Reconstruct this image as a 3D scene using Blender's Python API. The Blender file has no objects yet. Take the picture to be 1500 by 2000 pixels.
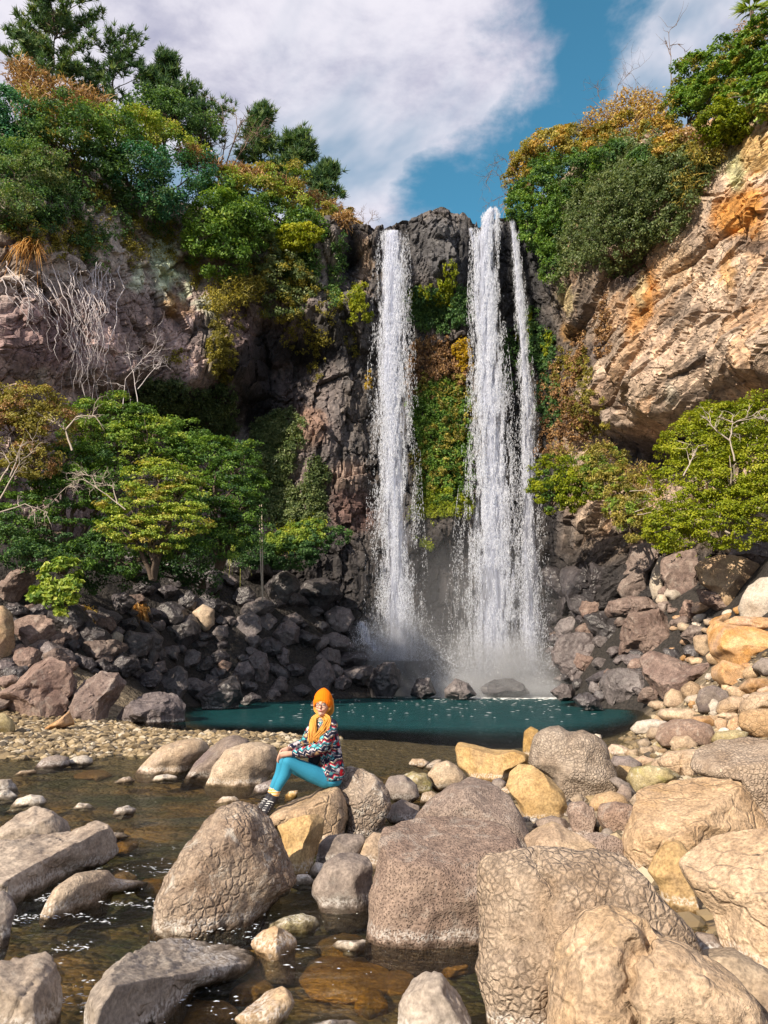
import bpy, bmesh, math, random
import numpy as np
from mathutils import Vector, Matrix
from mathutils.bvhtree import BVHTree

SC = bpy.context.scene
COL = SC.collection
RNG = np.random.default_rng(7)
random.seed(7)

# ------------------------------------------------------------------ camera
FPX = 1503.0                                   # focal length in pixels of the 1500 x 2000 photograph
TILT = math.radians(10.9)
CAM = np.array([0.0, 0.0, 1.8])
cd = bpy.data.cameras.new('camera')
cd.sensor_fit = 'VERTICAL'; cd.sensor_height = 34.6; cd.sensor_width = 25.95; cd.lens = 34.6 * FPX / 2000.0
cd.clip_start = 0.05; cd.clip_end = 2000
cam = bpy.data.objects.new('camera', cd); COL.objects.link(cam)
cam.location = CAM; cam.rotation_euler = (math.pi / 2 + TILT, 0, 0)
SC.camera = cam
C_FWD = np.array([0, math.cos(TILT), math.sin(TILT)]); C_UP = np.array([0, -math.sin(TILT), math.cos(TILT)])

def ray(px, py):
    d = np.array([1.0, 0, 0]) * ((px - 750) / FPX) + C_UP * ((1000 - py) / FPX) + C_FWD
    return d / np.linalg.norm(d)
def P(px, py, Y):
    d = ray(px, py); return CAM + d * (Y / d[1])
def pix(p):
    q = np.asarray(p) - CAM
    zc = np.maximum(q @ C_FWD, 1e-3)
    return 750 + FPX * q[..., 0] / zc, 1000 - FPX * (q @ C_UP) / zc

# ------------------------------------------------------------------ light
SUN_DIR = np.array([-0.51, -0.67, 0.50]); SUN_DIR /= np.linalg.norm(SUN_DIR)
sl = bpy.data.lights.new('sun', 'SUN'); sl.energy = 4.0; sl.angle = math.radians(0.53); sl.color = (1.0, 0.87, 0.69)
so = bpy.data.objects.new('sun', sl); COL.objects.link(so)
so.rotation_euler = Vector(SUN_DIR).to_track_quat('Z', 'Y').to_euler()

SC.view_settings.view_transform = 'Standard'; SC.view_settings.look = 'None'
SC.view_settings.exposure = 0.9; SC.view_settings.gamma = 1.0; SC.view_settings.use_curve_mapping = False
try:
    SC.cycles.max_bounces = 6; SC.cycles.diffuse_bounces = 3; SC.cycles.glossy_bounces = 3
    SC.cycles.transparent_max_bounces = 24; SC.cycles.transmission_bounces = 4; SC.cycles.volume_bounces = 1
    SC.cycles.caustics_reflective = False; SC.cycles.caustics_refractive = False
    SC.cycles.use_adaptive_sampling = True
except Exception:
    pass

class NT:
    """tiny node-tree shorthand"""
    def __init__(s, tree): s.t = tree
    def n(s, typ, **kw):
        nd = s.t.nodes.new(typ)
        for k, v in kw.items():
            if k.startswith('_'): setattr(nd, k[1:], v)
        for k, v in kw.items():
            if k.startswith('_'): continue
            key = int(k[1:]) if k[0] == 'i' and k[1:].isdigit() else k.replace('__', ' ')
            if isinstance(v, bpy.types.NodeSocket): s.t.links.new(v, nd.inputs[key])
            else: nd.inputs[key].default_value = v
        return nd
    def math(s, op, a, b=0.0, clamp=False):
        return s.n('ShaderNodeMath', _operation=op, _use_clamp=clamp, i0=a, i1=b).outputs[0]
    def mix(s, f, a, b, blend='MIX'):
        nd = s.t.nodes.new('ShaderNodeMix'); nd.data_type = 'RGBA'; nd.blend_type = blend
        for i, v in ((0, f), (6, a), (7, b)):
            if isinstance(v, bpy.types.NodeSocket): s.t.links.new(v, nd.inputs[i])
            else: nd.inputs[i].default_value = v if i == 0 else (*v[:3], 1)
        return nd.outputs[2]
    def mapr(s, v, a, b, c=0.0, d=1.0, smooth=True):
        nd = s.n('ShaderNodeMapRange', _interpolation_type='SMOOTHSTEP' if smooth else 'LINEAR', i0=v, i1=a, i2=b, i3=c, i4=d)
        return nd.outputs[0]
    def noise(s, vec, scale, detail=4, rough=0.55, dist=0.0, w=None):
        nd = s.n('ShaderNodeTexNoise', Vector=vec, Scale=scale, Detail=detail, Roughness=rough, Distortion=dist)
        return nd.outputs[0]
    def vor(s, vec, scale, feature='F1', rand=1.0):
        nd = s.n('ShaderNodeTexVoronoi', _feature=feature, Vector=vec, Scale=scale, Randomness=rand)
        return nd.outputs[0]
    def bump(s, h, strength, dist, normal=None):
        kw = dict(Height=h, Strength=strength, Distance=dist)
        if normal is not None: kw['Normal'] = normal
        return s.n('ShaderNodeBump', **kw).outputs[0]
    def scalevec(s, vec, sc):
        return s.n('ShaderNodeMapping', Vector=vec, Scale=sc).outputs[0]

w = bpy.data.worlds.new('World'); SC.world = w; w.use_nodes = True
wt = w.node_tree; wt.nodes.clear(); N = NT(wt)
sky = N.n('ShaderNodeTexSky'); sky.sky_type = 'NISHITA'; sky.sun_disc = False
sky.sun_elevation = math.asin(SUN_DIR[2]); sky.sun_rotation = math.atan2(SUN_DIR[0], SUN_DIR[1])
sky.air_density = 1.0; sky.dust_density = 0.4; sky.ozone_density = 2.0
tc = N.n('ShaderNodeTexCoord').outputs['Generated']
gap_n = np.cross(ray(935, 470), ray(1165, -20)); gap_n /= np.linalg.norm(gap_n)
if gap_n[0] < 0: gap_n = -gap_n
s_ = N.n('ShaderNodeVectorMath', _operation='DOT_PRODUCT', i0=tc, i1=tuple(gap_n)).outputs['Value']
sep = N.n('ShaderNodeSeparateXYZ', Vector=tc)
flat = N.n('ShaderNodeVectorMath', _operation='DIVIDE', i0=tc, i1=N.n('ShaderNodeCombineXYZ', **{'X': N.math('ADD', sep.outputs[2], 0.25), 'Y': N.math('ADD', sep.outputs[2], 0.25), 'Z': 1.0}).outputs[0]).outputs[0]
n1 = N.noise(flat, 3.2, 7, 0.58, 0.2); n2 = N.noise(flat, 1.7, 6, 0.55, 0.3); n3 = N.noise(flat, 6.5, 6, 0.6, 0.15)
warp = N.math('MULTIPLY', N.math('SUBTRACT', n1, 0.5), 0.42)
dist = N.math('ABSOLUTE', N.math('ADD', s_, warp))
gap = N.mapr(dist, 0.028, 0.108, 1.0, 0.0)
holes = N.math('MULTIPLY', N.mapr(n2, 0.56, 0.70), 0.75)
blue = N.math('MAXIMUM', gap, holes)
cl_v = N.math('ADD', N.math('MULTIPLY', n3, 0.55), N.math('MULTIPLY', n2, 0.45))
cloud = N.mix(N.mapr(cl_v, 0.38, 0.60), (2.25, 2.3, 3.1), (4.75, 4.6, 5.05))
skyc = N.mix(1.0, sky.outputs[0], (0.44, 0.96, 0.90), 'MULTIPLY')
col = N.mix(blue, cloud, skyc)
# below the horizon plain ground-coloured bounce
col = N.mix(N.mapr(sep.outputs[2], -0.06, 0.02), (0.9, 0.85, 0.75), col)
bg = N.n('ShaderNodeBackground', Color=col, Strength=0.10)
N.t.links.new(bg.outputs[0], N.n('ShaderNodeOutputWorld').inputs[0])

# ------------------------------------------------------------------ numpy noise
def _hash(ix, iy, iz, seed):
    h = (ix.astype(np.int64) * 73856093) ^ (iy.astype(np.int64) * 19349663) ^ (iz.astype(np.int64) * 83492791) ^ (seed * 2654435761)
    h = (h & 0xffffffff).astype(np.uint64)
    h = ((h ^ (h >> np.uint64(13))) * np.uint64(0x5bd1e995)) & np.uint64(0xffffffff)
    h = ((h ^ (h >> np.uint64(15))) * np.uint64(0x27d4eb2d)) & np.uint64(0xffffffff)
    return h ^ (h >> np.uint64(13))
def _h01(ix, iy, iz, seed): return _hash(ix, iy, iz, seed).astype(np.float64) / 4294967295.0
def vnoise(p, seed=0):
    i = np.floor(p).astype(np.int64); f = p - i; f = f * f * f * (f * (f * 6 - 15) + 10)
    r = 0
    for dx in (0, 1):
        wx = f[:, 0] if dx else 1 - f[:, 0]
        for dy in (0, 1):
            wy = f[:, 1] if dy else 1 - f[:, 1]
            for dz in (0, 1):
                wz = f[:, 2] if dz else 1 - f[:, 2]
                r = r + wx * wy * wz * _h01(i[:, 0] + dx, i[:, 1] + dy, i[:, 2] + dz, seed)
    return r * 2 - 1
def fbm(p, octs=4, seed=0, gain=0.5, lac=2.03):
    a, r, t = 1.0, 0, 0
    for o in range(octs):
        r = r + a * vnoise(p, seed + o * 17); t += a; a *= gain; p = p * lac + 3.7
    return r / t
def worley(p, seed=0, jit=0.9):
    """nearest feature point: f1, f2, cell key ints, offset vector"""
    i = np.floor(p).astype(np.int64)
    f1 = np.full(len(p), 9.0); f2 = np.full(len(p), 9.0); key = np.zeros(len(p), np.uint64); off = np.zeros_like(p)
    for dx in (-1, 0, 1):
        for dy in (-1, 0, 1):
            for dz in (-1, 0, 1):
                c = i + np.array([dx, dy, dz])
                h = _hash(c[:, 0], c[:, 1], c[:, 2], seed)
                fp = np.stack([(h & np.uint64(1023)).astype(float) / 1023, ((h >> np.uint64(10)) & np.uint64(1023)).astype(float) / 1023,
                               ((h >> np.uint64(20)) & np.uint64(1023)).astype(float) / 1023], 1)
                d = p - (c + 0.5 + (fp - 0.5) * jit)
                r = np.sqrt((d * d).sum(1))
                m = r < f1
                f2 = np.where(m, f1, np.minimum(f2, r)); f1 = np.where(m, r, f1)
                key = np.where(m, h, key); off[m] = d[m]
    return f1, f2, key, off
def keyrand(key, k):
    z = np.zeros(len(key), np.int64)
    return _h01(key.astype(np.int64), z + k, z, 91)
def facets(p, seed, tilt=1.0, step=0.5, jit=0.9):
    """fractured-rock relief: every cell is a tilted plane with an offset of its own"""
    f1, f2, key, off = worley(p, seed, jit)
    t = np.stack([keyrand(key, k) * 2 - 1 for k in (1, 2, 3)], 1)
    d = (t * off).sum(1) * tilt + (keyrand(key, 4) * 2 - 1) * step
    return d, f2 - f1, key
def sstep(a, b, x):
    t = np.clip((x - a) / (b - a), 0, 1); return t * t * (3 - 2 * t)

# ------------------------------------------------------------------ objects
def mesh_np(name, V, F, mat=None, parent=None, smooth=True, fattr=None, vcol=None, vattr=None, loc=None):
    V = np.asarray(V, np.float32); F = np.asarray(F, np.int32)
    me = bpy.data.meshes.new(name)
    if loc is not None: V = V - np.asarray(loc, np.float32)
    me.vertices.add(len(V)); me.vertices.foreach_set('co', V.ravel())
    n, k = F.shape
    me.loops.add(n * k); me.loops.foreach_set('vertex_index', F.ravel())
    me.polygons.add(n); me.polygons.foreach_set('loop_start', np.arange(0, n * k, k, dtype=np.int32))
    me.polygons.foreach_set('use_smooth', np.full(n, smooth))
    me.update(calc_edges=True)
    if fattr is not None:
        a = me.attributes.new('tint', 'FLOAT', 'FACE'); a.data.foreach_set('value', np.asarray(fattr, np.float32))
    if vattr is not None:
        for nm, v in vattr.items():
            a = me.attributes.new(nm, 'FLOAT', 'POINT'); a.data.foreach_set('value', np.asarray(v, np.float32))
    if vcol is not None:
        a = me.color_attributes.new('stain_and_shade', 'FLOAT_COLOR', 'POINT')
        c = np.ones((len(V), 4), np.float32); c[:, :3] = vcol; a.data.foreach_set('color', c.ravel())
    if mat: me.materials.append(mat)
    o = bpy.data.objects.new(name, me); COL.objects.link(o)
    if loc is not None: o.location = loc
    if parent is not None: o.parent = parent
    return o
def tag(o, label=None, cat=None, group=None, kind=None):
    if label: o['label'] = label
    if cat: o['category'] = cat
    if group: o['group'] = group
    if kind: o['kind'] = kind
    return o
def empty(name, loc, label, cat, group=None):
    o = bpy.data.objects.new(name, None); COL.objects.link(o); o.location = Vector(np.asarray(loc, float)); o.empty_display_size = 0.2
    return tag(o, label, cat, group)
def grid_faces(nu, nv):
    a = np.arange(nu * nv).reshape(nu, nv)
    return np.stack([a[:-1, :-1], a[1:, :-1], a[1:, 1:], a[:-1, 1:]], -1).reshape(-1, 4)
def tubes(paths, k=5):
    """paths: list of (points (n,3), radii (n)); returns V, F"""
    VV, FF, base = [], [], 0
    for pts, rad in paths:
        pts = np.asarray(pts, float); n = len(pts); rad = np.broadcast_to(rad, n)
        t = np.gradient(pts, axis=0); t /= np.linalg.norm(t, axis=1, keepdims=True) + 1e-9
        ref = np.array([0.31, 0.2, 0.93]) if abs(t[:, 2]).mean() < 0.9 else np.array([1.0, 0.1, 0])
        u = np.cross(t, ref); u /= np.linalg.norm(u, axis=1, keepdims=True) + 1e-9
        v = np.cross(t, u)
        a = np.arange(k) / k * 2 * math.pi
        ring = pts[:, None] + rad[:, None, None] * (u[:, None] * np.cos(a)[None, :, None] + v[:, None] * np.sin(a)[None, :, None])
        VV.append(ring.reshape(-1, 3))
        i = np.arange(n - 1)[:, None] * k; j = np.arange(k)[None]; j2 = (j + 1) % k
        FF.append((np.stack([i + j, i + j2, i + k + j2, i + k + j], -1).reshape(-1, 4)) + base)
        base += n * k
    return np.concatenate(VV), np.concatenate(FF)

# ------------------------------------------------------------------ materials
def material(name):
    m = bpy.data.materials.new(name); m.use_nodes = True; t = m.node_tree; t.nodes.clear(); n = NT(t)
    return m, n
def finish(n, shader):
    n.t.links.new(shader, n.n('ShaderNodeOutputMaterial').inputs[0])

def rock_mat(name, ca, cb, dark=(0.05, 0.045, 0.04), crack=0.0, crack_scale=9.0, crack_w=0.05, pits=0.0, pit_scale=30.0,
             bump=0.5, grain=1.0, rough=0.85, wet=True, patch=None, patch_amt=0.5, lichen=0.0, streak=0.0, spec=0.3):
    m, n = material(name)
    tcn = n.n('ShaderNodeTexCoord'); geo = n.n('ShaderNodeNewGeometry'); oi = n.n('ShaderNodeObjectInfo')
    vec = n.n('ShaderNodeVectorMath', _operation='ADD', i0=tcn.outputs['Object'], i1=n.n('ShaderNodeVectorMath', _operation='SCALE', i0=(37.0, 91.0, 53.0), Scale=oi.outputs['Random']).outputs[0]).outputs[0]
    a = n.noise(vec, 2.2 * grain, 8, 0.62, 0.4); b = n.noise(vec, 11 * grain, 6, 0.65); c = n.noise(vec, 45 * grain, 4, 0.6)
    col = n.mix(n.mapr(a, 0.33, 0.68), ca, cb)
    if patch: col = n.mix(n.math('MULTIPLY', n.mapr(n.noise(vec, 1.3 * grain, 5, 0.6, 0.6), 0.5, 0.62), patch_amt), col, patch)
    col = n.mix(1.0, col, n.mix(n.mapr(b, 0.28, 0.72, smooth=False), (0.62, 0.6, 0.6), (1.28, 1.26, 1.22)), 'MULTIPLY')
    col = n.mix(1.0, col, n.mix(n.mapr(c, 0.3, 0.7, smooth=False), (0.62, 0.62, 0.62), (1.32, 1.32, 1.32)), 'MULTIPLY')
    h = n.math('ADD', n.math('MULTIPLY', b, 0.55), n.math('MULTIPLY', c, 0.34))
    if streak > 0:
        st = n.noise(n.scalevec(vec, (1.0, 1.0, 0.12)), 9 * grain, 5, 0.6)
        col = n.mix(n.math('MULTIPLY', n.mapr(st, 0.52, 0.66), streak), col, dark); h = n.math('ADD', h, n.math('MULTIPLY', st, 0.4))
    if crack > 0:
        wv = n.n('ShaderNodeVectorMath', _operation='ADD', i0=vec, i1=n.n('ShaderNodeVectorMath', _operation='SCALE', i0=n.n('ShaderNodeTexNoise', Vector=vec, Scale=crack_scale * 0.8, Detail=3.0).outputs[1], Scale=0.8 / crack_scale).outputs[0]).outputs[0]
        e = n.vor(wv, crack_scale, 'DISTANCE_TO_EDGE')
        msk = n.mapr(n.noise(vec, 1.6 * grain, 3, 0.5), 0.34, 0.50)
        cr = n.math('MULTIPLY', n.mapr(e, 0.0, crack_w, 1.0, 0.0), n.math('MULTIPLY', msk, crack))
        col = n.mix(n.math('MULTIPLY', n.mapr(e, crack_w, crack_w * 5), n.math('MULTIPLY', msk, crack * .35)), col, n.mix(1.0, col, (1.3, 1.3, 1.32), 'MULTIPLY'))
        col = n.mix(cr, col, dark)
        h = n.math('ADD', h, n.math('MULTIPLY', n.mapr(e, 0.0, crack_w * 4), n.math('MULTIPLY', msk, crack * 0.9)))
    if pits > 0:
        pv = n.vor(n.n('ShaderNodeVectorMath', _operation='ADD', i0=vec, i1=n.n('ShaderNodeVectorMath', _operation='SCALE', i0=n.n('ShaderNodeTexNoise', Vector=vec, Scale=pit_scale * .5, Detail=3.0).outputs[1], Scale=1.2 / pit_scale).outputs[0]).outputs[0], pit_scale, 'F1')
        pm = n.math('MULTIPLY', n.mapr(pv, 0.16, 0.42, 1.0, 0.0), pits)
        col = n.mix(pm, col, dark); h = n.math('SUBTRACT', h, n.math('MULTIPLY', pm, 0.8))
    if lichen > 0:
        lm = n.math('MULTIPLY', n.mapr(n.noise(vec, 5 * grain, 7, 0.7, 0.5), 0.54, 0.63), lichen)
        col = n.mix(lm, col, (0.62, 0.58, 0.52))
    # each stone its own shade
    col = n.n('ShaderNodeHueSaturation', Color=col, Hue=0.5, Saturation=n.mapr(n.math('FRACT', n.math('MULTIPLY', oi.outputs['Random'], 7.31)), 0, 1, 0.8, 1.15, False), Value=n.mapr(oi.outputs['Random'], 0, 1, 0.82, 1.16, False)).outputs[0]
    rg = rough
    if wet:
        z = n.n('ShaderNodeSeparateXYZ', Vector=geo.outputs['Position']).outputs[2]
        zz = n.math('ADD', z, n.math('MULTIPLY', n.math('SUBTRACT', b, 0.5), 0.10))
        wm = n.mapr(zz, 0.015, 0.05, 1.0, 0.0)
        salt = n.math('MULTIPLY', n.math('MULTIPLY', n.mapr(zz, 0.035, 0.06), n.mapr(zz, 0.08, 0.13, 1.0, 0.0)), n.mapr(c, 0.42, 0.6, 0.0, 0.55))
        col = n.mix(salt, col, (0.62, 0.6, 0.58))
        col = n.mix(n.math('MULTIPLY', wm, 0.8), col, n.mix(1.0, col, (0.20, 0.17, 0.13), 'MULTIPLY'))
        rg = n.mapr(wm, 0, 1, rough, 0.25, False)
    bs = n.n('ShaderNodeBsdfPrincipled', **{'Base Color': col, 'Roughness': rg, 'Specular IOR Level': spec, 'Normal': n.bump(h, bump, 0.06)})
    finish(n, bs.outputs[0]); return m

def leaf_mat(name, ramp, trans=0.35, rough=0.5, spec=0.35):
    """ramp: colours from the darkest to the lightest leaf of this plant (per-leaf tint)"""
    m, n = material(name)
    at = n.n('ShaderNodeAttribute', _attribute_name='tint')
    cr = n.n('ShaderNodeValToRGB', Fac=at.outputs['Fac']); r = cr.color_ramp
    for i, c in enumerate(ramp):
        p = i / (len(ramp) - 1)
        if i < 2: e = r.elements[i]; e.position = p
        else: e = r.elements.new(p)
        e.color = (*c, 1)
    r.elements[1].position = 1 / (len(ramp) - 1)
    col = cr.outputs[0]
    d = n.n('ShaderNodeBsdfPrincipled', **{'Base Color': col, 'Roughness': rough, 'Specular IOR Level': spec})
    t = n.n('ShaderNodeBsdfTranslucent', Color=n.mix(1.0, col, (1.3, 1.25, 0.5), 'MULTIPLY'))
    mx = n.n('ShaderNodeMixShader', Fac=trans); n.t.links.new(d.outputs[0], mx.inputs[1]); n.t.links.new(t.outputs[0], mx.inputs[2])
    finish(n, mx.outputs[0]); return m
def plain_mat(name, col, rough=0.7, spec=0.3, var=0.25, scale=8.0, bump=0.2):
    m, n = material(name)
    tcn = n.n('ShaderNodeTexCoord').outputs['Object']
    nz = n.noise(tcn, scale, 5, 0.6)
    c = n.mix(1.0, col, n.mix(nz, (1 - var,) * 3, (1 + var,) * 3), 'MULTIPLY')
    bs = n.n('ShaderNodeBsdfPrincipled', **{'Base Color': c, 'Roughness': rough, 'Specular IOR Level': spec, 'Normal': n.bump(nz, bump, 0.02)})
    finish(n, bs.outputs[0]); return m
# ------------------------------------------------------------------ terrain (one sheet)
_T = []
def _t(x, y, z): _T.append((x, y, z * .6 if z < 0 and y < 20 else z))
for q in [(0,30,-1.2),(-3,33,-1.2),(5,34,-1.5),(0,24.5,-0.9),(6,26,-0.8),(-4,26,-0.8),(0,19.5,-0.22),(4,17,-0.28),(-6.5,31,-.6),(2,37,-1.2),(7,32,-.6),
          (-3,6,-.32),(-1,4.5,-.3),(-2,9,-.3),(-4,11,-.3),(-6,13,-.22),(0,12,-.3),(-3,3,-.3),(0.6,4.3,-.32),(-6,8,-.3),(0.2,6,-.25),(0,1,-.3),(2,14,-.22),(-9,9,-.25),(-1,15,-.18),
          (-8.9,18,.10),(-6,18.3,.14),(-3.5,18.8,.09),(-1.6,18.6,-.02),(-8,15.0,-.06),(-4.5,15.6,-.06),(-5,23.5,-.5),(-2,22.5,-.5),(-7,21.5,.02),(-9.5,21,.12),(-12,19,.3),
          (2.0,6.2,-.05),(3,5,.12),(4,6,.2),(2,7.5,.08),(4,9,.25),(6,12,.4),(3,11,.1),(1.6,10,-.02),(0.6,9.0,-.05),(5,14.5,.15),(8,15,.6),(9,19,1.0),(8.8,23,.3),(7.9,26,-.5),(8.8,29,-.5),(8.4,35,-.5),(8.6,37.5,-.2),(7.6,40.2,-.3),(8.5,39.0,-.2),
          (12,27,3.3),(10.6,33,3.4),(13.5,26,5.6),(10.2,39,5),(8.8,42.5,4),(16,24,7),(20,20,7),(12,16,1.5),(8,8,.8),(5,3,.3),(10,0,1),
          (-10,22.8,.3),(-7.6,24.5,.0),(-7.9,30,.05),(-8.0,35,0.1),(-3,37.3,0),(0,39.8,-.3),(-13,22,.8),(-15,27,5.2),(-11,32,4.3),(-9.3,37.5,6.6),(-5,40.5,5.2),(-2,42,3),(3.5,41.5,-.5),(7,40.5,-.3),
          (-20,20,4),(-25,10,3),(-12,5,.4),(-14,12,.5),(-40,0,2),(40,0,4),(0,-30,0.3),(-40,60,10),(40,60,10),(0,60,4),(0,-10,-.1)]:
    _t(*q)
_T = np.array(_T, float)
_D = np.linalg.norm(_T[:, None, :2] - _T[None, :, :2], axis=2)
_W = np.linalg.solve(_D + np.eye(len(_T)) * 0.15, _T[:, 2])
def H0(xy):
    xy = np.atleast_2d(xy); out = np.empty(len(xy))
    for s in range(0, len(xy), 40000):
        b = xy[s:s + 40000]; out[s:s + 40000] = np.linalg.norm(b[:, None] - _T[None, :, :2], axis=2) @ _W
    return out
def H(xy):
    xy = np.atleast_2d(xy).astype(float); p = np.c_[xy, np.zeros(len(xy))]
    return H0(xy) + 0.05 * fbm(p * 1.3, 3, 5) + 0.02 * fbm(p * 6, 2, 8)
def ground_hit(px, py, water=True):
    """first point of the ground (or of the water at z = 0) seen through a pixel"""
    d = ray(px, py); t = np.linspace(3.0, 60, 1200)
    q = CAM + d * t[:, None]
    h = H0(q[:, :2])
    if water: h = np.maximum(h, 0)
    m = np.nonzero(q[:, 2] < h)[0]
    return q[m[0]] if len(m) else q[-1]

gx = np.concatenate([np.linspace(-60, -17, 18)[:-1], np.linspace(-17, 17, 221), np.linspace(17, 60, 18)[1:]])
gy = np.concatenate([np.linspace(-40, 2, 14)[:-1], np.linspace(2, 14, 101), np.linspace(14, 46, 121)[1:], np.linspace(46, 90, 12)[1:]])
GX, GY = np.meshgrid(gx, gy, indexing='ij'); xy = np.c_[GX.ravel(), GY.ravel()]
gz = H(xy)
m_ground, n = material('river_bed_stones')
geo = n.n('ShaderNodeNewGeometry'); pos = geo.outputs['Position']; z = n.n('ShaderNodeSeparateXYZ', Vector=pos).outputs[2]
v1 = n.n('ShaderNodeTexVoronoi', _feature='F1', Vector=pos, Scale=5.0); v2 = n.n('ShaderNodeTexVoronoi', _feature='F1', Vector=pos, Scale=17.0)
nz = n.noise(pos, 0.7, 6, 0.6); nz2 = n.noise(pos, 9, 5, 0.6)
hs = n.n('ShaderNodeSeparateColor', Color=v1.outputs['Color']).outputs[0]
c_dry = n.mix(hs, (0.17, 0.13, 0.09), (0.36, 0.29, 0.2))
c_wet = n.mix(n.mapr(nz, 0.38, 0.62), (0.035, 0.042, 0.012), n.mix(hs, (0.11, 0.062, 0.016), (0.25, 0.14, 0.038)))
yw = n.n('ShaderNodeSeparateXYZ', Vector=pos).outputs[1]; c_wet = n.mix(n.mapr(yw, 11, 17), c_wet, n.mix(n.mapr(nz2, .3, .7), (.10, .075, .035), (.24, .18, .10)))
c_ta = n.mix(n.mapr(nz2, .3, .7), (0.014, 0.013, 0.013), (0.045, 0.038, 0.034))
col = n.mix(n.mapr(z, -0.03, 0.04), c_wet, c_dry); yy = n.n('ShaderNodeSeparateXYZ', Vector=pos).outputs[1]; col = n.mix(n.math('MAXIMUM', n.mapr(z, 1.0, 2.2), n.mapr(yy, 25, 29)), col, c_ta)
col = n.mix(1.0, col, n.mix(nz2, (0.6, 0.6, 0.6), (1.35, 1.35, 1.35)), 'MULTIPLY')
h = n.math('ADD', n.math('MULTIPLY', v1.outputs[0], -0.8), n.math('MULTIPLY', v2.outputs[0], -0.35))
finish(n, n.n('ShaderNodeBsdfPrincipled', **{'Base Color': col, 'Roughness': 0.8, 'Normal': n.bump(h, 0.9, 0.12)}).outputs[0])
ground = mesh_np('ground', np.c_[xy, gz], grid_faces(len(gx), len(gy)), m_ground)
tag(ground, 'stony river bed and banks under the cliff', kind='structure')

# ------------------------------------------------------------------ water (one sheet at z = 0)
wx = np.concatenate([np.linspace(-16, -6, 41)[:-1], np.linspace(-6, 3, 151), np.linspace(3, 16, 53)[1:]]); wy = np.concatenate([np.linspace(1.5, 9, 191), np.linspace(9, 46, 91)[1:]])
WX, WY = np.meshgrid(wx, wy, indexing='ij'); wxy = np.c_[WX.ravel(), WY.ravel()]
depth = np.clip(-H0(wxy), 0, 2)
p3 = np.c_[wxy, np.zeros(len(wxy))]
rap = np.exp(-(((wxy[:, 0] + 2.3) / 1.3) ** 2 + ((wxy[:, 1] - 5.6) / 1.5) ** 2))          # the little rapid between the near boulders
wz = 0.004 * fbm(p3 * np.array([1.2, 3.0, 1]), 3, 21) + rap * 0.060 * fbm(p3 * np.array([3.6, 8.5, 1]), 3, 33)
m_water, n = material('clear_water')
geo = n.n('ShaderNodeNewGeometry'); pos = geo.outputs['Position']
dp = n.n('ShaderNodeAttribute', _attribute_name='depth').outputs['Fac']; rp = n.n('ShaderNodeAttribute', _attribute_name='rapid').outputs['Fac']
r1 = n.noise(n.scalevec(pos, (1.0, 2.6, 1)), 2.6, 5, 0.6, 0.5); r2 = n.noise(n.scalevec(pos, (1.0, 2.2, 1)), 11, 4, 0.6, 0.8)
hh = n.math('ADD', r1, n.math('MULTIPLY', r2, 0.35))
nrm = n.bump(hh, n.mapr(rp, 0, 0.8, 0.9, 1.0), 0.22)
fr = n.n('ShaderNodeFresnel', IOR=1.33, Normal=nrm).outputs[0]
tr = n.n('ShaderNodeBsdfTransparent', Color=n.mix(n.mapr(dp, 0.2, 0.7), (0.92, 0.92, 0.84), (0.66, 0.78, 0.68)))
df = n.n('ShaderNodeBsdfDiffuse', Color=n.mix(n.mapr(r1, .35, .65), (0.007, 0.038, 0.045), (0.012, 0.068, 0.072)))
body = n.n('ShaderNodeMixShader', Fac=n.mapr(dp, 0.17, 0.62, 0.0, 0.95)); n.t.links.new(tr.outputs[0], body.inputs[1]); n.t.links.new(df.outputs[0], body.inputs[2])
gl = n.n('ShaderNodeBsdfGlossy', Color=(0.9, 0.95, 1.0, 1), Roughness=0.06, Normal=nrm)
mx = n.n('ShaderNodeMixShader', Fac=n.math('MULTIPLY', fr, 0.8)); n.t.links.new(body.outputs[0], mx.inputs[1]); n.t.links.new(gl.outputs[0], mx.inputs[2])
finish(n, mx.outputs[0])
water = mesh_np('water', np.c_[wxy, wz], grid_faces(len(wx), len(wy)), m_water, vattr={'depth': depth, 'rapid': np.clip(rap, 0, 1)})
tag(water, 'teal plunge pool running out into a shallow amber stream', kind='structure')

# ------------------------------------------------------------------ cliff
CL = np.array([(-520, 40), (-330, 33.5), (-150, 31), (0, 31.5), (130, 34.0), (250, 37.5), (360, 40), (470, 41.7), (560, 42.6), (640, 43.2), (740, 43.8), (860, 43.8), (950, 43.8), (1030, 43.0),
               (1085, 41.0), (1140, 38.8), (1200, 36.6), (1270, 34.4), (1350, 32.2), (1430, 30.4), (1500, 29.0), (1620, 26.8), (1800, 25)], float)
CPX = CL[:, 0]
cx = np.array([P(a, 700, b)[0] for a, b in CL]); cy = CL[:, 1]
L = np.r_[0, np.cumsum(np.hypot(np.diff(cx), np.diff(cy)))]
NU = 540
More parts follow.
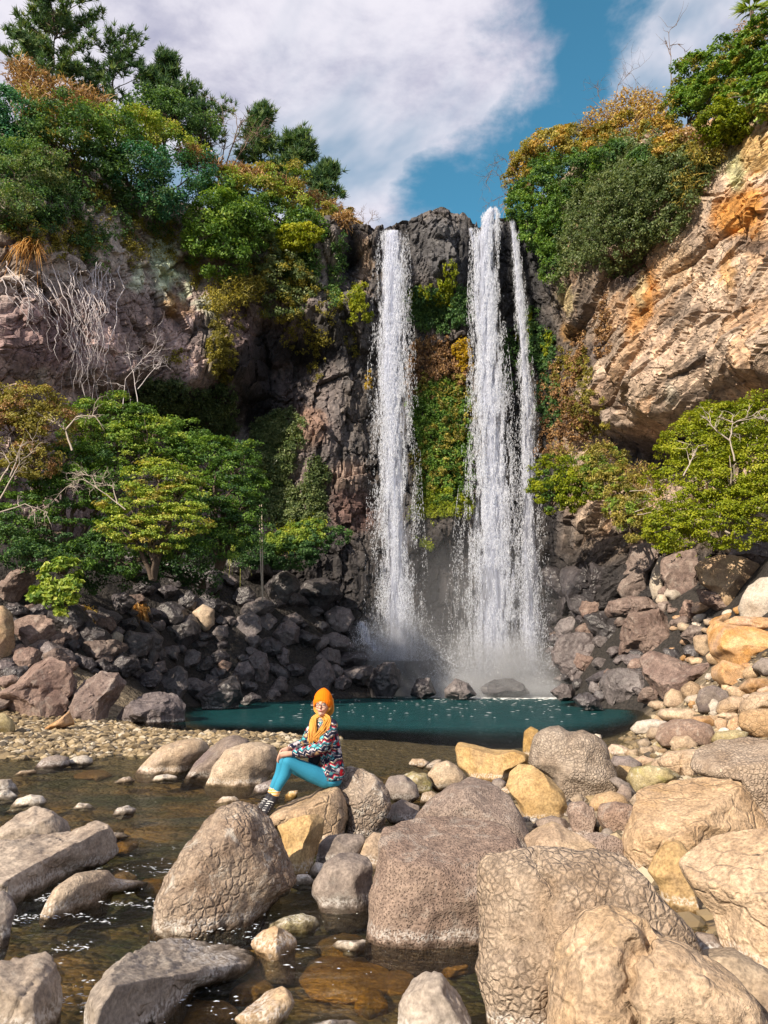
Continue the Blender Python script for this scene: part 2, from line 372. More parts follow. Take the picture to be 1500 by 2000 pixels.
# denser columns where the picture looks
uu = np.interp(np.linspace(0, 1, NU), [0, .04, .96, 1], [0, np.interp(-40, CPX, L), np.interp(1540, CPX, L), L[-1]])
def smooth_interp(x, xp, yp):
    r = 0
    for k, wgt in ((-1.2, 1), (-0.6, 2), (0, 3), (0.6, 2), (1.2, 1)): r = r + wgt * np.interp(x + k, xp, yp)
    return r / 9
bx = smooth_interp(uu, L, cx); by = smooth_interp(uu, L, cy); upx = np.interp(uu, L, CPX)
tx, ty = np.gradient(bx), np.gradient(by); tl = np.hypot(tx, ty); nx, ny = ty / tl, -tx / tl
sgn = np.where(ny > 0, -1, 1); nx, ny = nx * sgn, ny * sgn       # towards the camera
top_py = np.array([(-500, 440), (-200, 440), (0, 425), (150, 415), (300, 425), (450, 425), (560, 440), (610, 447), (650, 440), (680, 445), (735, 462), (795, 440), (850, 424), (905, 434), (922, 452), (960, 425), (985, 430),
                   (1050, 420), (1090, 360), (1140, 320), (1200, 300), (1300, 300), (1400, 285), (1500, 235), (1620, 150), (1800, 120)], float)
_zt = np.array([P(a, b, np.interp(a, CPX, CL[:, 1]))[2] for a, b in top_py])
# the plan lines converge with height: find the column by the pixel that it shows at the top
zt0 = np.interp(upx, top_py[:, 0], _zt)
for _ in range(4):
    tp, _q = pix(np.c_[bx, by, zt0]); zt0 = np.interp(tp, top_py[:, 0], _zt)
zt = zt0
rise = np.interp(tp, [-500, -200, 0, 200, 350, 500, 620, 700, 735, 1010, 1060, 1150, 1300, 1450, 1700, 1800], [9, 9, 8, 6.5, 4.8, 3.2, 1.3, .3, -.2, -.2, 1.2, 2.2, 3, 4, 5, 5])
NVF, NVT = 390, 40
vv = np.linspace(0, 1, NVF)
Zf = -1.8 + (zt[:, None] + 1.8) * vv[None]
tt = np.linspace(0, 1, NVT + 1)[1:]
back = np.where(tt < .6, tt / .6 * 6.0, 6 + (tt - .6) / .4 * 14)
Zt = zt[:, None] + rise[:, None] * np.minimum(tt / .6, 1)[None]
Z = np.c_[Zf, Zt]; B = np.r_[np.zeros(NVF), back]
BX = bx[:, None] - nx[:, None] * B[None]; BY = by[:, None] - ny[:, None] * B[None]
base = np.stack([BX, BY, Z], -1).reshape(-1, 3)
qx, qy = pix(base)
OFF = np.array([(-100,500,.6),(-100,900,-1),(0,500,.8),(0,700,.9),(0,820,-1),(100,600,.9),(200,600,1.0),(200,735,1.4),(250,800,-1.6),(350,700,1.7),(350,758,1.3),(375,815,-2.0),(450,690,1.9),(470,735,1.0),(500,800,-2.6),
    (440,850,-2.2),(430,900,-1),(550,710,-1.4),(520,640,.1),(560,650,.6),(600,620,2.0),(640,650,2.0),(700,600,1.2),(600,700,-1.1),(660,740,.5),(600,850,.9),(640,800,.8),(700,850,.5),(650,940,.8),(700,1000,-.4),
    (560,950,-1.4),(640,490,1.4),(690,500,-.4),(715,490,.8),(660,560,.3),(300,500,.4),(250,450,.0),(450,500,-.2),(540,520,-.4),(850,480,1.5),(850,545,1.1),(820,600,-.9),(850,610,-.9),(850,700,-.9),(850,900,0),(850,1000,.5),(870,1035,1.6),(870,1100,.2),
    (770,500,-.6),(770,700,-1.0),(770,1000,-.8),(950,500,-.5),(950,700,-1.2),(960,1000,-1),(1010,500,-.2),(1060,600,-.5),(1100,560,.1),(1200,500,.9),(1200,650,.8),(1150,700,.6),(1250,800,1.2),(1220,835,.9),(1200,880,-2.0),
    (1250,870,-2),(1300,860,-2.2),(1350,775,1.5),(1300,815,1.2),(1500,735,1.8),(1500,800,-1.8),(1400,840,-2),(1450,600,1.3),(1400,450,.8),(1500,350,.8),(1120,800,.2),(1100,900,-.5),(1300,400,.6),(1240,540,.9),
    (0,1150,0),(200,1150,0),(400,1150,0),(600,1150,0),(800,1200,0),(1000,1200,0),(1200,1150,0),(1400,1000,-.5),(1500,1000,-.5),(300,300,0),(900,300,0),(1300,200,0),(1500,150,0),(100,250,0)], float)
_oD = np.linalg.norm(OFF[:, None, :2] - OFF[None, :, :2], axis=2) / 100; _oW = np.linalg.solve(_oD + np.eye(len(OFF)) * .12, OFF[:, 2])
off = np.empty(len(base))
for s in range(0, len(base), 40000):
    qq = np.c_[qx[s:s + 40000], qy[s:s + 40000]]; off[s:s + 40000] = np.linalg.norm(qq[:, None] - OFF[None, :, :2], axis=2) @ _oW / 100
off = np.clip(off, -3, 2.6)
right = sstep(1060, 1130, qx); left = 1 - sstep(520, 640, qx); mid = 1 - right - left
face = np.r_[np.ones(NVF), np.linspace(.8, .25, NVT)][None].repeat(NU, 0).ravel()
S = np.c_[np.repeat(uu, NVF + NVT), base[:, 2], B[None].repeat(NU, 0).ravel()]      # along the wall, height, back
wv = S + 0.28 * np.c_[fbm(S * .5, 3, 3), fbm(S * .5, 3, 4), np.zeros(len(S))]
ca_, sa_ = math.cos(math.radians(33)), math.sin(math.radians(33))
R = np.c_[wv[:, 0] * ca_ + wv[:, 1] * sa_, -wv[:, 0] * sa_ + wv[:, 1] * ca_, wv[:, 2]]  # strata of the east wall dip
pr1 = R / np.array([5.2, 2.6, 5]); pr2 = R / np.array([2.2, .8, 2.2]); pr3 = R / np.array([.9, .22, .9])
pl1 = wv / np.array([2.8, 3.0, 4]); pl2 = wv / np.array([.95, 1.1, 2]); pl3 = wv / np.array([.35, .8, 1])
pm1 = wv / np.array([1.7, 2.6, 4]); pm2 = wv / np.array([.6, 1.3, 2])
f1, e1, k1 = facets(np.where(right[:, None] > .5, pr1, np.where(mid[:, None] > .5, pm1, pl1)), 11, 1.0, .45)
f2, e2, k2 = facets(np.where(right[:, None] > .5, pr2, np.where(mid[:, None] > .5, pm2, pl2)), 12, 1.0, .5)
f3, e3, k3 = facets(np.where(right[:, None] > .5, pr3, pl3), 13, 1.0, .5)
disp = off + face * ((.75 * right + .42 * left + .5 * mid) * f1 + (.26 * right + .36 * left + .28 * mid) * f2 + (.10 * right + .13 * (1 - right)) * f3 + .25 * fbm(S * .35, 3, 6) + .05 * fbm(S * 2.2, 3, 7))
disp -= face * .26 * (1 - sstep(0.0, .06, e1)) * (.6 + .4 * right) + face * .10 * (1 - right) * (1 - sstep(0, .07, e2))
st_ = fbm(R * np.array([.35, 2.1, .35]), 4, 71); disp += face * right * .13 * np.tanh(st_ * 4.5) * .62
N_n = np.stack([np.repeat(nx, NVF + NVT), np.repeat(ny, NVF + NVT), np.zeros(len(base))], 1)
isTop = (np.arange(NVF + NVT) >= NVF)[None].repeat(NU, 0).ravel()
Vc = base + N_n * disp[:, None]
Vc[isTop, 2] += (.35 * fbm(S * .7, 3, 40))[isTop]
qx, qy = pix(Vc)
wob = 22 * np.c_[fbm(S * .9, 4, 50), fbm(S * .9, 4, 51)] + 7 * np.c_[fbm(S * 5, 3, 52), fbm(S * 5, 3, 53)]
wx_, wy_ = qx + wob[:, 0], qy + wob[:, 1]
# base rock colours
def C(*c): return np.array(c, float)
var1 = keyrand(k1, 8)[:, None]; var2 = keyrand(k2, 9)[:, None]; mott = (fbm(S * 1.6, 5, 60) * .5 + .5)[:, None]
cR = C(.35, .265, .205) * (1 - mott) + C(.54, .43, .335) * mott
cR = cR * (.78 + .40 * var1) * (.85 + .3 * var2); cR = np.where(var2 > .82, cR * C(1.05, .93, .80), cR)
cL = C(.185, .15, .155) * (1 - mott) + C(.47, .355, .335) * mott; cL = cL * (.7 + .7 * var1) * (.75 + .5 * var2)
up = (1 - sstep(520, 620, wy_))[:, None]; cL = cL * (1 - up) + up * (C(.42, .36, .32) * (.5 + .9 * mott))
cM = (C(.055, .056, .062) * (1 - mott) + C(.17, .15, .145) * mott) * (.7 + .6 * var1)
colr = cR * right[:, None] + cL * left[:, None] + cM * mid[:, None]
def stain_and_shade(px, py, rx, ry, c, a=1.0, ang=0.0, edge=.35):  # tints the rock: lichen and stains, also painted cave and overhang shade
    global colr
    ca, sa = math.cos(math.radians(ang)), math.sin(math.radians(ang))
    dx, dy = wx_ - px, wy_ - py
    r = np.hypot((dx * ca + dy * sa) / rx, (-dx * sa + dy * ca) / ry)
    m = (1 - sstep(1 - edge, 1 + edge, r))[:, None] * a
    colr = colr * (1 - m) + m * np.array(c) * (.75 + .5 * mott)
LI = (.60, .70, .52); LW = (.62, .56, .52)
for a in [(500, 725, 50, 90, (.012,.014,.02), .85), (610, 690, 90, 26, (.012,.014,.02), .85), (430, 800, 140, 36, (.012,.014,.02), .85), (320, 515, 30, 55, LI, .95), (265, 545, 14, 28, LI, .7), (365, 560, 12, 40, LI, .6), (405, 600, 20, 14, (.36,.40,.33), .8), (420, 640, 14, 45, (.34,.38,.30), .75), (430, 690, 26, 50, (.17,.17,.09), .7),  # near-black ones paint the left cave's shade into the rock
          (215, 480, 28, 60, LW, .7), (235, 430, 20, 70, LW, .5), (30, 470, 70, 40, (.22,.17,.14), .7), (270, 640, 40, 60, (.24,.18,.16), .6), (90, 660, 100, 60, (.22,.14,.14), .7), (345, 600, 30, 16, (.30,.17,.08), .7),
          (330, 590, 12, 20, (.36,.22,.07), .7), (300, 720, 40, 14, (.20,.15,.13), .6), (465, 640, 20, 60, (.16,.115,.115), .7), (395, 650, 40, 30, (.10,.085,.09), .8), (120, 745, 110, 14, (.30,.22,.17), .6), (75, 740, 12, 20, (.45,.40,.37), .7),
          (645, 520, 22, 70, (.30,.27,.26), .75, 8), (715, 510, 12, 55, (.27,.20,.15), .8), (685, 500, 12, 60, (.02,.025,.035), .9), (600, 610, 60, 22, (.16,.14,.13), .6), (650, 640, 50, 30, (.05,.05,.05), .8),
          (600, 830, 34, 45, (.26,.17,.135), .85), (650, 800, 24, 90, (.20,.17,.17), .7), (680, 930, 46, 32, (.27,.20,.17), .9), (700, 1000, 60, 45, (.16,.095,.085), .85), (465, 850, 22, 32, (.32,.28,.26), .85), (540, 720, 60, 90, (.02,.022,.03), .75),  # the near-black one is more cave shade painted on the wall
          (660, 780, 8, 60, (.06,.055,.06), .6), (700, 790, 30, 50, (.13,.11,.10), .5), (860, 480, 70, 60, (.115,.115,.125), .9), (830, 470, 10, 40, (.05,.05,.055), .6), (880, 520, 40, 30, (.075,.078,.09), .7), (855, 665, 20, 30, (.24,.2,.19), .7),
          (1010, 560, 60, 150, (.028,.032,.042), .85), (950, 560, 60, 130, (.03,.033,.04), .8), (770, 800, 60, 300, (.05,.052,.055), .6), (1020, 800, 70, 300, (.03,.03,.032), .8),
          (1120, 640, 45, 130, (.10,.085,.075), .5), (1220, 520, 42, 40, (.32,.20,.145), .8), (1240, 550, 45, 16, (.05,.045,.05), .8), (1260, 590, 26, 70, (.50,.23,.055), .85, 12), (1250, 570, 12, 40, (.50,.43,.26), .7), (1240, 640, 20, 50, (.46,.25,.09), .6),
          (1108, 580, 20, 30, (.50,.42,.22), .6), (1110, 650, 14, 20, (.42,.24,.07), .6), (1450, 420, 50, 50, (.58,.27,.055), .9), (1480, 290, 40, 50, (.50,.33,.10), .7), (1440, 330, 20, 40, (.42,.43,.24), .8), (1400, 300, 16, 40, (.40,.42,.24), .7),
          (1380, 560, 40, 30, (.62,.48,.36), .5), (1320, 520, 40, 50, (.50,.36,.22), .5), (1430, 530, 12, 40, (.58,.32,.09), .6), (1480, 480, 40, 12, (.10,.075,.07), .7), (1280, 700, 60, 60, (.56,.42,.32), .5), (1160, 690, 30, 16, (.12,.10,.1), .7, -40),
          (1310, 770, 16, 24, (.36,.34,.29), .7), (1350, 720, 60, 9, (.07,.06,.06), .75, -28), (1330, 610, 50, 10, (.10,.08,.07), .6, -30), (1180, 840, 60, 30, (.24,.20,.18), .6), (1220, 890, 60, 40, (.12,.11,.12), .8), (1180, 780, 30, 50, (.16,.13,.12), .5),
          (1480, 730, 40, 26, (.33,.23,.17), .5), (1390, 760, 60, 12, (.10,.085,.085), .5, -20), (1270, 885, 110, 42, (.06,.055,.062), .9), (1400, 845, 110, 36, (.085,.07,.068), .85, -14), (1500, 815, 60, 30, (.085,.07,.068), .8), (1190, 900, 16, 30, (.34,.31,.30), .8), (1240, 905, 12, 30, (.34,.31,.30), .7), (1150, 600, 18, 60, (.10,.085,.08), .5, 15)]:  # dark ones below the overhang: its shade put into the rock colour
    stain_and_shade(*a)
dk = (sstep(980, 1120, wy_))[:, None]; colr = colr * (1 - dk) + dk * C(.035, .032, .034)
soil = isTop[:, None] * 1.0; colr = colr * (1 - soil * .8) + soil * .8 * C(.06, .05, .03)
m_cliff, n = material('fractured_lava_rock')
at = n.n('ShaderNodeAttribute', _attribute_name='stain_and_shade').outputs['Color']; pos = n.n('ShaderNodeNewGeometry').outputs['Position']
a = n.noise(pos, 1.8, 8, .65, .4); b = n.noise(pos, 7, 6, .65); vst = n.noise(n.scalevec(pos, (1, 1, .18)), 3.5, 6, .6)
col = n.mix(1.0, at, n.mix(n.mapr(a, .3, .7, smooth=False), (.45, .44, .46), (1.5, 1.47, 1.42)), 'MULTIPLY')
col = n.mix(1.0, col, n.mix(n.mapr(b, .3, .7, smooth=False), (.58, .58, .59), (1.4, 1.4, 1.4)), 'MULTIPLY')
col = n.mix(1.0, col, n.mix(n.mapr(vst, .3, .7, smooth=False), (.8, .8, .82), (1.18, 1.18, 1.16)), 'MULTIPLY')
e = n.vor(n.n('ShaderNodeVectorMath', _operation='ADD', i0=pos, i1=n.n('ShaderNodeVectorMath', _operation='SCALE', i0=n.n('ShaderNodeTexNoise', Vector=pos, Scale=2.0, Detail=4.0).outputs[1], Scale=.7).outputs[0]).outputs[0], 1.5, 'DISTANCE_TO_EDGE')
ck = n.math('MULTIPLY', n.mapr(e, 0, .035, 1, 0), n.mapr(a, .42, .56))
col = n.mix(n.math('MULTIPLY', ck, .8), col, n.mix(1.0, col, (.22, .2, .2), 'MULTIPLY'))
h = n.math('SUBTRACT', n.math('ADD', n.math('MULTIPLY', a, .30), n.math('MULTIPLY', b, .40)), n.math('MULTIPLY', ck, .5))
finish(n, n.n('ShaderNodeBsdfPrincipled', **{'Base Color': col, 'Roughness': .72, 'Specular IOR Level': .3, 'Normal': n.bump(h, .8, .22)}).outputs[0])
F_q = grid_faces(NU, NVF + NVT); sw = (np.abs(disp[F_q[:, 0]] - disp[F_q[:, 2]]) > np.abs(disp[F_q[:, 1]] - disp[F_q[:, 3]]))[:, None]
F_cl = np.concatenate([np.where(sw, F_q[:, [0, 1, 3]], F_q[:, [0, 1, 2]]), np.where(sw, F_q[:, [1, 2, 3]], F_q[:, [0, 2, 3]])])
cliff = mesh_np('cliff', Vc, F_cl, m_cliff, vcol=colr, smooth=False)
tag(cliff, 'tall lava cliff, tan on one side and purple brown on the other', kind='structure')
CB = BVHTree.FromPolygons([tuple(v) for v in Vc.tolist()], F_cl[:, ::1].tolist())
def cliff_hit(px, py):
    d = ray(px, py); h = CB.ray_cast(Vector(CAM), Vector(d))
    if h[0] is None: return None, None
    nn = np.array(h[1]);
    if nn @ d > 0: nn = -nn
    return np.array(h[0]), nn

# broken water and sky glints of the rapid, put in as pale flecks
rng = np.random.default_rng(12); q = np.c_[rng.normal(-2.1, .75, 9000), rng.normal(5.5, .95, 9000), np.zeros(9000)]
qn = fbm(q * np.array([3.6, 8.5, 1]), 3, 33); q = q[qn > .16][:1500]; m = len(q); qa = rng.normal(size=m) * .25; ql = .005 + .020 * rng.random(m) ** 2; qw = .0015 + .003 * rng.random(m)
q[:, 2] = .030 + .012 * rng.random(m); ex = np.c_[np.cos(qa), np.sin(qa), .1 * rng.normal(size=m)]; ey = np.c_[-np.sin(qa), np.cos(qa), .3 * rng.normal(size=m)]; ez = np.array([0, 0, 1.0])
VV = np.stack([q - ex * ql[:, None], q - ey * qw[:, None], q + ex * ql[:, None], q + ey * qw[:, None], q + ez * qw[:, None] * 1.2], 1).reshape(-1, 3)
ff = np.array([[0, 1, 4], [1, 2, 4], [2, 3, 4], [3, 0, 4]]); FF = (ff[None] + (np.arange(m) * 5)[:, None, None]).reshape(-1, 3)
m_rf = plain_mat('foam_and_glint', (.55, .58, .62), .3, .5, .1, 6, .1)
o = mesh_np('foam', VV, FF, m_rf); tag(o, 'white broken water and painted glints of the little rapid', kind='stuff')

m = 120; q = np.c_[rng.uniform(-4, 7.5, m), 36.5 - 13 * rng.random(m) ** 1.3, np.full(m, .006)]; q = q[H0(q[:, :2]) < -.25]; m = len(q)  # pale flecks on the pool, standing in for its glints
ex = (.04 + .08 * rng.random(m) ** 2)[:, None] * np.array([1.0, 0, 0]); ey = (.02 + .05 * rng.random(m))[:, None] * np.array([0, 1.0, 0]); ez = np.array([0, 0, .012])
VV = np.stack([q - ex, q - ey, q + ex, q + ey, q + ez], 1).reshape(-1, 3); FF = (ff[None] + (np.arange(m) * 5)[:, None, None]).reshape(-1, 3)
o = mesh_np('foam', VV, FF, m_rf); tag(o, 'foam flecks and painted glints on the teal pool', kind='stuff')
# ------------------------------------------------------------------ boulders
_ICO = {}
def ico(l):
    if l not in _ICO:
        bm = bmesh.new(); bmesh.ops.create_icosphere(bm, subdivisions=l, radius=1.0)
        bm.verts.ensure_lookup_table()
        _ICO[l] = (np.array([v.co[:] for v in bm.verts]), np.array([[v.index for v in f.verts] for f in bm.faces])); bm.free()
    return _ICO[l]

RM = {
 'knob':  rock_mat('cracked_cream_rock', (0.311, 0.232, 0.168), (0.437, 0.355, 0.281), dark=(.06, .045, .038), crack=.62, crack_scale=24, crack_w=.055, pits=.10, pit_scale=70, bump=.6, grain=1.3),
 'brownknob': rock_mat('knobbly_brown_rock', (0.252, 0.183, 0.136), (0.386, 0.314, 0.250), dark=(.06, .045, .04), crack=.62, crack_scale=19, crack_w=.055, pits=.1, pit_scale=70, bump=.65, grain=1.3, lichen=.5),
 'pit':   rock_mat('pitted_pink_rock', (0.252, 0.183, 0.152), (0.353, 0.269, 0.222), dark=(.15, .105, .09), pits=.62, pit_scale=64, bump=.7, grain=1.2, lichen=.25),
 'gold':  rock_mat('smooth_ochre_rock', (0.353, 0.216, 0.074), (0.470, 0.326, 0.148), pits=.1, pit_scale=40, bump=.25, grain=1.0, patch=(.36, .24, .13), patch_amt=.5),
 'wrin':  rock_mat('wrinkled_tan_rock', (0.370, 0.253, 0.152), (0.479, 0.350, 0.230), dark=(.16, .115, .075), crack=.4, crack_scale=6, crack_w=.025, pits=.10, pit_scale=52, bump=.6, grain=1.0, patch=(.46, .29, .12), patch_amt=.35),
 'slab':  rock_mat('smooth_grey_beige_rock', (0.286, 0.236, 0.195), (0.386, 0.330, 0.277), dark=(.15, .12, .10), bump=.35, grain=.9, patch=(.30, .25, .21), patch_amt=.5, lichen=.15),
 'grey':  rock_mat('dull_grey_rock', (0.185, 0.151, 0.133), (0.286, 0.236, 0.207), bump=.4, grain=1.0, patch=(.16, .13, .14), patch_amt=.6, lichen=.15),
 'tan':   rock_mat('rounded_tan_rock', (0.336, 0.244, 0.160), (0.437, 0.342, 0.242), dark=(.18, .13, .09), bump=.4, pits=.2, pit_scale=36, grain=1.0, patch=(.34, .26, .21), patch_amt=.45),
 'dark':  rock_mat('wet_black_basalt', (.045, .042, .048), (.11, .10, .108), dark=(.02, .02, .025), bump=1.0, grain=.5, rough=.30, crack=.3, crack_scale=2, crack_w=.04, spec=.5),
 'lilac': rock_mat('grey_lilac_basalt', (.13, .115, .12), (.205, .18, .185), bump=.7, grain=.55, rough=.45, crack=.3, crack_scale=1.6, crack_w=.03, dark=(.04, .036, .04)),
 'brown': rock_mat('pinkish_brown_basalt', (.16, .112, .10), (.27, .205, .18), bump=.7, grain=.5, rough=.75, crack=.3, crack_scale=1.4, crack_w=.03, dark=(.06, .05, .05), lichen=.15),
 'rust':  rock_mat('rusty_orange_rock', (.42, .23, .09), (.54, .36, .21), bump=.5, grain=.7, rough=.75, patch=(.42, .29, .22), patch_amt=.6),
 'sand':  rock_mat('sandy_tan_rock', (.42, .305, .20), (.54, .42, .30), bump=.4, grain=.7, patch=(.38, .275, .215), patch_amt=.5),
 'moss':  rock_mat('mossy_yellow_stone', (.26, .21, .10), (.40, .34, .20), bump=.6, grain=1.4, patch=(.30, .27, .08), patch_amt=.8, lichen=.4),
 'amber': rock_mat('sunken_amber_stone', (.16, .075, .014), (.30, .155, .035), bump=.4, grain=1.0, wet=False, patch=(.07, .05, .015), patch_amt=.7),
 'pale':  rock_mat('bleached_pale_stone', (.46, .40, .33), (.58, .52, .45), bump=.4, grain=1.2, patch=(.40, .34, .28), patch_amt=.4),
}
#          superellipsoid power, cuts, cut depth, low noise, depth ratio, high relief in metres
SHAPE = {'knob': (2.5, 3, .88, .10, .85, .016), 'brownknob': (2.4, 3, .88, .12, .85, .022), 'pit': (2.9, 4, .84, .08, .8, .010), 'gold': (2.6, 5, .80, .06, .75, .004), 'wrin': (2.5, 3, .86, .09, .8, .008),
         'slab': (2.6, 7, .74, .07, .85, .008), 'grey': (2.5, 4, .84, .07, .85, .006), 'tan': (2.3, 3, .88, .07, .85, .006), 'dark': (2.6, 9, .72, .10, .9, .04), 'lilac': (2.7, 10, .70, .06, .9, .03),
         'brown': (2.6, 10, .70, .08, .9, .03), 'rust': (2.6, 8, .74, .08, .9, .02), 'sand': (2.4, 4, .82, .07, .85, .012), 'moss': (2.3, 4, .8, .12, .85, .012), 'amber': (2.3, 4, .84, .1, .9, .01), 'pale': (2.5, 5, .78, .08, .85, .006)}
TAGS = {'L': (0, 1400, .5), 'R': (750, 1400, .5), 'A': (0, 900, .5), 'B': (750, 900, .5), 'C': (1000, 1250, 1 / 3.), 'D': (400, 1050, 400 / 1500.), 'O': (0, 0, 1)}
_rid = [0]; GS_ = 'boulders in the shallow stream'
def boulder(style, pts, label, group, base_y=None, Y=None, depth=None, grooves=(), sink=True, z=None, name='boulder', cuts=(), res=None, cat='boulder', dm=1.0, yaw=0.0):
    """a stone with the outline PTS (pixels of the photograph), standing on the ground where its foot is seen"""
    _rid[0] += 1; sid = _rid[0]; rng = np.random.default_rng(1000 + sid)
    pts = np.asarray(pts, float)
    if len(pts) > 2 and np.linalg.norm(pts[0] - pts[-1]) < 1e-6: pts = pts[:-1]
    x0, y0 = pts.min(0); x1, y1 = pts.max(0)
    c = np.array([(x0 + x1) / 2, (y0 + y1) / 2])
    wpx, hpx = x1 - x0, y1 - y0
    e, ncut, cd_, low, dr, hi = SHAPE[style]
    if Y is None:
        g = ground_hit(c[0], y1 if base_y is None else base_y) if z is None else None
        yf = g[1] if g is not None else (z - 1.8) / ray(c[0], y1)[2] * ray(c[0], y1)[1]
        scale = yf / FPX
        dm_ = (depth or dr) * dm * 0.5 * min(wpx, 2.2 * hpx) * scale
        Y = yf + .55 * dm_
    ctr = P(c[0], c[1], Y); d = ctr - CAM; dist = np.linalg.norm(d); d = d / dist
    mpp = dist / FPX * np.linalg.norm(np.r_[(c - [750, 1000]) / FPX, 1.0]) ** -1 * np.linalg.norm(np.r_[(c - [750, 1000]) / FPX, 1.0]) ** 0   # metres per pixel at its distance
    mpp = (ctr - CAM) @ C_FWD / FPX
    rt = np.cross(d, [0, 0, 1]); rt /= np.linalg.norm(rt); upv = np.cross(rt, d)
    big = max(wpx, hpx)
    lev = res or (6 if big > 230 else 5 if big > 95 else 4 if big > 42 else 3)
    D, F = ico(lev)
    p = D / (np.abs(D) ** e).sum(1, keepdims=True) ** (1 / e)
    so = sid * 7.13
    p = p * (1 + low * fbm(p * 1.5 + so, 3, 2))[:, None]
    allc = list(cuts)
    for k in range(ncut):
        nv = rng.normal(size=3); nv[1] = -abs(nv[1]) if rng.random() < .8 else nv[1]; nv /= np.linalg.norm(nv)
        allc.append((*nv, cd_ + rng.random() * (1 - cd_)))
    for a, b, c_, o_ in allc:
        nv = np.array([a, b, c_], float); nv /= np.linalg.norm(nv)
        s = p @ nv - o_; p = p - np.maximum(s, 0)[:, None] * nv * .95
    # fit the silhouette to the outline
    th = np.arctan2(p[:, 2], p[:, 0]); r = np.hypot(p[:, 0], p[:, 2])
    nb = {3: 30, 4: 48, 5: 80, 6: 120}.get(lev, 30); bi = ((th + math.pi) / (2 * math.pi) * nb).astype(int) % nb
    S_ = np.zeros(nb); np.maximum.at(S_, bi, r); o2 = np.nonzero(S_ > 0)[0]
    S_ = np.interp(np.arange(nb), np.r_[o2 - nb, o2, o2 + nb], np.tile(S_[o2], 3)); S_ = np.maximum(S_, .6 * np.median(S_)); S_ = (np.roll(S_, 1) + 2 * S_ + np.roll(S_, -1)) / 4
    q = (pts - c) * [1, -1]
    # outline radius by angle (star shaped about the centre)
    qq = np.vstack([q, q[:1]]); seg = []
    for a, b in zip(qq[:-1], qq[1:]):
        t = np.linspace(0, 1, 24, endpoint=False)[:, None]; seg.append(a + (b - a) * t)
    seg = np.vstack(seg); sa = np.arctan2(seg[:, 1], seg[:, 0]); sr = np.hypot(seg[:, 0], seg[:, 1])
    na = 180; ai = ((sa + math.pi) / (2 * math.pi) * na).astype(int) % na
    Ro = np.zeros(na); np.maximum.at(Ro, ai, sr)
    okk = np.nonzero(Ro > 0)[0]; Ro = np.interp(np.arange(na), np.r_[okk - na, okk, okk + na], np.tile(Ro[okk], 3))
    Ro = (np.roll(Ro, 1) + 2 * Ro + np.roll(Ro, -1)) / 4
    ang = lambda t, n_: np.interp((t + math.pi) / (2 * math.pi) * n_ - .5, np.arange(-1, n_ + 1), np.r_[0, np.zeros(n_), 0])
    tq = (th + math.pi) / (2 * math.pi)
    Sv = np.interp(tq * nb - .5, np.arange(-1, nb + 1), np.r_[S_[-1], S_, S_[0]])
    Rv = np.interp(tq * na - .5, np.arange(-1, na + 1), np.r_[Ro[-1], Ro, Ro[0]])
    # towards the poles of the view axis the outline matters less: blend to the mean ellipse
    k = Rv / Sv
    X = p[:, 0] * k * mpp; Zz = p[:, 2] * k * mpp
    dm_ = (depth or dr) * dm * 0.5 * min(wpx, 2.2 * hpx) * mpp
    Yy = p[:, 1] * dm_
    q3 = np.c_[X, Yy, Zz]
    nrm = q3 / (np.array([wpx / 2 * mpp, dm_, hpx / 2 * mpp]) ** 2 + 1e-9); nrm /= np.linalg.norm(nrm, axis=1, keepdims=True) + 1e-9
    # relief
    rad = .5 * min(math.sqrt(wpx * hpx), 1.25 * hpx) * mpp
    if style in ('knob', 'brownknob'):
        cs = max(.05, 4.5 * mpp); ww = q3 / cs + .35 * np.c_[fbm(q3 / cs * .5, 2, 3), fbm(q3 / cs * .5, 2, 4), fbm(q3 / cs * .5, 2, 5)]
        f1_, f2_, kk, _ = worley(ww, sid); ed = np.clip((f2_ - f1_) / .35, 0, 1)
        mk = sstep(-.35, .15, fbm(q3 / rad * 1.1 + so, 2, 9))
        q3 = q3 + nrm * ((np.sqrt(ed) - 1) * .12 * cs * mk + .5 * hi * fbm(q3 * 14, 3, sid) + .05 * rad * fbm(q3 / rad * 3 + so, 3, 12))[:, None]
    elif hi > .02 or style in ('slab',):
        fs = max(.35 * rad, 3 * mpp); g1, e1_, kk = facets(q3 / fs + so, sid, .8, .35)
        q3 = q3 + nrm * (g1 * fs * (.16 if style == 'slab' else .22) + .05 * rad * fbm(q3 / rad * 5 + so, 3, 12))[:, None]
    else:
        q3 = q3 + nrm * (.05 * rad * fbm(q3 / rad * 2.5 + so, 3, 12) + .6 * hi * fbm(q3 * 16 + so, 3, 3))[:, None]
        if style in ('wrin', 'pit', 'tan'):
            ridge = 1 - np.abs(fbm(q3 / rad * 2.2 + so + 5, 3, 14)) * 9
            q3 = q3 - nrm * (np.clip(ridge, 0, 1) * .035 * rad * (1.0 if style == 'wrin' else .4))[:, None]
    for poly, wd, dp_ in grooves:
        g = (np.asarray(poly, float) - c) * [1, -1] * mpp; dmin = np.full(len(q3), 9.0)
        pxz = q3[:, [0, 2]] + .12 * rad * np.c_[fbm(q3 / rad * 4, 2, 31), fbm(q3 / rad * 4, 2, 32)]
        for a, b in zip(g[:-1], g[1:]):
            ab = b - a; t = np.clip(((pxz - a) @ ab) / (ab @ ab), 0, 1); dmin = np.minimum(dmin, np.linalg.norm(pxz - a - t[:, None] * ab, axis=1))
        front = sstep(.2, -.2, D[:, 1])
        q3 = q3 - nrm * (np.exp(-(dmin / (wd * mpp)) ** 2) * dp_ * mpp * front)[:, None]
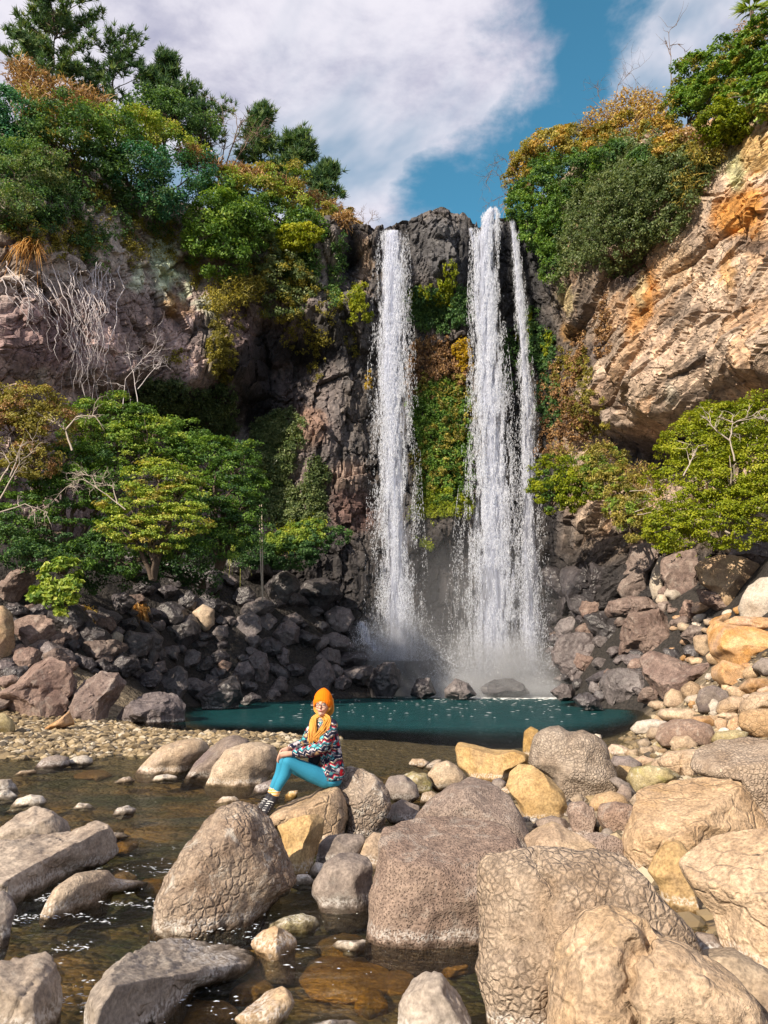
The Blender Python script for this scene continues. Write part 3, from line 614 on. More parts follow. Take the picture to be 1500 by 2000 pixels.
    if sink:      # the foot goes on below the water or into the ground
        lowm = np.maximum(sstep(-.55 * hpx / 2 * mpp, -hpx / 2 * mpp, q3[:, 2]), sstep(-.5, -.95, D[:, 2])); q3[:, 2] -= lowm * ((.10 + .25 * rad) if hpx >= 60 else .01) + (.30 * hpx * mpp if hpx < 60 and group in (GS_, ) else 0); q3[:, :2] *= 1 + lowm[:, None] * ((1.0 if hpx < 45 else .3 if hpx < 90 else .06) if group == GS_ else .04)
    if yaw:       # one end stands further back than the other
        q3[:, 1] += q3[:, 0] * yaw; q3[:, [0, 2]] *= (1 + q3[:, 1] / dist)[:, None]
    if style == 'amber':      # lies flat on the stream bed
        pp = c + q3[:, [0, 2]] / mpp * [1, -1]; dd = np.stack([(pp[:, 0] - 750) / FPX, 0 * pp[:, 0], 0 * pp[:, 0]], 1) + C_UP * ((1000 - pp[:, 1]) / FPX)[:, None] + C_FWD
        zl = z - .02; Wd = CAM + dd * ((zl - CAM[2]) / dd[:, 2])[:, None]; Wd[:, 2] += -p[:, 1] * .06; q3 = None
    if q3 is not None: Wd = ctr + q3[:, :1] * rt + q3[:, 1:2] * d + q3[:, 2:] * upv
    loc = ctr - np.array([0, 0, hpx / 2 * mpp])
    o = mesh_np(name, Wd, F, RM[style], loc=loc, smooth=style not in ('dark', 'lilac', 'brown'))
    tag(o, label, cat, group)
    return o
def trace(tagc, flat):
    ox, oy, s = TAGS[tagc]; a = np.array(flat, float).reshape(-1, 2); return a * s + [ox, oy]

GS = 'boulders in the shallow stream'; GB = 'boulders heaped on the near bank'; GL = 'rocks piled under the shaded cliff'; GR = 'rocks piled under the sunny cliff'; GE = 'pale stones along the pool edge'
BOULDERS = [
 # ---- stream, near left
 ('brownknob', 'L', [612,770,625,700,660,610,720,510,790,420,850,365,930,348,1000,365,1050,420,1100,500,1140,580,1158,650,1120,690,1060,720,980,780,880,808,760,808,660,795], 'large dome shaped boulder with a cracked whitish cap standing in the stream', GS, {'yaw': .25}),
 ('slab', 'L', [358,1110,375,1040,430,980,520,920,610,885,720,890,860,920,960,950,1005,985,990,1020,900,1050,800,1060,700,1100,600,1130,500,1160,430,1168,380,1145], 'long low grey slab lying alone in the dark stream', GS, {'cuts': [(.05,-.42,.9,.30),(.25,-.95,-.1,.62)], 'dm': 1.5, 'yaw': 1.0}),
 ('slab', 'L', [-20,450,60,385,130,352,190,375,250,420,262,445,275,480,240,500,120,520,0,520], 'pointed grey rock behind the broad slab at the stream edge', GS, {'cuts': [(-.3,-.35,.9,.45)]}),
 ('slab', 'L', [-60,560,0,475,130,465,270,460,370,428,400,440,430,490,447,550,400,590,300,620,180,650,80,670,20,672,-40,640], 'broad grey slab with a tilted sunny top and a shaded front', GS, {'cuts': [(-.25,-.40,.88,.22),(.35,-.9,-.1,.55)], 'dm': 1.2, 'yaw': .8}),
 ('tan', 'L', [198,700,230,650,300,610,370,603,420,610,450,640,520,655,575,660,560,690,440,700,350,720,260,725,210,715], 'low wet rock with rusty staining washed by the stream', GS, {'yaw': 1.0}),
 ('slab', 'L', [-60,960,0,957,80,955,155,950,190,975,220,1040,240,1120,235,1200,200,1260,-60,1260], 'grey blocky rock cut by the bottom corner of the view with a dark split', GS, {'grooves': [([(60,1930),(45,1950),(25,1985)],5,9)], 'cuts': [(.1,-.5,.85,.55),(.9,-.4,0,.6)]}),
 ('moss', 'L', [1035,815,1060,775,1110,755,1180,745,1235,760,1250,790,1225,820,1150,832,1080,835], 'flat stone mottled yellow with moss beside the domed boulder', GS, {}),
 ('tan', 'L', [978,880,1020,840,1070,825,1120,840,1155,870,1165,910,1130,945,1050,940,1000,920], 'small beige rock with a split face below the mossy flat stone', GS, {'cuts': [(-.5,-.7,.5,.5),(.8,-.5,.2,.5)]}),
 ('grey', 'L', [1215,690,1225,640,1265,580,1320,545,1385,538,1440,555,1460,600,1450,680,1445,740,1380,755,1310,760,1250,730], 'round two toned grey and tan boulder next to the big pitted one', GS, {}),
 ('gold', 'L', [1080,430,1130,405,1190,388,1240,388,1265,410,1260,470,1225,540,1190,580,1150,570,1120,520], 'smooth golden boulder in front of the seat rock', GS, {'base_y': 1712, 'cuts': [(-.5,-.8,.3,.45),(.8,-.5,-.2,.5)]}),
 ('wrin', 'L', [1040,395,1090,350,1150,325,1220,305,1240,288,1290,270,1325,285,1350,330,1370,400,1345,450,1290,470,1240,470,1180,440,1100,430,1055,425], 'tan wrinkled rock that the woman sits on', GS, {'base_y': 1650, 'cuts': [(-.35,-.25,.9,.42)], 'dm': 1.25}),
 ('brownknob', 'L', [1290,270,1320,215,1360,195,1420,210,1480,245,1520,290,1530,350,1500,400,1440,430,1370,440,1350,360,1310,310], 'rough brown boulder rising directly behind the seat rock', GS, {'base_y': 1640, 'cuts': [(-.4,-.6,.6,.6)]}),
 ('tan', 'L', [818,250,830,200,880,130,950,105,1020,100,1070,115,1088,160,1075,210,1030,250,960,270,880,268], 'rounded beige boulder just past the feet of the woman', GS, {}),
 ('grey', 'L', [738,225,760,180,820,120,870,85,910,75,950,90,975,105,900,130,860,180,840,240,780,235], 'sloping beige boulder leaning behind the rounded one by the gravel', GS, {'cuts': [(-.6,-.4,.6,.5)]}),
 ('tan', 'L', [548,200,590,150,640,110,700,95,760,88,800,100,818,130,780,170,740,200,690,212,600,218], 'flat topped pinkish rock at the edge of the gravel bar', GS, {}),
 ('grey', 'L', [620,205,640,165,680,155,695,185,690,208], 'little shaded grey stone against the flat topped rock', GS, {'dm': 1}),
 ('pale', 'L', [590,238,610,218,650,212,690,222,693,240,650,250], 'small pale dome stone in front of the flat topped rock', GS, {}),
 ('grey', 'L', [985,285,1000,245,1060,225,1100,228,1095,265,1040,295], 'grey stone below the lower leg of the woman', GS, {}),
 ('slab', 'L', [-30,285,0,222,40,225,65,255,72,280,30,292], 'grey stone in the stream with a rounded shoulder, cut by the edge', GS, {}),
 ('pale', 'L', [-30,320,0,272,30,266,68,295,60,322], 'whitish stone below the round shouldered grey one', GS, {}),
 ('pale', 'L', [45,332,70,300,120,285,165,295,180,320,160,345,80,347], 'pale loaf shaped stone standing clear in the stream', GS, {}),
 ('pale', 'L', [285,347,310,325,345,330,372,350,330,358], 'tiny pale stone pair midway across the stream', GS, {}),
 ('slab', 'L', [438,368,460,340,500,332,530,348,520,372,480,382], 'small grey angular stone in the middle of the stream', GS, {}),
 ('tan', 'L', [838,326,870,300,915,300,940,318,920,337,870,337], 'flat pale stone peeping out behind the domed boulder', GS, {}),
 ('tan', 'L', [442,247,480,228,505,225,530,243,500,256], 'little pinkish pointed stone breaking the calm water', GS, {}),
 ('pale', 'L', [255,167,290,140,335,135,360,150,362,172,310,187], 'pale stone touching the water at the gravel bar', GS, {}),
 ('grey', 'L', [140,178,170,140,220,128,265,140,270,172,220,197,160,197], 'dark grey stone at the gravel bar edge', GS, {}),
 ('tan', 'L', [55,220,80,204,130,202,145,212,110,224], 'small tan stone on the waterline near the gravel', GS, {}),
 ('tan', 'L', [915,1170,960,1140,1000,1110,1040,1080,1100,1070,1135,1090,1150,1130,1120,1180,1060,1225,960,1225], 'beige wedge shaped stone at the bottom of the view', GS, {'cuts': [(-.3,-.5,.8,.5)]}),
 ('slab', 'L', [1165,1215,1200,1175,1290,1160,1370,1163,1430,1190,1450,1240,1150,1250], 'top of a grey stone at the bottom centre edge', GS, {}),
 ('slab', 'L', [485,1215,540,1180,600,1178,660,1195,680,1240,470,1240], 'low grey stone top beneath the long slab', GS, {}),
 ('pale', 'L', [1295,878,1320,858,1430,858,1420,892,1370,912], 'flat pale yellow stone awash between boulders', GS, {}),
 ('grey', 'L', [1235,565,1245,500,1280,470,1350,460,1420,465,1435,490,1400,545,1330,570,1270,590], 'smooth dark grey rock wedged right of the golden boulder', GS, {}),
 ('tan', 'L', [1395,550,1420,490,1460,455,1510,460,1530,520,1500,590,1440,585], 'beige rock partly hidden behind the pitted boulder', GS, {}),
 ('pale', 'L', [1145,645,1160,600,1200,598,1232,625,1205,655], 'small whitish rock in the gap beside the domed boulder', GS, {}),
 ('grey', 'L', [-60,710,0,690,30,710,58,760,40,830,0,885,-50,885], 'grey rock cut off by the edge of the view below the slab', GS, {}),
 ('slab', 'L', [388,458,420,437,480,443,505,460,450,478], 'thin wet slab lying awash beside the broad slab', GS, {}),
 ('amber', 'L', [410,515,440,480,520,480,545,500,500,525], 'thin amber stone just under the surface near the broad slab', GS, {'z': -.07, 'sink': False}),
 ('gold', 'L', [1112,300,1130,278,1165,275,1160,303,1125,315], 'little yellow stone under the bent knees', GS, {}),
 ('pale', 'L', [1205,592,1230,545,1280,555,1300,592,1250,620], 'rough whitish stone below the dark grey rock', GS, {}),
 ('grey', 'L', [1100,330,1150,305,1220,290,1240,300,1180,330,1120,350], 'thin grey stone under the seat rock', GS, {'base_y': 1585}),
 ('grey', 'L', [1000,330,1040,318,1075,330,1060,350,1010,350], 'small dark stone beside the shoes', GS, {}),
 # ---- under water
 ('amber', 'L', [1165,1040,1210,960,1300,945,1420,950,1520,990,1540,1060,1440,1110,1290,1110,1200,1090], 'large amber rock lying under the clear water', GS, {'z': -.12, 'sink': False}),
 ('amber', 'L', [650,1200,700,1150,800,1120,900,1130,935,1165,880,1220,700,1240], 'amber brown rock under water near the bottom edge', GS, {'z': -.12, 'sink': False}),
 ('amber', 'R', [180,940,230,905,290,900,340,935,330,990,250,1005,200,980], 'amber sunken rock below the pitted boulder', GS, {'z': -.12, 'sink': False}),
 ('amber', 'L', [1230,900,1290,860,1420,870,1440,910,1360,940,1260,935], 'dark amber rock around the flat pale yellow stone', GS, {'z': -.08, 'sink': False}),
 ('amber', 'L', [890,1090,960,1050,1060,1050,1090,1085,1000,1110,920,1115], 'olive brown sunken rock behind the wedge stone', GS, {'z': -.12, 'sink': False}),
 ('amber', 'R', [-30,1080,20,1010,90,1000,140,1040,100,1090,20,1110], 'sunken stone beside the bottom grey boulder', GS, {'z': -.15, 'sink': False}),
 ('amber', 'L', [1380,1130,1430,1080,1500,1090,1520,1140,1440,1165], 'small sunken amber stone near the bottom', GS, {'z': -.12, 'sink': False}),
 ('amber', 'L', [520,680,560,640,640,650,650,690,590,710], 'rusty sunken rock beside the washed rock', GS, {'z': -.08, 'sink': False}),
 ('amber', 'L', [420,640,440,615,500,608,540,630,500,655], 'brown sunken stone behind the washed rock', GS, {'z': -.08, 'sink': False}),
 ('amber', 'L', [280,235,320,215,400,212,440,228,380,245], 'brown sunken stone near the gravel bar', GS, {'z': -.08, 'sink': False}),
 # ---- near bank, right
 ('pit', 'R', [-60,830,-50,700,-20,560,0,460,60,425,130,410,250,400,400,405,480,430,530,480,568,560,575,640,540,760,480,840,370,868,250,872,100,870,0,850], 'huge smooth pinkish boulder covered in fine pits', GB, {'cuts': [(0,-.5,.86,.62)]}),
 ('pit', 'R', [125,400,170,340,250,280,340,245,420,255,490,310,540,390,570,470,540,520,300,520,140,470], 'brown pitted boulder peaking behind the huge pinkish one', GB, {}),
 ('knob', 'R', [370,640,400,600,480,575,600,555,720,545,850,545,950,570,1030,630,1080,700,1140,770,1190,830,1220,900,1200,1000,1050,1100,800,1230,640,1270,430,1260,400,1130,355,1020,365,960,372,800], 'massive cream boulder with pebbly cracked skin and a deep seam', GB, {'dm': .6, 'grooves': [([(1055,1690),(1082,1760),(1085,1850),(1075,1990)],7,16),([(985,1850),(1080,1850)],4,6)]}),
 ('wrin', 'R', [632,1240,650,1050,680,950,730,870,790,800,870,780,960,785,1040,820,1090,880,1180,895,1260,940,1360,1000,1430,1080,1460,1200,1470,1300,640,1300], 'big yellowish two lobed boulder at the bottom of the view', GB, {'grooves': [([(1275,1840),(1248,1862),(1235,1890),(1228,1950),(1235,2020)],12,46),([(1090,1900),(1130,1875),(1215,1860),(1240,1880)],4,7)], 'dm': .8, 'base_y': 2130}),
 ('wrin', 'R', [1165,600,1200,560,1280,500,1380,460,1500,440,1600,440,1660,700,1600,960,1500,1000,1460,980,1400,930,1300,820,1230,720,1180,640], 'tilted pale boulder with orange underside at the right edge', GB, {'cuts': [(-.15,-.45,.86,.40),(-.55,-.75,-.35,.50)], 'dm': .8}),
 ('wrin', 'R', [930,540,945,480,990,380,1000,310,1060,280,1150,250,1260,238,1380,245,1420,280,1470,380,1480,430,1400,480,1280,540,1180,590,1040,600,960,575], 'wide tan boulder with a flat wrinkled top behind the cracked one', GB, {'cuts': [(-.1,-.55,.82,.42),(.7,-.65,.1,.62)]}),
 ('gold', 'R', [1035,610,1060,560,1110,500,1160,490,1200,540,1200,600,1215,700,1225,740,1160,760,1110,720], 'smooth yellowish rock squeezed under the tilted pale boulder', GB, {}),
 ('tan', 'R', [550,480,600,440,660,415,720,440,780,470,830,510,845,545,840,610,570,610,562,530], 'smooth sand coloured block rising behind the cracked boulder', GB, {'cuts': [(.2,-.8,.5,.45),(-.6,-.3,.7,.6)]}),
 ('gold', 'R', [475,275,490,225,530,190,580,190,640,230,700,290,715,350,690,385,620,390,570,402,540,370,500,310], 'deep golden smooth boulder below the pale knobbly peak', GB, {'cuts': [(-.4,-.6,.65,.5)]}),
 ('knob', 'R', [565,190,580,120,600,75,640,45,690,42,730,65,780,55,830,75,870,110,880,170,905,230,910,270,870,310,800,330,720,320,690,280,640,230,590,200], 'pale knobbly peaked boulder by the water', GB, {}),
 ('gold', 'R', [278,130,290,105,350,110,440,130,520,130,570,150,570,170,520,190,490,220,480,255,420,250,340,235,290,195], 'long golden block lying near the pool', GB, {'cuts': [(0,-.25,.95,.45),(-.1,-.95,.1,.5)]}),
 ('gold', 'R', [540,140,548,60,575,38,605,55,600,100,585,160,550,160], 'narrow upright golden stone behind the knobbly peak', GB, {}),
 ('grey', 'R', [2,270,20,235,80,228,130,265,138,315,100,335,40,325,8,300], 'smooth mauve grey stone right of the seat rock', GB, {}),
 ('moss', 'R', [60,235,110,215,170,225,190,260,180,300,120,300], 'tan stone with a mossy side behind the mauve grey one', GB, {}),
 ('tan', 'R', [168,230,200,185,250,172,290,195,325,240,310,270,260,275,210,290,180,270], 'brownish stone left of the long golden block', GB, {}),
 ('sand', 'R', [95,187,110,165,155,165,180,180,150,202], 'small cream stone out in the water before the pool', GB, {}),
 ('grey', 'R', [5,395,30,345,70,325,140,350,140,400,100,420,30,415], 'crumpled grey stone between the brown boulders', GB, {'cuts': [(.5,-.7,.4,.5)]}),
 ('tan', 'R', [140,335,150,300,185,290,215,305,195,345], 'small beige block above the brown pitted boulder', GB, {}),
 ('pit', 'R', [715,370,730,340,780,332,820,360,830,410,810,455,760,460,725,420], 'brown pebbly ball shaped stone under the knobbly peak', GB, {}),
 ('pit', 'R', [832,390,850,345,910,335,970,345,992,385,980,440,950,470,890,460,845,430], 'smooth round brown stone beside the ball shaped one', GB, {}),
 ('tan', 'R', [800,350,830,305,890,290,940,310,960,345,900,360,850,360,820,375], 'pinkish stone resting above the round brown stone', GB, {}),
 ('grey', 'R', [575,435,610,400,660,388,710,400,740,440,700,460,640,440], 'brown stone in the gap under the deep golden boulder', GB, {}),
 ('pit', 'R', [770,475,830,455,900,465,938,490,930,560,850,565,790,520], 'dark brown pitted stone beside the sand coloured block', GB, {}),
 ('grey', 'R', [878,188,900,155,960,152,1005,180,1000,210,920,210], 'grey brown flat stone behind the knobbly peak', GB, {}),
 ('gold', 'R', [895,220,920,190,965,195,978,230,950,265,910,250], 'tan egg shaped stone beside the knobbly peak', GB, {}),
 ('moss', 'R', [950,245,970,205,1040,190,1110,200,1160,230,1100,262,1010,305,970,295], 'brown smooth rock with dark underside behind the wide tan boulder', GB, {}),
 ('wrin', 'R', [1068,180,1110,140,1190,128,1260,130,1245,190,1210,240,1140,230,1090,210], 'pale smooth rock split by one dark crack', GB, {'grooves': [([(1333,1474),(1330,1495),(1332,1512)],2.5,6)]}),
 ('knob', 'R', [1205,200,1240,130,1320,95,1420,80,1560,85,1600,250,1560,400,1490,400,1440,330,1410,290,1380,265,1300,255,1220,225], 'wide whitish boulder with pebbled face at the right edge', GB, {'cuts': [(-.1,-.3,.95,.5)]}),
 ('grey', 'R', [905,305,930,262,965,280,970,325,935,340], 'grey shard leaning below the knobbly peak', GB, {}),
 ('sand', 'R', [960,172,1010,152,1060,165,1065,192,1010,195], 'tan flat stone on the bank near the shallow water', GB, {}),
 ('sand', 'R', [868,132,890,108,930,112,985,140,940,152,880,152], 'pale flat stones edge touching the pool behind the peak', GB, {}),
 ('pale', 'R', [815,80,825,66,848,70,850,88,825,92], 'tiny white stone above the knobbly peak', GB, {}),
 ('slab', 'R', [45,1250,60,1130,105,1050,160,1018,225,1022,270,1060,310,1110,335,1170,345,1260], 'upright grey boulder with a pitted rounded top at the bottom', GS, {'base_y': 2040}),
 ('tan', 'R', [1270,950,1380,930,1460,970,1600,1020,1600,1300,1470,1300,1440,1120,1350,1010], 'rust tinged bare rock at the lower right corner', GB, {}),
 ('sand', 'R', [1470,1270,1480,1150,1520,1090,1600,1080,1600,1290], 'smooth pale stone in the very corner of the view', GB, {}),
 ('grey', 'R', [1195,910,1225,850,1290,850,1340,920,1300,960,1220,950], 'shadowed grey stone in the hole under the tilted boulder', GB, {}),
 ('grey', 'R', [880,250,910,235,960,262,985,300,960,330,930,300], 'small grey brown stone wedged by the egg shaped one', GB, {}),
 ('tan', 'R', [960,330,985,300,1000,330,995,370,970,360], 'small tan stone behind the round brown stone', GB, {}),
 # ---- pool edge, right
 ('pale', 'R', [962,50,990,20,1050,8,1105,18,1105,42,1040,70,980,64], 'flat whitish disc stone jutting into the pool', GE, {}),
 ('pit', 'R', [1062,90,1080,40,1130,12,1200,8,1270,30,1292,75,1270,115,1180,125,1090,115], 'round brownish boulder at the pool edge', GE, {}),
 ('sand', 'R', [1118,105,1135,78,1190,75,1225,105,1212,132,1130,132], 'pale egg leaning on the round brownish boulder', GE, {}),
 ('moss', 'R', [1048,108,1080,90,1120,95,1125,128,1070,130], 'small yellowish stone before the round brownish boulder', GE, {}),
 ('moss', 'R', [1278,98,1300,62,1380,50,1420,60,1410,92,1340,112], 'mossy yellow flat rock right of the round brownish boulder', GE, {}),
 ('sand', 'C', [795,385,810,360,860,355,920,375,910,405,840,412], 'flat sandy stone reaching furthest into the pool', GE, {}),
 ('sand', 'C', [885,380,900,320,940,283,985,300,1010,350,1000,395,930,400], 'pointed sandy block above the flat stones', GE, {}),
 ('sand', 'C', [855,440,880,408,960,400,1060,405,1108,440,1090,470,980,478,890,468], 'long flat sandy stone at the pool edge', GE, {}),
 ('wrin', 'C', [990,290,1010,262,1050,238,1095,260,1110,300,1080,345,1030,360,1000,330], 'wrinkled whitish block on the bank above the pool', GE, {}),
 ('grey', 'C', [1080,360,1110,290,1180,265,1260,300,1270,340,1210,390,1150,430,1095,425], 'grey brown wedge with a lit left end', GE, {}),
 ('wrin', 'C', [1195,420,1225,360,1300,325,1380,345,1370,400,1330,435,1240,450], 'creased tan rock on the upper bank', GE, {}),
 ('wrin', 'C', [1330,430,1345,370,1420,310,1560,300,1580,390,1450,410,1400,440], 'broad tan boulder high on the bank at the edge', GE, {}),
 ('wrin', 'C', [1330,500,1350,430,1420,405,1560,400,1580,560,1440,570,1370,540], 'rough flat topped tan rock on the bank at the edge', GE, {}),
 ('rust', 'C', [1260,515,1275,470,1320,445,1345,480,1330,530,1290,540], 'reddish smooth stone beside the rough flat topped rock', GE, {}),
 ('sand', 'C', [1185,480,1215,455,1260,470,1260,520,1225,545,1195,530], 'tan cobble left of the reddish stone', GE, {}),
 ('sand', 'C', [1140,470,1160,440,1205,445,1210,480,1170,495], 'small tan cobble next to the wedge', GE, {}),
 ('sand', 'C', [1190,445,1240,425,1320,430,1320,455,1270,470,1215,460], 'smooth tan cobble below the creased rock', GE, {}),
 ('rust', 'C', [1030,380,1045,355,1075,358,1080,400,1050,405], 'small rusty cobble beside the pointed block', GE, {}),
 ('pale', 'C', [1150,380,1180,340,1215,365,1200,410,1165,435], 'pale upright cobble behind the wedge', GE, {}),
 # ---- right talus
 ('dark', 'B', [615,320,640,290,710,280,770,305,790,340,770,390,700,405,640,380], 'wet black boulder nearest the upper falls on the sunny side', GR, {}),
 ('dark', 'B', [600,430,640,410,720,430,790,440,860,470,840,520,760,545,690,565,640,520,610,485], 'big wet black boulder with ridged face beside the falls', GR, {'base_y': 1200}),
 ('dark', 'B', [700,415,790,395,880,410,930,440,915,520,860,560,840,500,790,440], 'dark flat boulder behind the ridged black one', GR, {'base_y': 1190}),
 ('lilac', 'B', [655,750,690,690,760,670,830,680,870,730,875,800,830,850,760,855,690,820,660,790], 'round flat faced grey boulder beside the foot of the falls', GR, {'cuts': [(.05,-.98,.1,.42)]}),
 ('lilac', 'B', [665,655,690,620,740,605,772,630,750,670,710,695,672,690], 'small grey oval rock above the round flat faced one', GR, {}),
 ('brown', 'B', [862,590,880,550,960,528,1030,535,1080,580,1000,610,880,610], 'thin reddish brown slab capping a big blocky rock', GR, {'base_y': 1230}),
 ('brown', 'B', [915,740,935,650,960,600,1080,580,1140,640,1155,720,1100,755,1030,720], 'big blocky mauve rock with deep shade below', GR, {'base_y': 1275}),
 ('brown', 'B', [905,500,940,430,970,330,1040,315,1080,345,1085,400,1050,450,1040,535,960,540], 'tall reddish wedge of rock under the bushes', GR, {'cuts': [(-.4,-.8,.3,.5)]}),
 ('pale', 'B', [1035,480,1050,430,1085,365,1095,430,1080,505,1050,535], 'pale greenish shard standing beside the reddish wedge', GR, {}),
 ('brown', 'B', [1090,380,1150,355,1220,345,1230,420,1220,500,1180,535,1110,515,1085,460], 'tan block with a whitish left face right of the shard', GR, {'cuts': [(.2,-.95,.1,.5)]}),
 ('sand', 'B', [1225,410,1260,380,1330,362,1400,375,1460,410,1470,460,1420,535,1380,565,1320,535,1240,475], 'large tan boulder with a chipped face under the bright bush', GR, {'cuts': [(-.2,-.9,.35,.5),(.6,-.7,-.2,.6)]}),
 ('lilac', 'B', [1350,330,1365,265,1420,250,1490,250,1560,280,1560,400,1490,420,1400,395,1355,370], 'grey block at the right edge beneath the bright bush', GR, {'cuts': [(0,-.9,.3,.5)]}),
 ('pale', 'B', [1385,575,1420,500,1470,460,1560,450,1560,615,1440,612,1400,605], 'light grey smooth slab at the right edge below the grey block', GR, {}),
 ('lilac', 'B', [840,870,870,820,940,810,1010,825,1035,880,1020,920,940,938,860,922], 'low mauve rock at the pool edge in the mist', GR, {}),
 ('brown', 'B', [1010,770,1040,740,1120,760,1200,800,1260,790,1320,790,1300,835,1220,865,1170,895,1110,905,1040,875,1015,825], 'long reddish ledge slanting down to the pool', GR, {'cuts': [(-.2,-.75,.6,.45)]}),
 ('rust', 'B', [1270,660,1300,620,1370,640,1450,650,1560,690,1560,740,1440,785,1380,795,1330,785,1280,755], 'large pinkish orange boulder with a polished flank', GR, {'cuts': [(.1,-.8,.6,.5)]}),
 ('rust', 'B', [1330,632,1380,605,1450,610,1560,620,1560,655,1450,675,1390,650], 'orange slab on top of the pinkish boulder', GR, {'base_y': 1245}),
 ('rust', 'B', [1285,810,1330,778,1400,800,1425,835,1380,885,1320,885,1285,850], 'bright orange rusty block above the pool stones', GR, {}),
 ('brown', 'B', [715,200,740,160,800,160,870,180,890,260,850,330,800,345,760,300,720,280], 'tall mauve slab leaning under the creepers', GR, {'cuts': [(.3,-.9,.2,.5)]}),
 ('brown', 'B', [1155,592,1180,540,1230,560,1245,600,1200,625,1160,612], 'small mauve block in the middle of the sunny pile', GR, {}),
 ('brown', 'B', [1158,685,1200,640,1250,650,1268,700,1200,715], 'brown cobble left of the pinkish boulder', GR, {}),
 ('sand', 'B', [1210,690,1225,680,1270,680,1280,740,1250,768,1215,740], 'tan upright cobble below the brown one', GR, {}),
 ('grey', 'B', [1440,805,1480,770,1560,770,1560,840,1480,845], 'grey rounded rock at the right edge of the sunny pile', GR, {}),
 ('rust', 'B', [1380,892,1430,850,1500,850,1510,890,1420,912], 'orange cobble under the grey rounded rock', GR, {}),
 ('pale', 'B', [1060,545,1075,520,1100,525,1112,560,1080,572], 'small whitish stone at the foot of the shard', GR, {}),
 ('pale', 'B', [1092,525,1110,495,1160,510,1168,542,1120,548], 'pale cobble between the shard and the tan block', GR, {}),
 ('brown', 'B', [1230,500,1290,500,1370,560,1390,600,1300,590,1240,550], 'dark brown slab in the shade under the chipped tan boulder', GR, {}),
 ('dark', 'B', [780,600,870,590,930,640,920,720,870,720,800,660], 'wet dark rock in the gap behind the round flat face', GR, {}),
 ('brown', 'B', [1100,60,1140,110,1180,180,1150,220,1100,190,1090,110], 'pinkish rock showing between the creepers and the bright bush', GR, {'base_y': 1050}),
 ('brown', 'B', [990,225,1040,220,1060,290,1040,320,970,320,960,270], 'reddish block among the twigs under the creepers', GR, {'base_y': 1100}),
 ('dark', 'B', [375,888,430,855,500,850,545,875,568,905,520,917,440,922,390,912], 'flat black rock alone in the pool before the falls', GR, {'cuts': [(-.1,-.7,.7,.35)], 'Y': 38.6}),
 ('dark', 'B', [-60,880,-40,810,0,785,40,790,65,830,60,885,20,920,-40,930], 'round dark rock in the spray at the foot of the first stream', GL, {}),
 ('dark', 'B', [75,795,100,775,180,790,200,830,190,880,130,885,85,835], 'dark rock in the spray between the two streams', GL, {}),
 ('dark', 'B', [100,915,130,850,180,850,205,910,150,932], 'small dark rock standing in the pool between the streams', GL, {}),
 ('lilac', 'B', [235,895,280,850,330,870,365,915,300,935,240,925], 'rock blurred by mist under the main stream', GL, {}),
 ('dark', 'B', [-110,780,-70,735,-10,728,40,745,78,775,40,800,-40,800], 'rounded rock where the first stream lands', GL, {}),
 # ---- left talus
 ('brown', 'A', [0,910,60,870,120,800,180,765,240,790,285,850,295,910,250,970,180,1010,100,1005,40,965], 'largest brown boulder of the shaded pile with a pale top edge', GL, {'cuts': [(.1,-.85,.1,.45),(-.6,-.2,.75,.5)]}),
 ('brown', 'A', [268,970,290,910,330,860,390,820,450,830,485,870,460,930,400,1005,330,1022,285,1012], 'second brown boulder beside the largest one', GL, {'cuts': [(-.3,-.75,.5,.45),(.7,-.5,-.2,.55)]}),
 ('lilac', 'A', [455,1012,490,960,560,910,620,902,690,920,725,960,720,1015,600,1025,500,1025], 'low broad grey boulder at the pool end of the gravel bar', GL, {'cuts': [(-.1,-.6,.75,.5)]}),
 ('lilac', 'A', [910,650,930,610,970,588,1010,605,1025,660,985,690,930,698,915,682], 'flat pale lilac face among the black rocks', GL, {'cuts': [(0,-.97,.2,.3)]}),
 ('lilac', 'A', [1012,612,1050,590,1085,625,1050,668,1025,668], 'smaller lilac face split off the flat pale one', GL, {'cuts': [(.1,-.95,.2,.3)]}),
 ('lilac', 'A', [1185,860,1220,810,1260,770,1300,800,1310,860,1270,900,1220,908], 'pale smooth faced rock behind the orange hat', GL, {'cuts': [(-.3,-.9,.25,.35)]}),
 ('lilac', 'A', [610,860,650,820,700,800,730,830,735,890,700,920,650,910], 'grey slanted block above the low broad boulder', GL, {'cuts': [(-.5,-.7,.4,.4)]}),
 ('lilac', 'A', [685,775,700,750,750,735,785,750,780,790,730,815,700,805], 'light grey wedge in the middle of the pile', GL, {'cuts': [(-.2,-.8,.5,.4)]}),
 ('brown', 'A', [60,630,100,605,150,600,200,620,215,670,180,710,110,738,70,705], 'rounded tan boulder on the upper sunny end of the pile', GL, {}),
 ('sand', 'A', [-60,580,0,565,35,590,50,650,55,720,20,772,-60,775], 'tall tan boulder at the left edge of the pile', GL, {}),
 ('brown', 'A', [50,800,60,740,110,725,160,745,150,795,100,832,70,852], 'brown block below the rounded tan boulder', GL, {}),
 ('dark', 'A', [640,650,690,610,750,595,785,640,780,700,730,732,660,722], 'black speckled boulder left of a tan one', GL, {}),
 ('sand', 'A', [750,590,790,560,835,580,838,640,800,678,770,642], 'single tan block amid the black rocks', GL, {}),
 ('lilac', 'A', [800,700,850,645,890,640,895,690,860,712], 'curved grey rock right of the single tan block', GL, {}),
 ('dark', 'A', [1035,490,1070,450,1110,425,1160,450,1175,500,1130,552,1080,557,1045,532], 'shiny black boulder with a lighter cap under the grass', GL, {'base_y': 1190}),
 ('dark', 'A', [1155,520,1190,470,1260,455,1320,480,1335,520,1290,562,1220,592,1175,572], 'striated black oval boulder near the first stream', GL, {'base_y': 1205}),
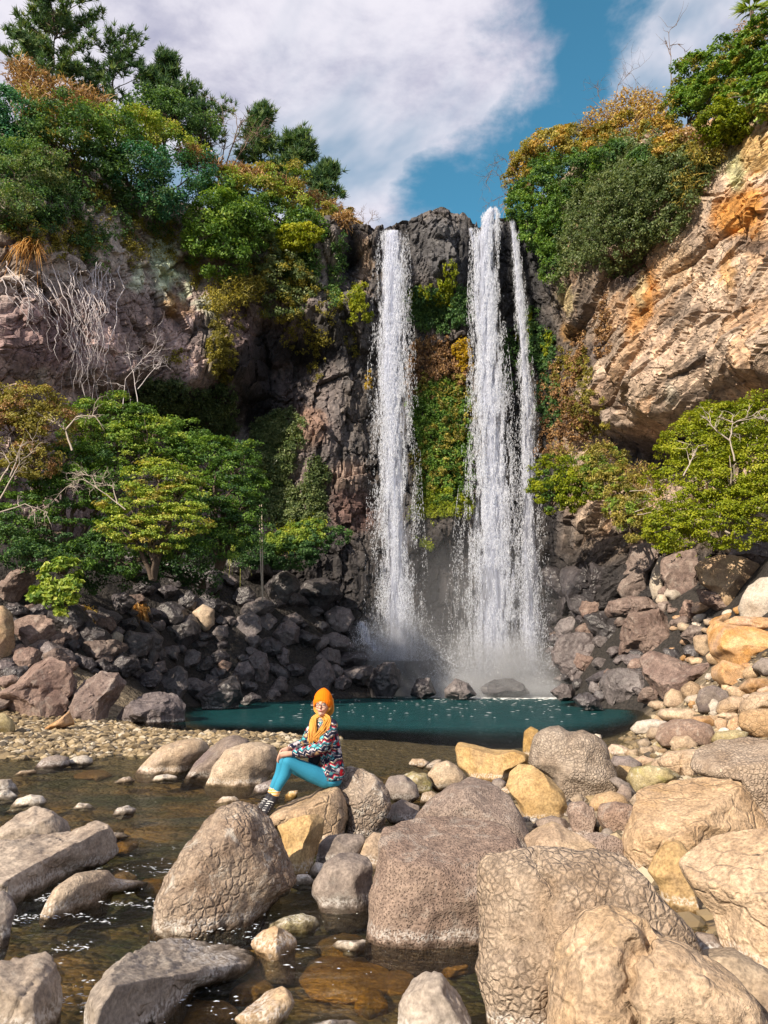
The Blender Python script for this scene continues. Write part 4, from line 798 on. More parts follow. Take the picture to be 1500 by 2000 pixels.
 ('dark', 'A', [910,530,930,495,970,490,1000,520,1000,560,950,588,915,572], 'black boulder beside the hanging rope', GL, {'base_y': 1200}),
 ('lilac', 'A', [1265,600,1310,565,1370,580,1385,620,1360,670,1300,672,1270,642], 'grainy grey rock next to the first stream', GL, {}),
 ('lilac', 'A', [905,840,930,790,970,780,995,820,980,870,930,878], 'rounded grey rock low in the pile', GL, {}),
 ('lilac', 'A', [965,770,1000,740,1040,750,1055,810,1040,870,995,862,980,800], 'upright grey rock touching the rounded one', GL, {}),
 ('lilac', 'A', [1050,680,1090,640,1130,620,1170,650,1170,710,1110,728,1065,712], 'dull grey wedge below the smaller lilac face', GL, {}),
 ('dark', 'A', [1285,790,1340,745,1420,740,1445,770,1420,802,1340,818], 'dark flat rock at the edge of the spray', GL, {}),
 ('lilac', 'A', [1080,760,1100,725,1130,740,1128,792,1095,812], 'narrow upright grey rock low in the pile', GL, {}),
 ('brown', 'A', [-60,500,0,480,40,430,100,405,130,440,110,500,60,542,20,562,-40,545], 'brown block in the shade of the fig plant', GL, {}),
 ('brown', 'A', [475,562,500,525,550,520,575,545,540,572], 'brown rock left of the orange dead fern', GL, {}),
 ('brown', 'A', [240,660,280,635,310,680,300,722,260,722,240,695], 'small tan block under the yellow grass tuft', GL, {}),
 ('brown', 'A', [310,745,330,700,400,690,450,700,500,720,480,762,410,802,340,795], 'wide brown rock with a dark underside mid pile', GL, {}),
 ('pale', 'A', [415,695,450,665,480,680,478,718,430,712], 'pale pinkish face above the wide brown rock', GL, {}),
 ('lilac', 'A', [550,745,560,680,600,665,635,690,630,742,585,790], 'dark grey upright slab left of the black speckled boulder', GL, {}),
 ('lilac', 'A', [555,835,600,790,640,780,652,822,600,852], 'small grey slanted rock above the slanted block', GL, {}),
 ('brown', 'A', [180,730,190,680,230,660,255,690,235,742,200,765], 'brown rock between the tan boulders', GL, {}),
 ('dark', 'A', [1105,405,1140,370,1180,385,1175,422,1120,425], 'small black rock right under the grass tuft', GL, {'base_y': 1130}),
 ('dark', 'A', [1165,445,1180,410,1260,415,1292,440,1230,465], 'black ledge stone with a yellow speck', GL, {'base_y': 1150}),
 ('brown', 'A', [1262,332,1290,300,1350,325,1342,352,1280,355], 'brown flat wedge jutting out under the cliff', GL, {'base_y': 1095}),
 ('rust', 'A', [175,1045,230,1010,265,980,292,1032,200,1055], 'tan orange flat stone between gravel and brown boulders', GL, {}),
 ('moss', 'A', [-60,1000,10,985,50,1020,58,1062,0,1075,-60,1075], 'dark mossy rock at the left end of the gravel bar', GL, {}),
 ('dark', 'A', [690,590,700,530,740,505,772,530,762,585], 'black block in the deep shade above the tan one', GL, {}),
 ('dark', 'A', [415,785,470,750,530,760,548,812,480,855,420,835], 'black rock between the second brown boulder and grey slab', GL, {}),
 ('dark', 'A', [770,870,800,830,850,840,858,892,800,905], 'dark mossy rock at the waterline of the pile', GL, {}),
 ('lilac', 'A', [1055,890,1090,840,1120,850,1125,905,1070,915], 'grey rock at the waterline left of the smooth faced one', GL, {}),
 ('brown', 'A', [850,795,870,775,905,790,890,830,855,820], 'small tan rock left of the rounded grey one', GL, {}),
 ('lilac', 'A', [1310,815,1380,805,1450,800,1480,830,1440,880,1340,880], 'grey rock behind the spray at the pool edge', GL, {}),
 ('lilac', 'A', [1250,680,1310,670,1360,690,1390,730,1330,750,1260,730], 'dark grey rock below the grainy one', GL, {}),
]
for style, tg, flat_, label, grp, opt in BOULDERS:
    boulder(style, trace(tg, flat_), label, grp, **opt)

# ---- the rest of the piles: smaller rocks between the ones above
def inside(poly, x, y):
    c = False; j = len(poly) - 1
    for i in range(len(poly)):
        xi, yi = poly[i]; xj, yj = poly[j]
        if (yi > y) != (yj > y) and x < (xj - xi) * (y - yi) / (yj - yi) + xi: c = not c
        j = i
    return c
TAKEN = [(trace(tg, f_), ) for _, tg, f_, _, _, _ in BOULDERS]
TBOX = [(t[0].min(0), t[0].max(0), t[0]) for t in TAKEN]
WORD = {'dark': 'black', 'lilac': 'grey', 'brown': 'brown', 'sand': 'tan', 'rust': 'orange', 'pale': 'pale', 'grey': 'dull grey', 'tan': 'beige'}
_seen = set()
def short_name(l):
    w = l.split(); stop = {'with', 'of', 'in', 'at', 'to', 'the', 'a', 'on', 'by', 'and', 'behind', 'below', 'above', 'beside', 'under', 'near', 'from', 'between'}
    for k, x in enumerate(w):
        if k >= 3 and x in ('standing', 'lying', 'in', 'at', 'rising', 'by', 'on', 'jutting', 'behind', 'below', 'above', 'under', 'nearest', 'that', 'washed', 'cut') and k <= 8: w = w[:k]; break
    w = w[:8]
    while w and w[-1] in stop: w.pop()
    return ' '.join(w)
def own_label(x, y, r, style):
    sz = 'tiny' if r < 14 else 'small' if r < 24 else 'mid sized'
    near = sorted(range(len(TBOX)), key=lambda i: np.hypot(x - TBOX[i][2][:, 0].mean(), y - TBOX[i][2][:, 1].mean()))
    for i in near[:12]:
        dx, dy = x - TBOX[i][2][:, 0].mean(), y - TBOX[i][2][:, 1].mean()
        rel = ('right of' if dx > 0 else 'left of') if abs(dx) > 1.6 * abs(dy) else ('below' if dy > 0 else 'above') if abs(dy) > 1.6 * abs(dx) else ('lower ' if dy > 0 else 'upper ') + ('right of' if dx > 0 else 'left of')
        l = f"{sz} {WORD[style]} rock {rel} the {short_name(BOULDERS[i][3])}"
        if l not in _seen: break
    _seen.add(l); return l
def filler(poly, n, rmin, rmax, styles, labels, group, seed, over=False, cover=.6):
    rng = np.random.default_rng(seed); poly = np.array(poly, float); lo, hi = poly.min(0), poly.max(0); got = []
    for _ in range(n * 60):
        if len(got) >= n: break
        x, y = lo + rng.random(2) * (hi - lo)
        if not inside(poly, x, y): continue
        if not over and any(a[0] < x < b[0] and a[1] < y < b[1] and inside(t, x, y) for a, b, t in TBOX): continue
        r = rmin + (rmax - rmin) * rng.random() ** 2
        if any((x - a) ** 2 + (y - b) ** 2 < ((r + c) * cover) ** 2 for a, b, c in got): continue
        got.append((x, y, r))
    for x, y, r in got:
        k = rng.integers(7, 11); th = np.arange(k) / k * 2 * math.pi + rng.random() + rng.normal(size=k) * .12
        rr = r * (.75 + .45 * rng.random(k)); asp = .7 + .25 * rng.random(); sh = .35 * rng.normal()
        pts = np.c_[x + 1.15 * rr * np.cos(th) + sh * rr * np.sin(th), y + asp * rr * np.sin(th)]
        i = rng.integers(len(styles)); boulder(styles[i], pts, own_label(x, y, r, styles[i]), group, name='rock', cat='rock')
    return got
LBL_ = 0
LBL = {'dark': 'smaller black rock filling the shaded pile under the trees', 'lilac': 'smaller grey rock filling the shaded pile under the trees', 'brown': 'smaller brown rock filling the shaded pile under the trees'}
filler([(0,1180),(120,1200),(240,1200),(330,1170),(430,1120),(540,1080),(640,1050),(700,1060),(715,1200),(700,1300),(640,1370),(380,1372),(350,1340),(150,1300),(0,1330)], 78, 13, 42, ['dark','dark','dark','lilac'], LBL, 'smaller rocks in the shaded pile', 5)
filler([(0,1180),(150,1190),(240,1230),(240,1320),(100,1300),(0,1380)], 22, 10, 24, ['brown','brown','dark'], LBL, 'smaller rocks in the shaded pile', 6)
filler([(240,1100),(330,1040),(640,1010),(660,1100),(480,1190),(330,1190),(200,1190)], 26, 15, 34, ['dark'], LBL, 'smaller rocks in the shaded pile', 9)
LBR = {'brown': 'smaller brown rock filling the sunny pile', 'dark': 'smaller dark rock filling the wet end of the sunny pile', 'sand': 'smaller tan cobble on the sunny bank', 'rust': 'smaller orange cobble on the sunny bank', 'pale': 'smaller pale cobble on the sunny bank', 'grey': 'smaller grey cobble on the near bank', 'tan': 'smaller beige cobble on the near bank'}
filler([(1050,1010),(1100,1080),(1260,1060),(1500,1030),(1500,1200),(1320,1290),(1270,1340),(1130,1330),(1060,1250)], 30, 10, 24, ['brown','brown','dark'], LBR, 'smaller rocks in the sunny pile', 15)
filler([(1300,1200),(1500,1150),(1500,1450),(1420,1440),(1290,1390),(1270,1370)], 34, 8, 20, ['sand','rust','sand','pale'], LBR, 'cobbles on the sunny bank', 16)
filler([(760,1500),(900,1490),(1100,1560),(1250,1430),(1300,1400),(1300,1480),(1230,1560),(1210,1640),(1000,1640),(900,1560)], 18, 8, 18, ['grey','tan','tan'], LBR, 'cobbles between the near boulders', 17)

filler([(1060,1250),(1100,1290),(1180,1320),(1180,1352),(1080,1352),(1050,1330)], 11, 14, 30, ['dark','lilac'], LBR, 'smaller rocks in the sunny pile', 18, over=True)
filler([(1130,1230),(1200,1250),(1270,1320),(1290,1370),(1140,1372)], 16, 14, 36, ['dark','lilac','brown'], LBR, 'smaller rocks in the sunny pile', 20, over=True)
filler([(1050,1060),(1100,1080),(1090,1250),(1050,1250)], 10, 14, 28, ['dark'], LBR, 'smaller rocks in the sunny pile', 19)

# ---- gravel bar: pebbles past counting, one heap of stuff
def pebbles(name, label, polys, n, smin, smax, mat, seed, zmin=-.05, zmax=9):
    rng = np.random.default_rng(seed); D, F = ico(1); VV, FF, T = [], [], []; b = 0
    pts = []
    for poly in polys:
        poly = np.array(poly, float); lo, hi = poly.min(0), poly.max(0)
        k = 0
        while k < n // len(polys):
            x, y = lo + rng.random(2) * (hi - lo)
            if inside(poly, x, y): pts.append((x, y)); k += 1
    pts = np.array(pts); z = H(pts); keep = (z > zmin) & (z < zmax); pts = pts[keep]; z = z[keep]; m = len(pts)
    sz = smin + (smax - smin) * rng.random(m) ** 3
    sc = sz[:, None] * np.c_[.8 + .6 * rng.random(m), .8 + .6 * rng.random(m), .5 + .3 * rng.random(m)]
    a = rng.random(m) * 6.28; ca, sa = np.cos(a), np.sin(a)
    dd = D[None] * (1 + .25 * rng.normal(size=(m, len(D), 1)).clip(-1, 1)) * sc[:, None]
    V = np.stack([dd[..., 0] * ca[:, None] - dd[..., 1] * sa[:, None], dd[..., 0] * sa[:, None] + dd[..., 1] * ca[:, None], dd[..., 2]], -1) + np.c_[pts, z + sc[:, 2] * .25][:, None]
    FF = (F[None] + (np.arange(m) * len(D))[:, None, None]).reshape(-1, 3)
    o = mesh_np(name, V.reshape(-1, 3), FF, mat, fattr=np.repeat(rng.random(m), len(F)), smooth=False); tag(o, label, kind='stuff'); return o
m_peb, n = material('mixed_pebbles')
at = n.n('ShaderNodeAttribute', _attribute_name='tint').outputs['Fac']; cr = n.n('ShaderNodeValToRGB', Fac=at); r = cr.color_ramp
r.elements[0].color = (.06, .05, .04, 1); r.elements[1].color = (.50, .44, .35, 1)
for p_, c_ in ((.25, (.16, .12, .07)), (.55, (.27, .20, .11)), (.8, (.38, .30, .19))): e_ = r.elements.new(p_); e_.color = (*c_, 1)
finish(n, n.n('ShaderNodeBsdfPrincipled', **{'Base Color': cr.outputs[0], 'Roughness': .75}).outputs[0])
pebbles('gravel', 'brown gravel bar between the stream and the pool', [[(-14, 14.6), (-8, 14.6), (-3.5, 15.4), (-1.0, 17.8), (-1.0, 20), (-4, 22.6), (-8, 23.5), (-14, 23)]], 10500, .035, .11, m_peb, 3, -.06)
pebbles('gravel', 'pebbles filling the gaps of the near bank', [[(.2, 6), (1.2, 4.2), (6, 3.5), (9, 12), (12, 22), (8, 26), (7, 22), (3, 13), (.6, 10)]], 3500, .03, .12, m_peb, 4, -.12)
# ------------------------------------------------------------------ vegetation
LM = {
 'green': leaf_mat('green_leaves', [(0.041, 0.093, 0.020),(0.093, 0.198, 0.033),(0.209, 0.345, 0.059),(0.418, 0.522, 0.104)]),
 'dark':  leaf_mat('dark_green_leaves', [(0.025, 0.066, 0.028),(0.059, 0.138, 0.046),(0.125, 0.241, 0.066),(0.230, 0.334, 0.104)]),
 'teal':  leaf_mat('blue_green_leaves', [(0.025, 0.093, 0.059),(0.046, 0.177, 0.100),(0.104, 0.273, 0.125),(0.189, 0.354, 0.168)]),
 'olive': leaf_mat('olive_leaves', [(0.120, 0.111, 0.031),(0.256, 0.240, 0.051),(0.427, 0.368, 0.085),(0.582, 0.496, 0.155)]),
 'bright': leaf_mat('bright_yellow_green_leaves', [(.09,.14,.006),(.22,.28,.012),(.38,.41,.025),(.50,.50,.06)]),
 'lime':  leaf_mat('light_green_leaves', [(0.073, 0.146, 0.020),(0.189, 0.302, 0.046),(0.375, 0.459, 0.073),(0.584, 0.600, 0.125)]),
 'brown': leaf_mat('dry_brown_foliage', [(0.131, 0.072, 0.041),(0.290, 0.167, 0.080),(0.478, 0.297, 0.131),(0.600, 0.420, 0.217)], trans=.25),
 'rust':  leaf_mat('rusty_yellow_foliage', [(0.217, 0.131, 0.029),(0.420, 0.261, 0.051),(0.580, 0.392, 0.087),(0.600, 0.507, 0.145)], trans=.25),
 'ivy':   leaf_mat('ivy_leaves', [(0.052, 0.087, 0.038),(0.104, 0.157, 0.061),(0.209, 0.261, 0.104),(0.354, 0.396, 0.189)], rough=.4),
 'moss':  leaf_mat('mossy_creeper', [(0.104, 0.104, 0.025),(0.230, 0.209, 0.041),(0.375, 0.334, 0.061),(0.584, 0.501, 0.125)]),
 'pine':  leaf_mat('pine_needles', [(0.035, 0.088, 0.041),(0.077, 0.159, 0.065),(0.153, 0.236, 0.071),(0.283, 0.319, 0.094)], trans=.3),
 'yellow': leaf_mat('yellow_flowering_creeper', [(.30,.20,.01),(.50,.34,.015),(.62,.45,.03)]),
 'orange': leaf_mat('dead_orange_fern', [(.30,.13,.03),(.48,.24,.06),(.55,.36,.14)], trans=.2),
}
bark = plain_mat('bark', (.13, .10, .08), .85, .2, .4, 12, .5)
bark_pale = plain_mat('bleached_bark', (.42, .36, .31), .8, .2, .25, 12, .4)
twigm = plain_mat('dry_twigs', (.17, .12, .09), .85, .2, .3, 9, .3)

def unit(v): return v / (np.linalg.norm(v, axis=-1, keepdims=True) + 1e-9)
def leaf_mesh(pos, nrm, size, asp, rng, droop=None):
    n = len(pos); nrm = unit(nrm)
    t = rng.normal(size=(n, 3))
    if droop is not None: t = t * .5 + droop
    t = unit(t - nrm * (t * nrm).sum(1, keepdims=True)); b = np.cross(nrm, t)
    s = np.broadcast_to(size, n)[:, None]
    fold = nrm * s * .16
    v0 = pos - t * s * .5; v2 = pos + t * s * .5 - fold; v1 = pos + b * s * .5 * asp + fold * .6 - t * s * .06; v3 = pos - b * s * .5 * asp + fold * .6 - t * s * .06
    V = np.stack([v0, v1, v2, v3], 1).reshape(-1, 3); F = np.arange(n * 4).reshape(n, 4)
    return V, F
def mpp_at(p): return (np.asarray(p) - CAM) @ C_FWD / FPX
def leaves_from_clusters(cen, crad, out, per, leaf, asp, base, rng, flat=.65, spread=.16, upb=.5, droop=None):
    m = len(cen); k = per
    d = unit(rng.normal(size=(m, k, 3))); r = rng.random((m, k, 1)) ** .5
    o = out[:, None]; d = unit(d + o * .7)
    off = d * r * crad[:, None, None]; off[..., 2] *= flat
    pos = (cen[:, None] + off).reshape(-1, 3)
    nr = (o * .5 + np.array([0, 0, upb]) + d * .45 + .55 * rng.normal(size=(m, k, 3))).reshape(-1, 3)
    sz = leaf * (.65 + .7 * rng.random(m * k))
    V, F = leaf_mesh(pos, nr, sz, asp, rng, droop)
    t = np.clip(np.repeat(base, k) + spread * rng.normal(size=m * k), 0, 1)
    return V, F, t
def blob_clusters(blobs, rng, crad_px, dens, lump=.28):
    """clusters spread over lumpy ellipsoids (px, py, rx, ry, Y [, depth ratio])"""
    C_, R_, O_ = [], [], []
    for bl in blobs:
        px, py, rx, ry, Y = bl[:5]; q = bl[5] if len(bl) > 5 else .8
        c = P(px, py, Y); s = mpp_at(c)
        n = max(6, int(dens * 4 * rx * ry / crad_px ** 2))
        d = unit(rng.normal(size=(n, 3))); keep = (d[:, 1] < .55); d = d[keep]
        rad = (1 + lump * fbm(d * 1.7 + px * .13 + py * .07, 3, 8) * 1.6) * (.55 + .5 * rng.random(len(d)) ** .5)
        e = np.array([rx * s, q * min(rx, ry) * s, ry * s])
        C_.append(c + d * rad[:, None] * e); O_.append(unit(d / e * e.mean())); R_.append(crad_px * s * (.7 + .6 * rng.random(len(d))))
    return np.concatenate(C_), np.concatenate(R_), np.concatenate(O_)
_vs = [0]
def stems_for(blobs, foot, rng, r0):
    paths = []
    for bl in blobs:
        c = P(bl[0], bl[1], bl[4]); n = 7; t = np.linspace(0, 1, n)[:, None]
        mid = (foot + c) / 2 + np.array([0, 0, .15 * np.linalg.norm(c - foot)]) + rng.normal(size=3) * .12
        pts = foot * (1 - t) ** 2 + 2 * mid * t * (1 - t) + c * t ** 2 + rng.normal(size=(n, 3)) * .03
        paths.append((pts, np.linspace(r0, r0 * .3, n)))
        s = mpp_at(c)
        for _ in range(5):
            e = c + unit(rng.normal(size=3)) * np.array([bl[2], .8 * min(bl[2], bl[3]), bl[3]]) * s * .85
            st = pts[rng.integers(3, n)]; tt = np.linspace(0, 1, 5)[:, None]
            paths.append((st + (e - st) * tt + rng.normal(size=(5, 3)) * .04, np.linspace(r0 * .4, r0 * .1, 5)))
    return paths
def bush(name, label, cat, blobs, mat, group=None, foot=None, crad=20, dens=2.1, per=62, leaf=5.8, asp=.58, base=.45, var=.2, stem='stem', crown='foliage', mat2=None, share2=0, flat=.65, upb=.5, r0=None, bmat=None, droop=None):
    """a bush or tree: crown of leaves over its own stems; LEAF and CRAD in photo pixels at its distance"""
    _vs[0] += 1; rng = np.random.default_rng(300 + _vs[0])
    b0 = blobs[0]; c0 = P(b0[0], b0[1], b0[4]); s = mpp_at(c0)
    if foot is None:
        lowb = max(blobs, key=lambda b: b[1] + b[3]); f = P(lowb[0], lowb[1] + lowb[3] * .8, lowb[4] + .3)
    else: f = P(*foot)
    root = empty(name, f, label, cat, group)
    cen, cr, out = blob_clusters(blobs, rng, crad, dens)
    bt = np.clip(base + var * rng.normal(size=len(cen)) * .6 + var * .9 * fbm(cen * .6, 2, _vs[0]), 0, 1)
    sel = rng.random(len(cen)) < share2 if mat2 else np.zeros(len(cen), bool)
    for m_, mm, nm in ((~sel, mat, crown), (sel, mat2, crown)):
        if m_.sum() == 0: continue
        V, F, t = leaves_from_clusters(cen[m_], cr[m_], out[m_], per, leaf * s, asp, bt[m_], rng, flat, .16, upb, droop)
        o = mesh_np(nm, V - f, F, LM[mm], fattr=t, smooth=False); o.parent = root
    V, F = tubes(stems_for(blobs, f, rng, r0 or 3.0 * s)); o = mesh_np(stem, V - f, F, bmat or bark); o.parent = root
    return root
def creeper(name, label, cat, blobs, mat, group=None, n=400, crad=9, per=26, leaf=5.0, asp=.6, base=.45, var=.2, lift=.18, hang=0.0, flat=1.0, fallback=42.0):
    """leaves clinging to the cliff: blobs (px, py, rx, ry)"""
    _vs[0] += 1; rng = np.random.default_rng(300 + _vs[0]); cen, out, cr = [], [], []
    tot = sum(b[2] * b[3] for b in blobs)
    for px, py, rx, ry in blobs:
        for _ in range(int(n * rx * ry / tot)):
            a = rng.random() * 6.283; r = rng.random() ** .55; x, y = px + rx * r * math.cos(a), py + ry * r * math.sin(a)
            h, nn = cliff_hit(x, y)
            if h is None: continue
            cen.append(h + nn * lift * (.3 + rng.random()) + np.array([0, -.05, 0])); out.append(nn); cr.append(crad * mpp_at(h) * (.7 + .6 * rng.random()))
    cen, out, cr = np.array(cen), np.array(out), np.array(cr); s = mpp_at(cen.mean(0))
    bt = np.clip(base + var * .6 * rng.normal(size=len(cen)) + var * fbm(cen * .8, 2, _vs[0]), 0, 1)
    dr = np.array([0, 0, -hang]) if hang else None
    V, F, t = leaves_from_clusters(cen, cr, out, per, leaf * s, asp, bt, rng, flat, .17, .35, dr)
    o = mesh_np(name, V, F, LM[mat], fattr=t, smooth=False, loc=cen[np.argmin(cen[:, 2])]); tag(o, label, cat, group); return o
def blades(feet, dirs, length, width, rng, segs=3, sag=.5):
    n = len(feet); dirs = unit(dirs); side = unit(np.cross(dirs, rng.normal(size=(n, 3)))); Ls = length * (.6 + .7 * rng.random(n))
    rows = []
    for k in range(segs + 1):
        t = k / segs; p = feet + dirs * (Ls * t)[:, None] + np.array([0, 0, -1]) * (sag * Ls * t * t)[:, None]
        wv_ = width * (1 - t * .85); rows.append(np.stack([p - side * wv_, p + side * wv_], 1))
    V = np.stack(rows, 1).reshape(n, -1, 3); k = (segs + 1) * 2
    f = np.concatenate([[[2 * i, 2 * i + 1, 2 * i + 3, 2 * i + 2]] for i in range(segs)]); F = (f[None] + (np.arange(n) * k)[:, None, None]).reshape(-1, 4)
    return V.reshape(-1, 3), F, np.repeat(rng.random(n), segs)
def tuft(name, label, cat, spots, mat, n, length, width, group=None, sag=.6, up=1.0, Yo=0.25, seed=1, ground=False):
    """grass or fern tufts, spots (px, py, rx, ry)"""
    rng = np.random.default_rng(seed); feet = []
    for px, py, rx, ry in spots:
        for _ in range(n // len(spots)):
            x, y = px + rx * rng.normal() * .5, py + ry * rng.normal() * .5
            h = ground_hit(x, y) if ground else cliff_hit(x, y)[0]
            if h is not None: feet.append(h + np.array([0, -Yo, 0]))
    feet = np.array(feet); s = mpp_at(feet.mean(0))
    d = rng.normal(size=(len(feet), 3)) * .6 + np.array([0, -.5, up])
    V, F, t = blades(feet, d, length * s, width * s, rng, 3, sag)
    o = mesh_np(name, V, F, LM[mat], fattr=t, smooth=False, loc=feet[np.argmin(feet[:, 2])]); tag(o, label, cat, group); return o
def scrub(name, label, cat, blobs, mat, n, length=16, width=.55, group=None, up=.5, seed=1, sag=.3, leafmat=None, nl=0, leaf=4.5):
    """dry, twiggy growth: thin blades in all directions filling blobs (px, py, rx, ry, Y), with a few leaves"""
    rng = np.random.default_rng(seed); c, d_ = [], []; tot = sum(b[2] * b[3] for b in blobs)
    for px, py, rx, ry, Y in blobs:
        k = int(n * rx * ry / tot); ce = P(px, py, Y); s = mpp_at(ce); q = unit(rng.normal(size=(k, 3))) * rng.random((k, 1)) ** .4 * np.array([rx, .7 * min(rx, ry), ry]) * s
        c.append(ce + q); d_.append(unit(q) * .6 + rng.normal(size=(k, 3)) * .7 + [0, 0, up])
    c = np.concatenate(c); d_ = np.concatenate(d_); s = mpp_at(c.mean(0))
    foot = c[np.argmin(c[:, 2])]
    root = empty(name, foot, label, cat, group)
    V, F, t = blades(c, d_, length * s, width * s, rng, 2, sag); o = mesh_np('twigs', V - foot, F, LM[mat], fattr=t, smooth=False); o.parent = root
    o['kind'] = 'stuff'
    if nl:
        i = rng.integers(len(c), size=nl); V, F = leaf_mesh(c[i] + rng.normal(size=(nl, 3)) * 4 * s, rng.normal(size=(nl, 3)) + [0, -.4, .6], leaf * s * (.6 + .8 * rng.random(nl)), .55, rng)
        o = mesh_np('foliage', V - foot, F, LM[leafmat or mat], fattr=rng.random(nl), smooth=False); o.parent = root
    return root
def branchy(paths, rng, lines, Y, r0=1.3, sub=3, gens=2, jit=.25, spread=.7, shrink=.55):
    """bare limbs: pixel polylines at depth Y with random side twigs"""
    out = []
    def side(p, d, L, r, g):
        n = 6; pts = [p]; dd = d
        for _ in range(n - 1): dd = unit(dd + rng.normal(size=3) * jit); pts.append(pts[-1] + dd * L / (n - 1))
        pts = np.array(pts); out.append((pts, np.linspace(r, r * .2, n)))
        if g > 0:
            for _ in range(sub):
                i = rng.integers(1, n); side(pts[i], unit(dd + rng.normal(size=3) * spread), L * shrink, r * .6, g - 1)
    for ln in lines:
        pts = np.array([P(x, y, Y) for x, y in ln]); s = mpp_at(pts[0]); n = len(pts) * 3
        tt = np.linspace(0, len(pts) - 1, n); q = np.stack([np.interp(tt, np.arange(len(pts)), pts[:, k]) for k in range(3)], 1) + rng.normal(size=(n, 3)) * .6 * s
        out.append((q, np.linspace(r0 * s, r0 * s * .25, n))); L = np.linalg.norm(np.diff(q, axis=0), axis=1).sum()
        for _ in range(sub * 2):
            i = rng.integers(n // 3, n); d = unit(q[min(i + 1, n - 1)] - q[i - 1]); side(q[i], unit(d + rng.normal(size=3) * spread), L * .35 * (.5 + rng.random()), r0 * s * .55, gens - 1)
    return out
def limbs(name, label, cat, lines, Y, mat, seed, group=None, **kw):
    rng = np.random.default_rng(seed); V, F = tubes(branchy(None, rng, lines, Y, **kw), 4)
    o = mesh_np(name, V, F, mat, loc=P(*lines[0][0], Y)); tag(o, label, cat, group); return o
def pine(label, px, py_foot, py_top, hw, Y, group, seed, lean=0, tufts=230, base=.4, ragged=.35, top_w=.25, needle=12.5, cone=False):
    """pine with whorled branches, tufts of needles at their ends; sizes in photo pixels"""
    rng = np.random.default_rng(seed); foot = P(px, py_foot, Y); top = P(px + lean, py_top, Y); s = mpp_at(top); hgt = top - foot
    root = empty('pine_tree', foot, label, 'tree', group); paths = []; tc, td = [], []
    t = np.linspace(0, 1, 10)[:, None]; trunk = foot + hgt * t + rng.normal(size=(10, 3)) * .06; trunk[-1] = top
    paths.append((trunk, np.linspace(3.2 * s, .7 * s, 10)))
    nb = 44
    for k in range(nb):
        f = .22 + .78 * (k / nb) ** .85; p = foot + hgt * f
        prof = (1.03 - f) ** .75 if cone else math.sin(math.pi * min(1, (1.12 - f) * 1.0)) ** .7
        a = rng.random() * 6.283; L = hw * s * (top_w + (1 - top_w) * prof) * (1 - ragged + ragged * 1.6 * rng.random())
        d = np.array([math.cos(a), .7 * math.sin(a), .18 + .5 * f]); n = 6; tt = np.linspace(0, 1, n)[:, None]
        q = p + d * L * tt + np.array([0, 0, .18]) * L * tt ** 2 + rng.normal(size=(n, 3)) * .03; paths.append((q, np.linspace(1.1 * s, .35 * s, n)))
        m = max(4, int(tufts * 2.0 / nb))
        for _ in range(m):
            u = .35 + .68 * rng.random() ** .7; b = p + d * L * u + np.array([0, 0, .18]) * L * u * u
            tc.append(b + rng.normal(size=3) * np.array([6, 6, 4]) * s); td.append(unit(d * .5 + np.array([0, 0, .9]) + rng.normal(size=3) * .3))
    tc, td = np.array(tc), np.array(td); k = 16
    feet = np.repeat(tc, k, 0); dd = unit(np.repeat(td, k, 0) + rng.normal(size=(len(feet), 3)) * .65)
    V, F, _ = blades(feet, dd, needle * s, 1.15 * s, rng, 1, .0); tint = np.clip(np.repeat(base + .2 * rng.normal(size=len(tc)), k) + .1 * rng.normal(size=len(feet)), 0, 1)
    o = mesh_np('crown', V - foot, F, LM['pine'], fattr=tint, smooth=False); o.parent = root
    V, F = tubes(paths, 5); o = mesh_np('trunk', V - foot, F, bark); o.parent = root
    return root

GP = 'pines along the cliff top'; GBU = 'bushes on the cliff top'
# --- cliff-top, left: pines
pine('tall pine with the highest crown on the clifftop', 100, 255, 20, 84, 40, GP, 1, lean=8, tufts=760, ragged=.4, top_w=.55, base=.45)
pine('loose feathery pine between the highest pine and the pointed one', 215, 290, 92, 52, 41, GP, 2, lean=8, tufts=240, ragged=.5, top_w=.4, base=.36)
pine('pointed dark pine with a sharp leader in the middle of the row', 325, 330, 116, 82, 42, GP, 3, lean=-4, tufts=430, top_w=.02, cone=True, base=.30)
pine('small pine standing right against the bright cloud', 508, 370, 212, 48, 46, GP, 4, lean=2, tufts=300, top_w=.05, cone=True, base=.42)
pine('bushy pine on the slope down towards the falls', 575, 410, 268, 62, 46, GP, 5, lean=8, tufts=360, top_w=.06, cone=True, base=.38)
pine('lowest pine at the end of the row near the falls', 628, 440, 325, 42, 46, GP, 6, lean=14, tufts=220, top_w=.06, cone=True, base=.35)
pine('thin ragged pine half hidden behind the pointed one', 400, 350, 205, 48, 44, GP, 7, tufts=130, ragged=.6, base=.36)
limbs('bare_shrub', 'leafless grey shrub between two pines on the clifftop', 'shrub', [[(430,330),(440,280),(436,215)],[(440,330),(460,260),(480,222)],[(425,330),(410,270),(395,245)],[(450,330),(475,290),(500,262)]], 43, twigm, 11, r0=1.5, sub=4, gens=2)
limbs('bare_shrub', 'thin leafless twigs at the cliff edge beside the first stream', 'shrub', [[(705,455),(710,430),(700,412)],[(715,455),(722,432),(730,418)],[(700,450),(690,430),(685,418)]], 43.5, twigm, 12, r0=.8, sub=4, gens=2)
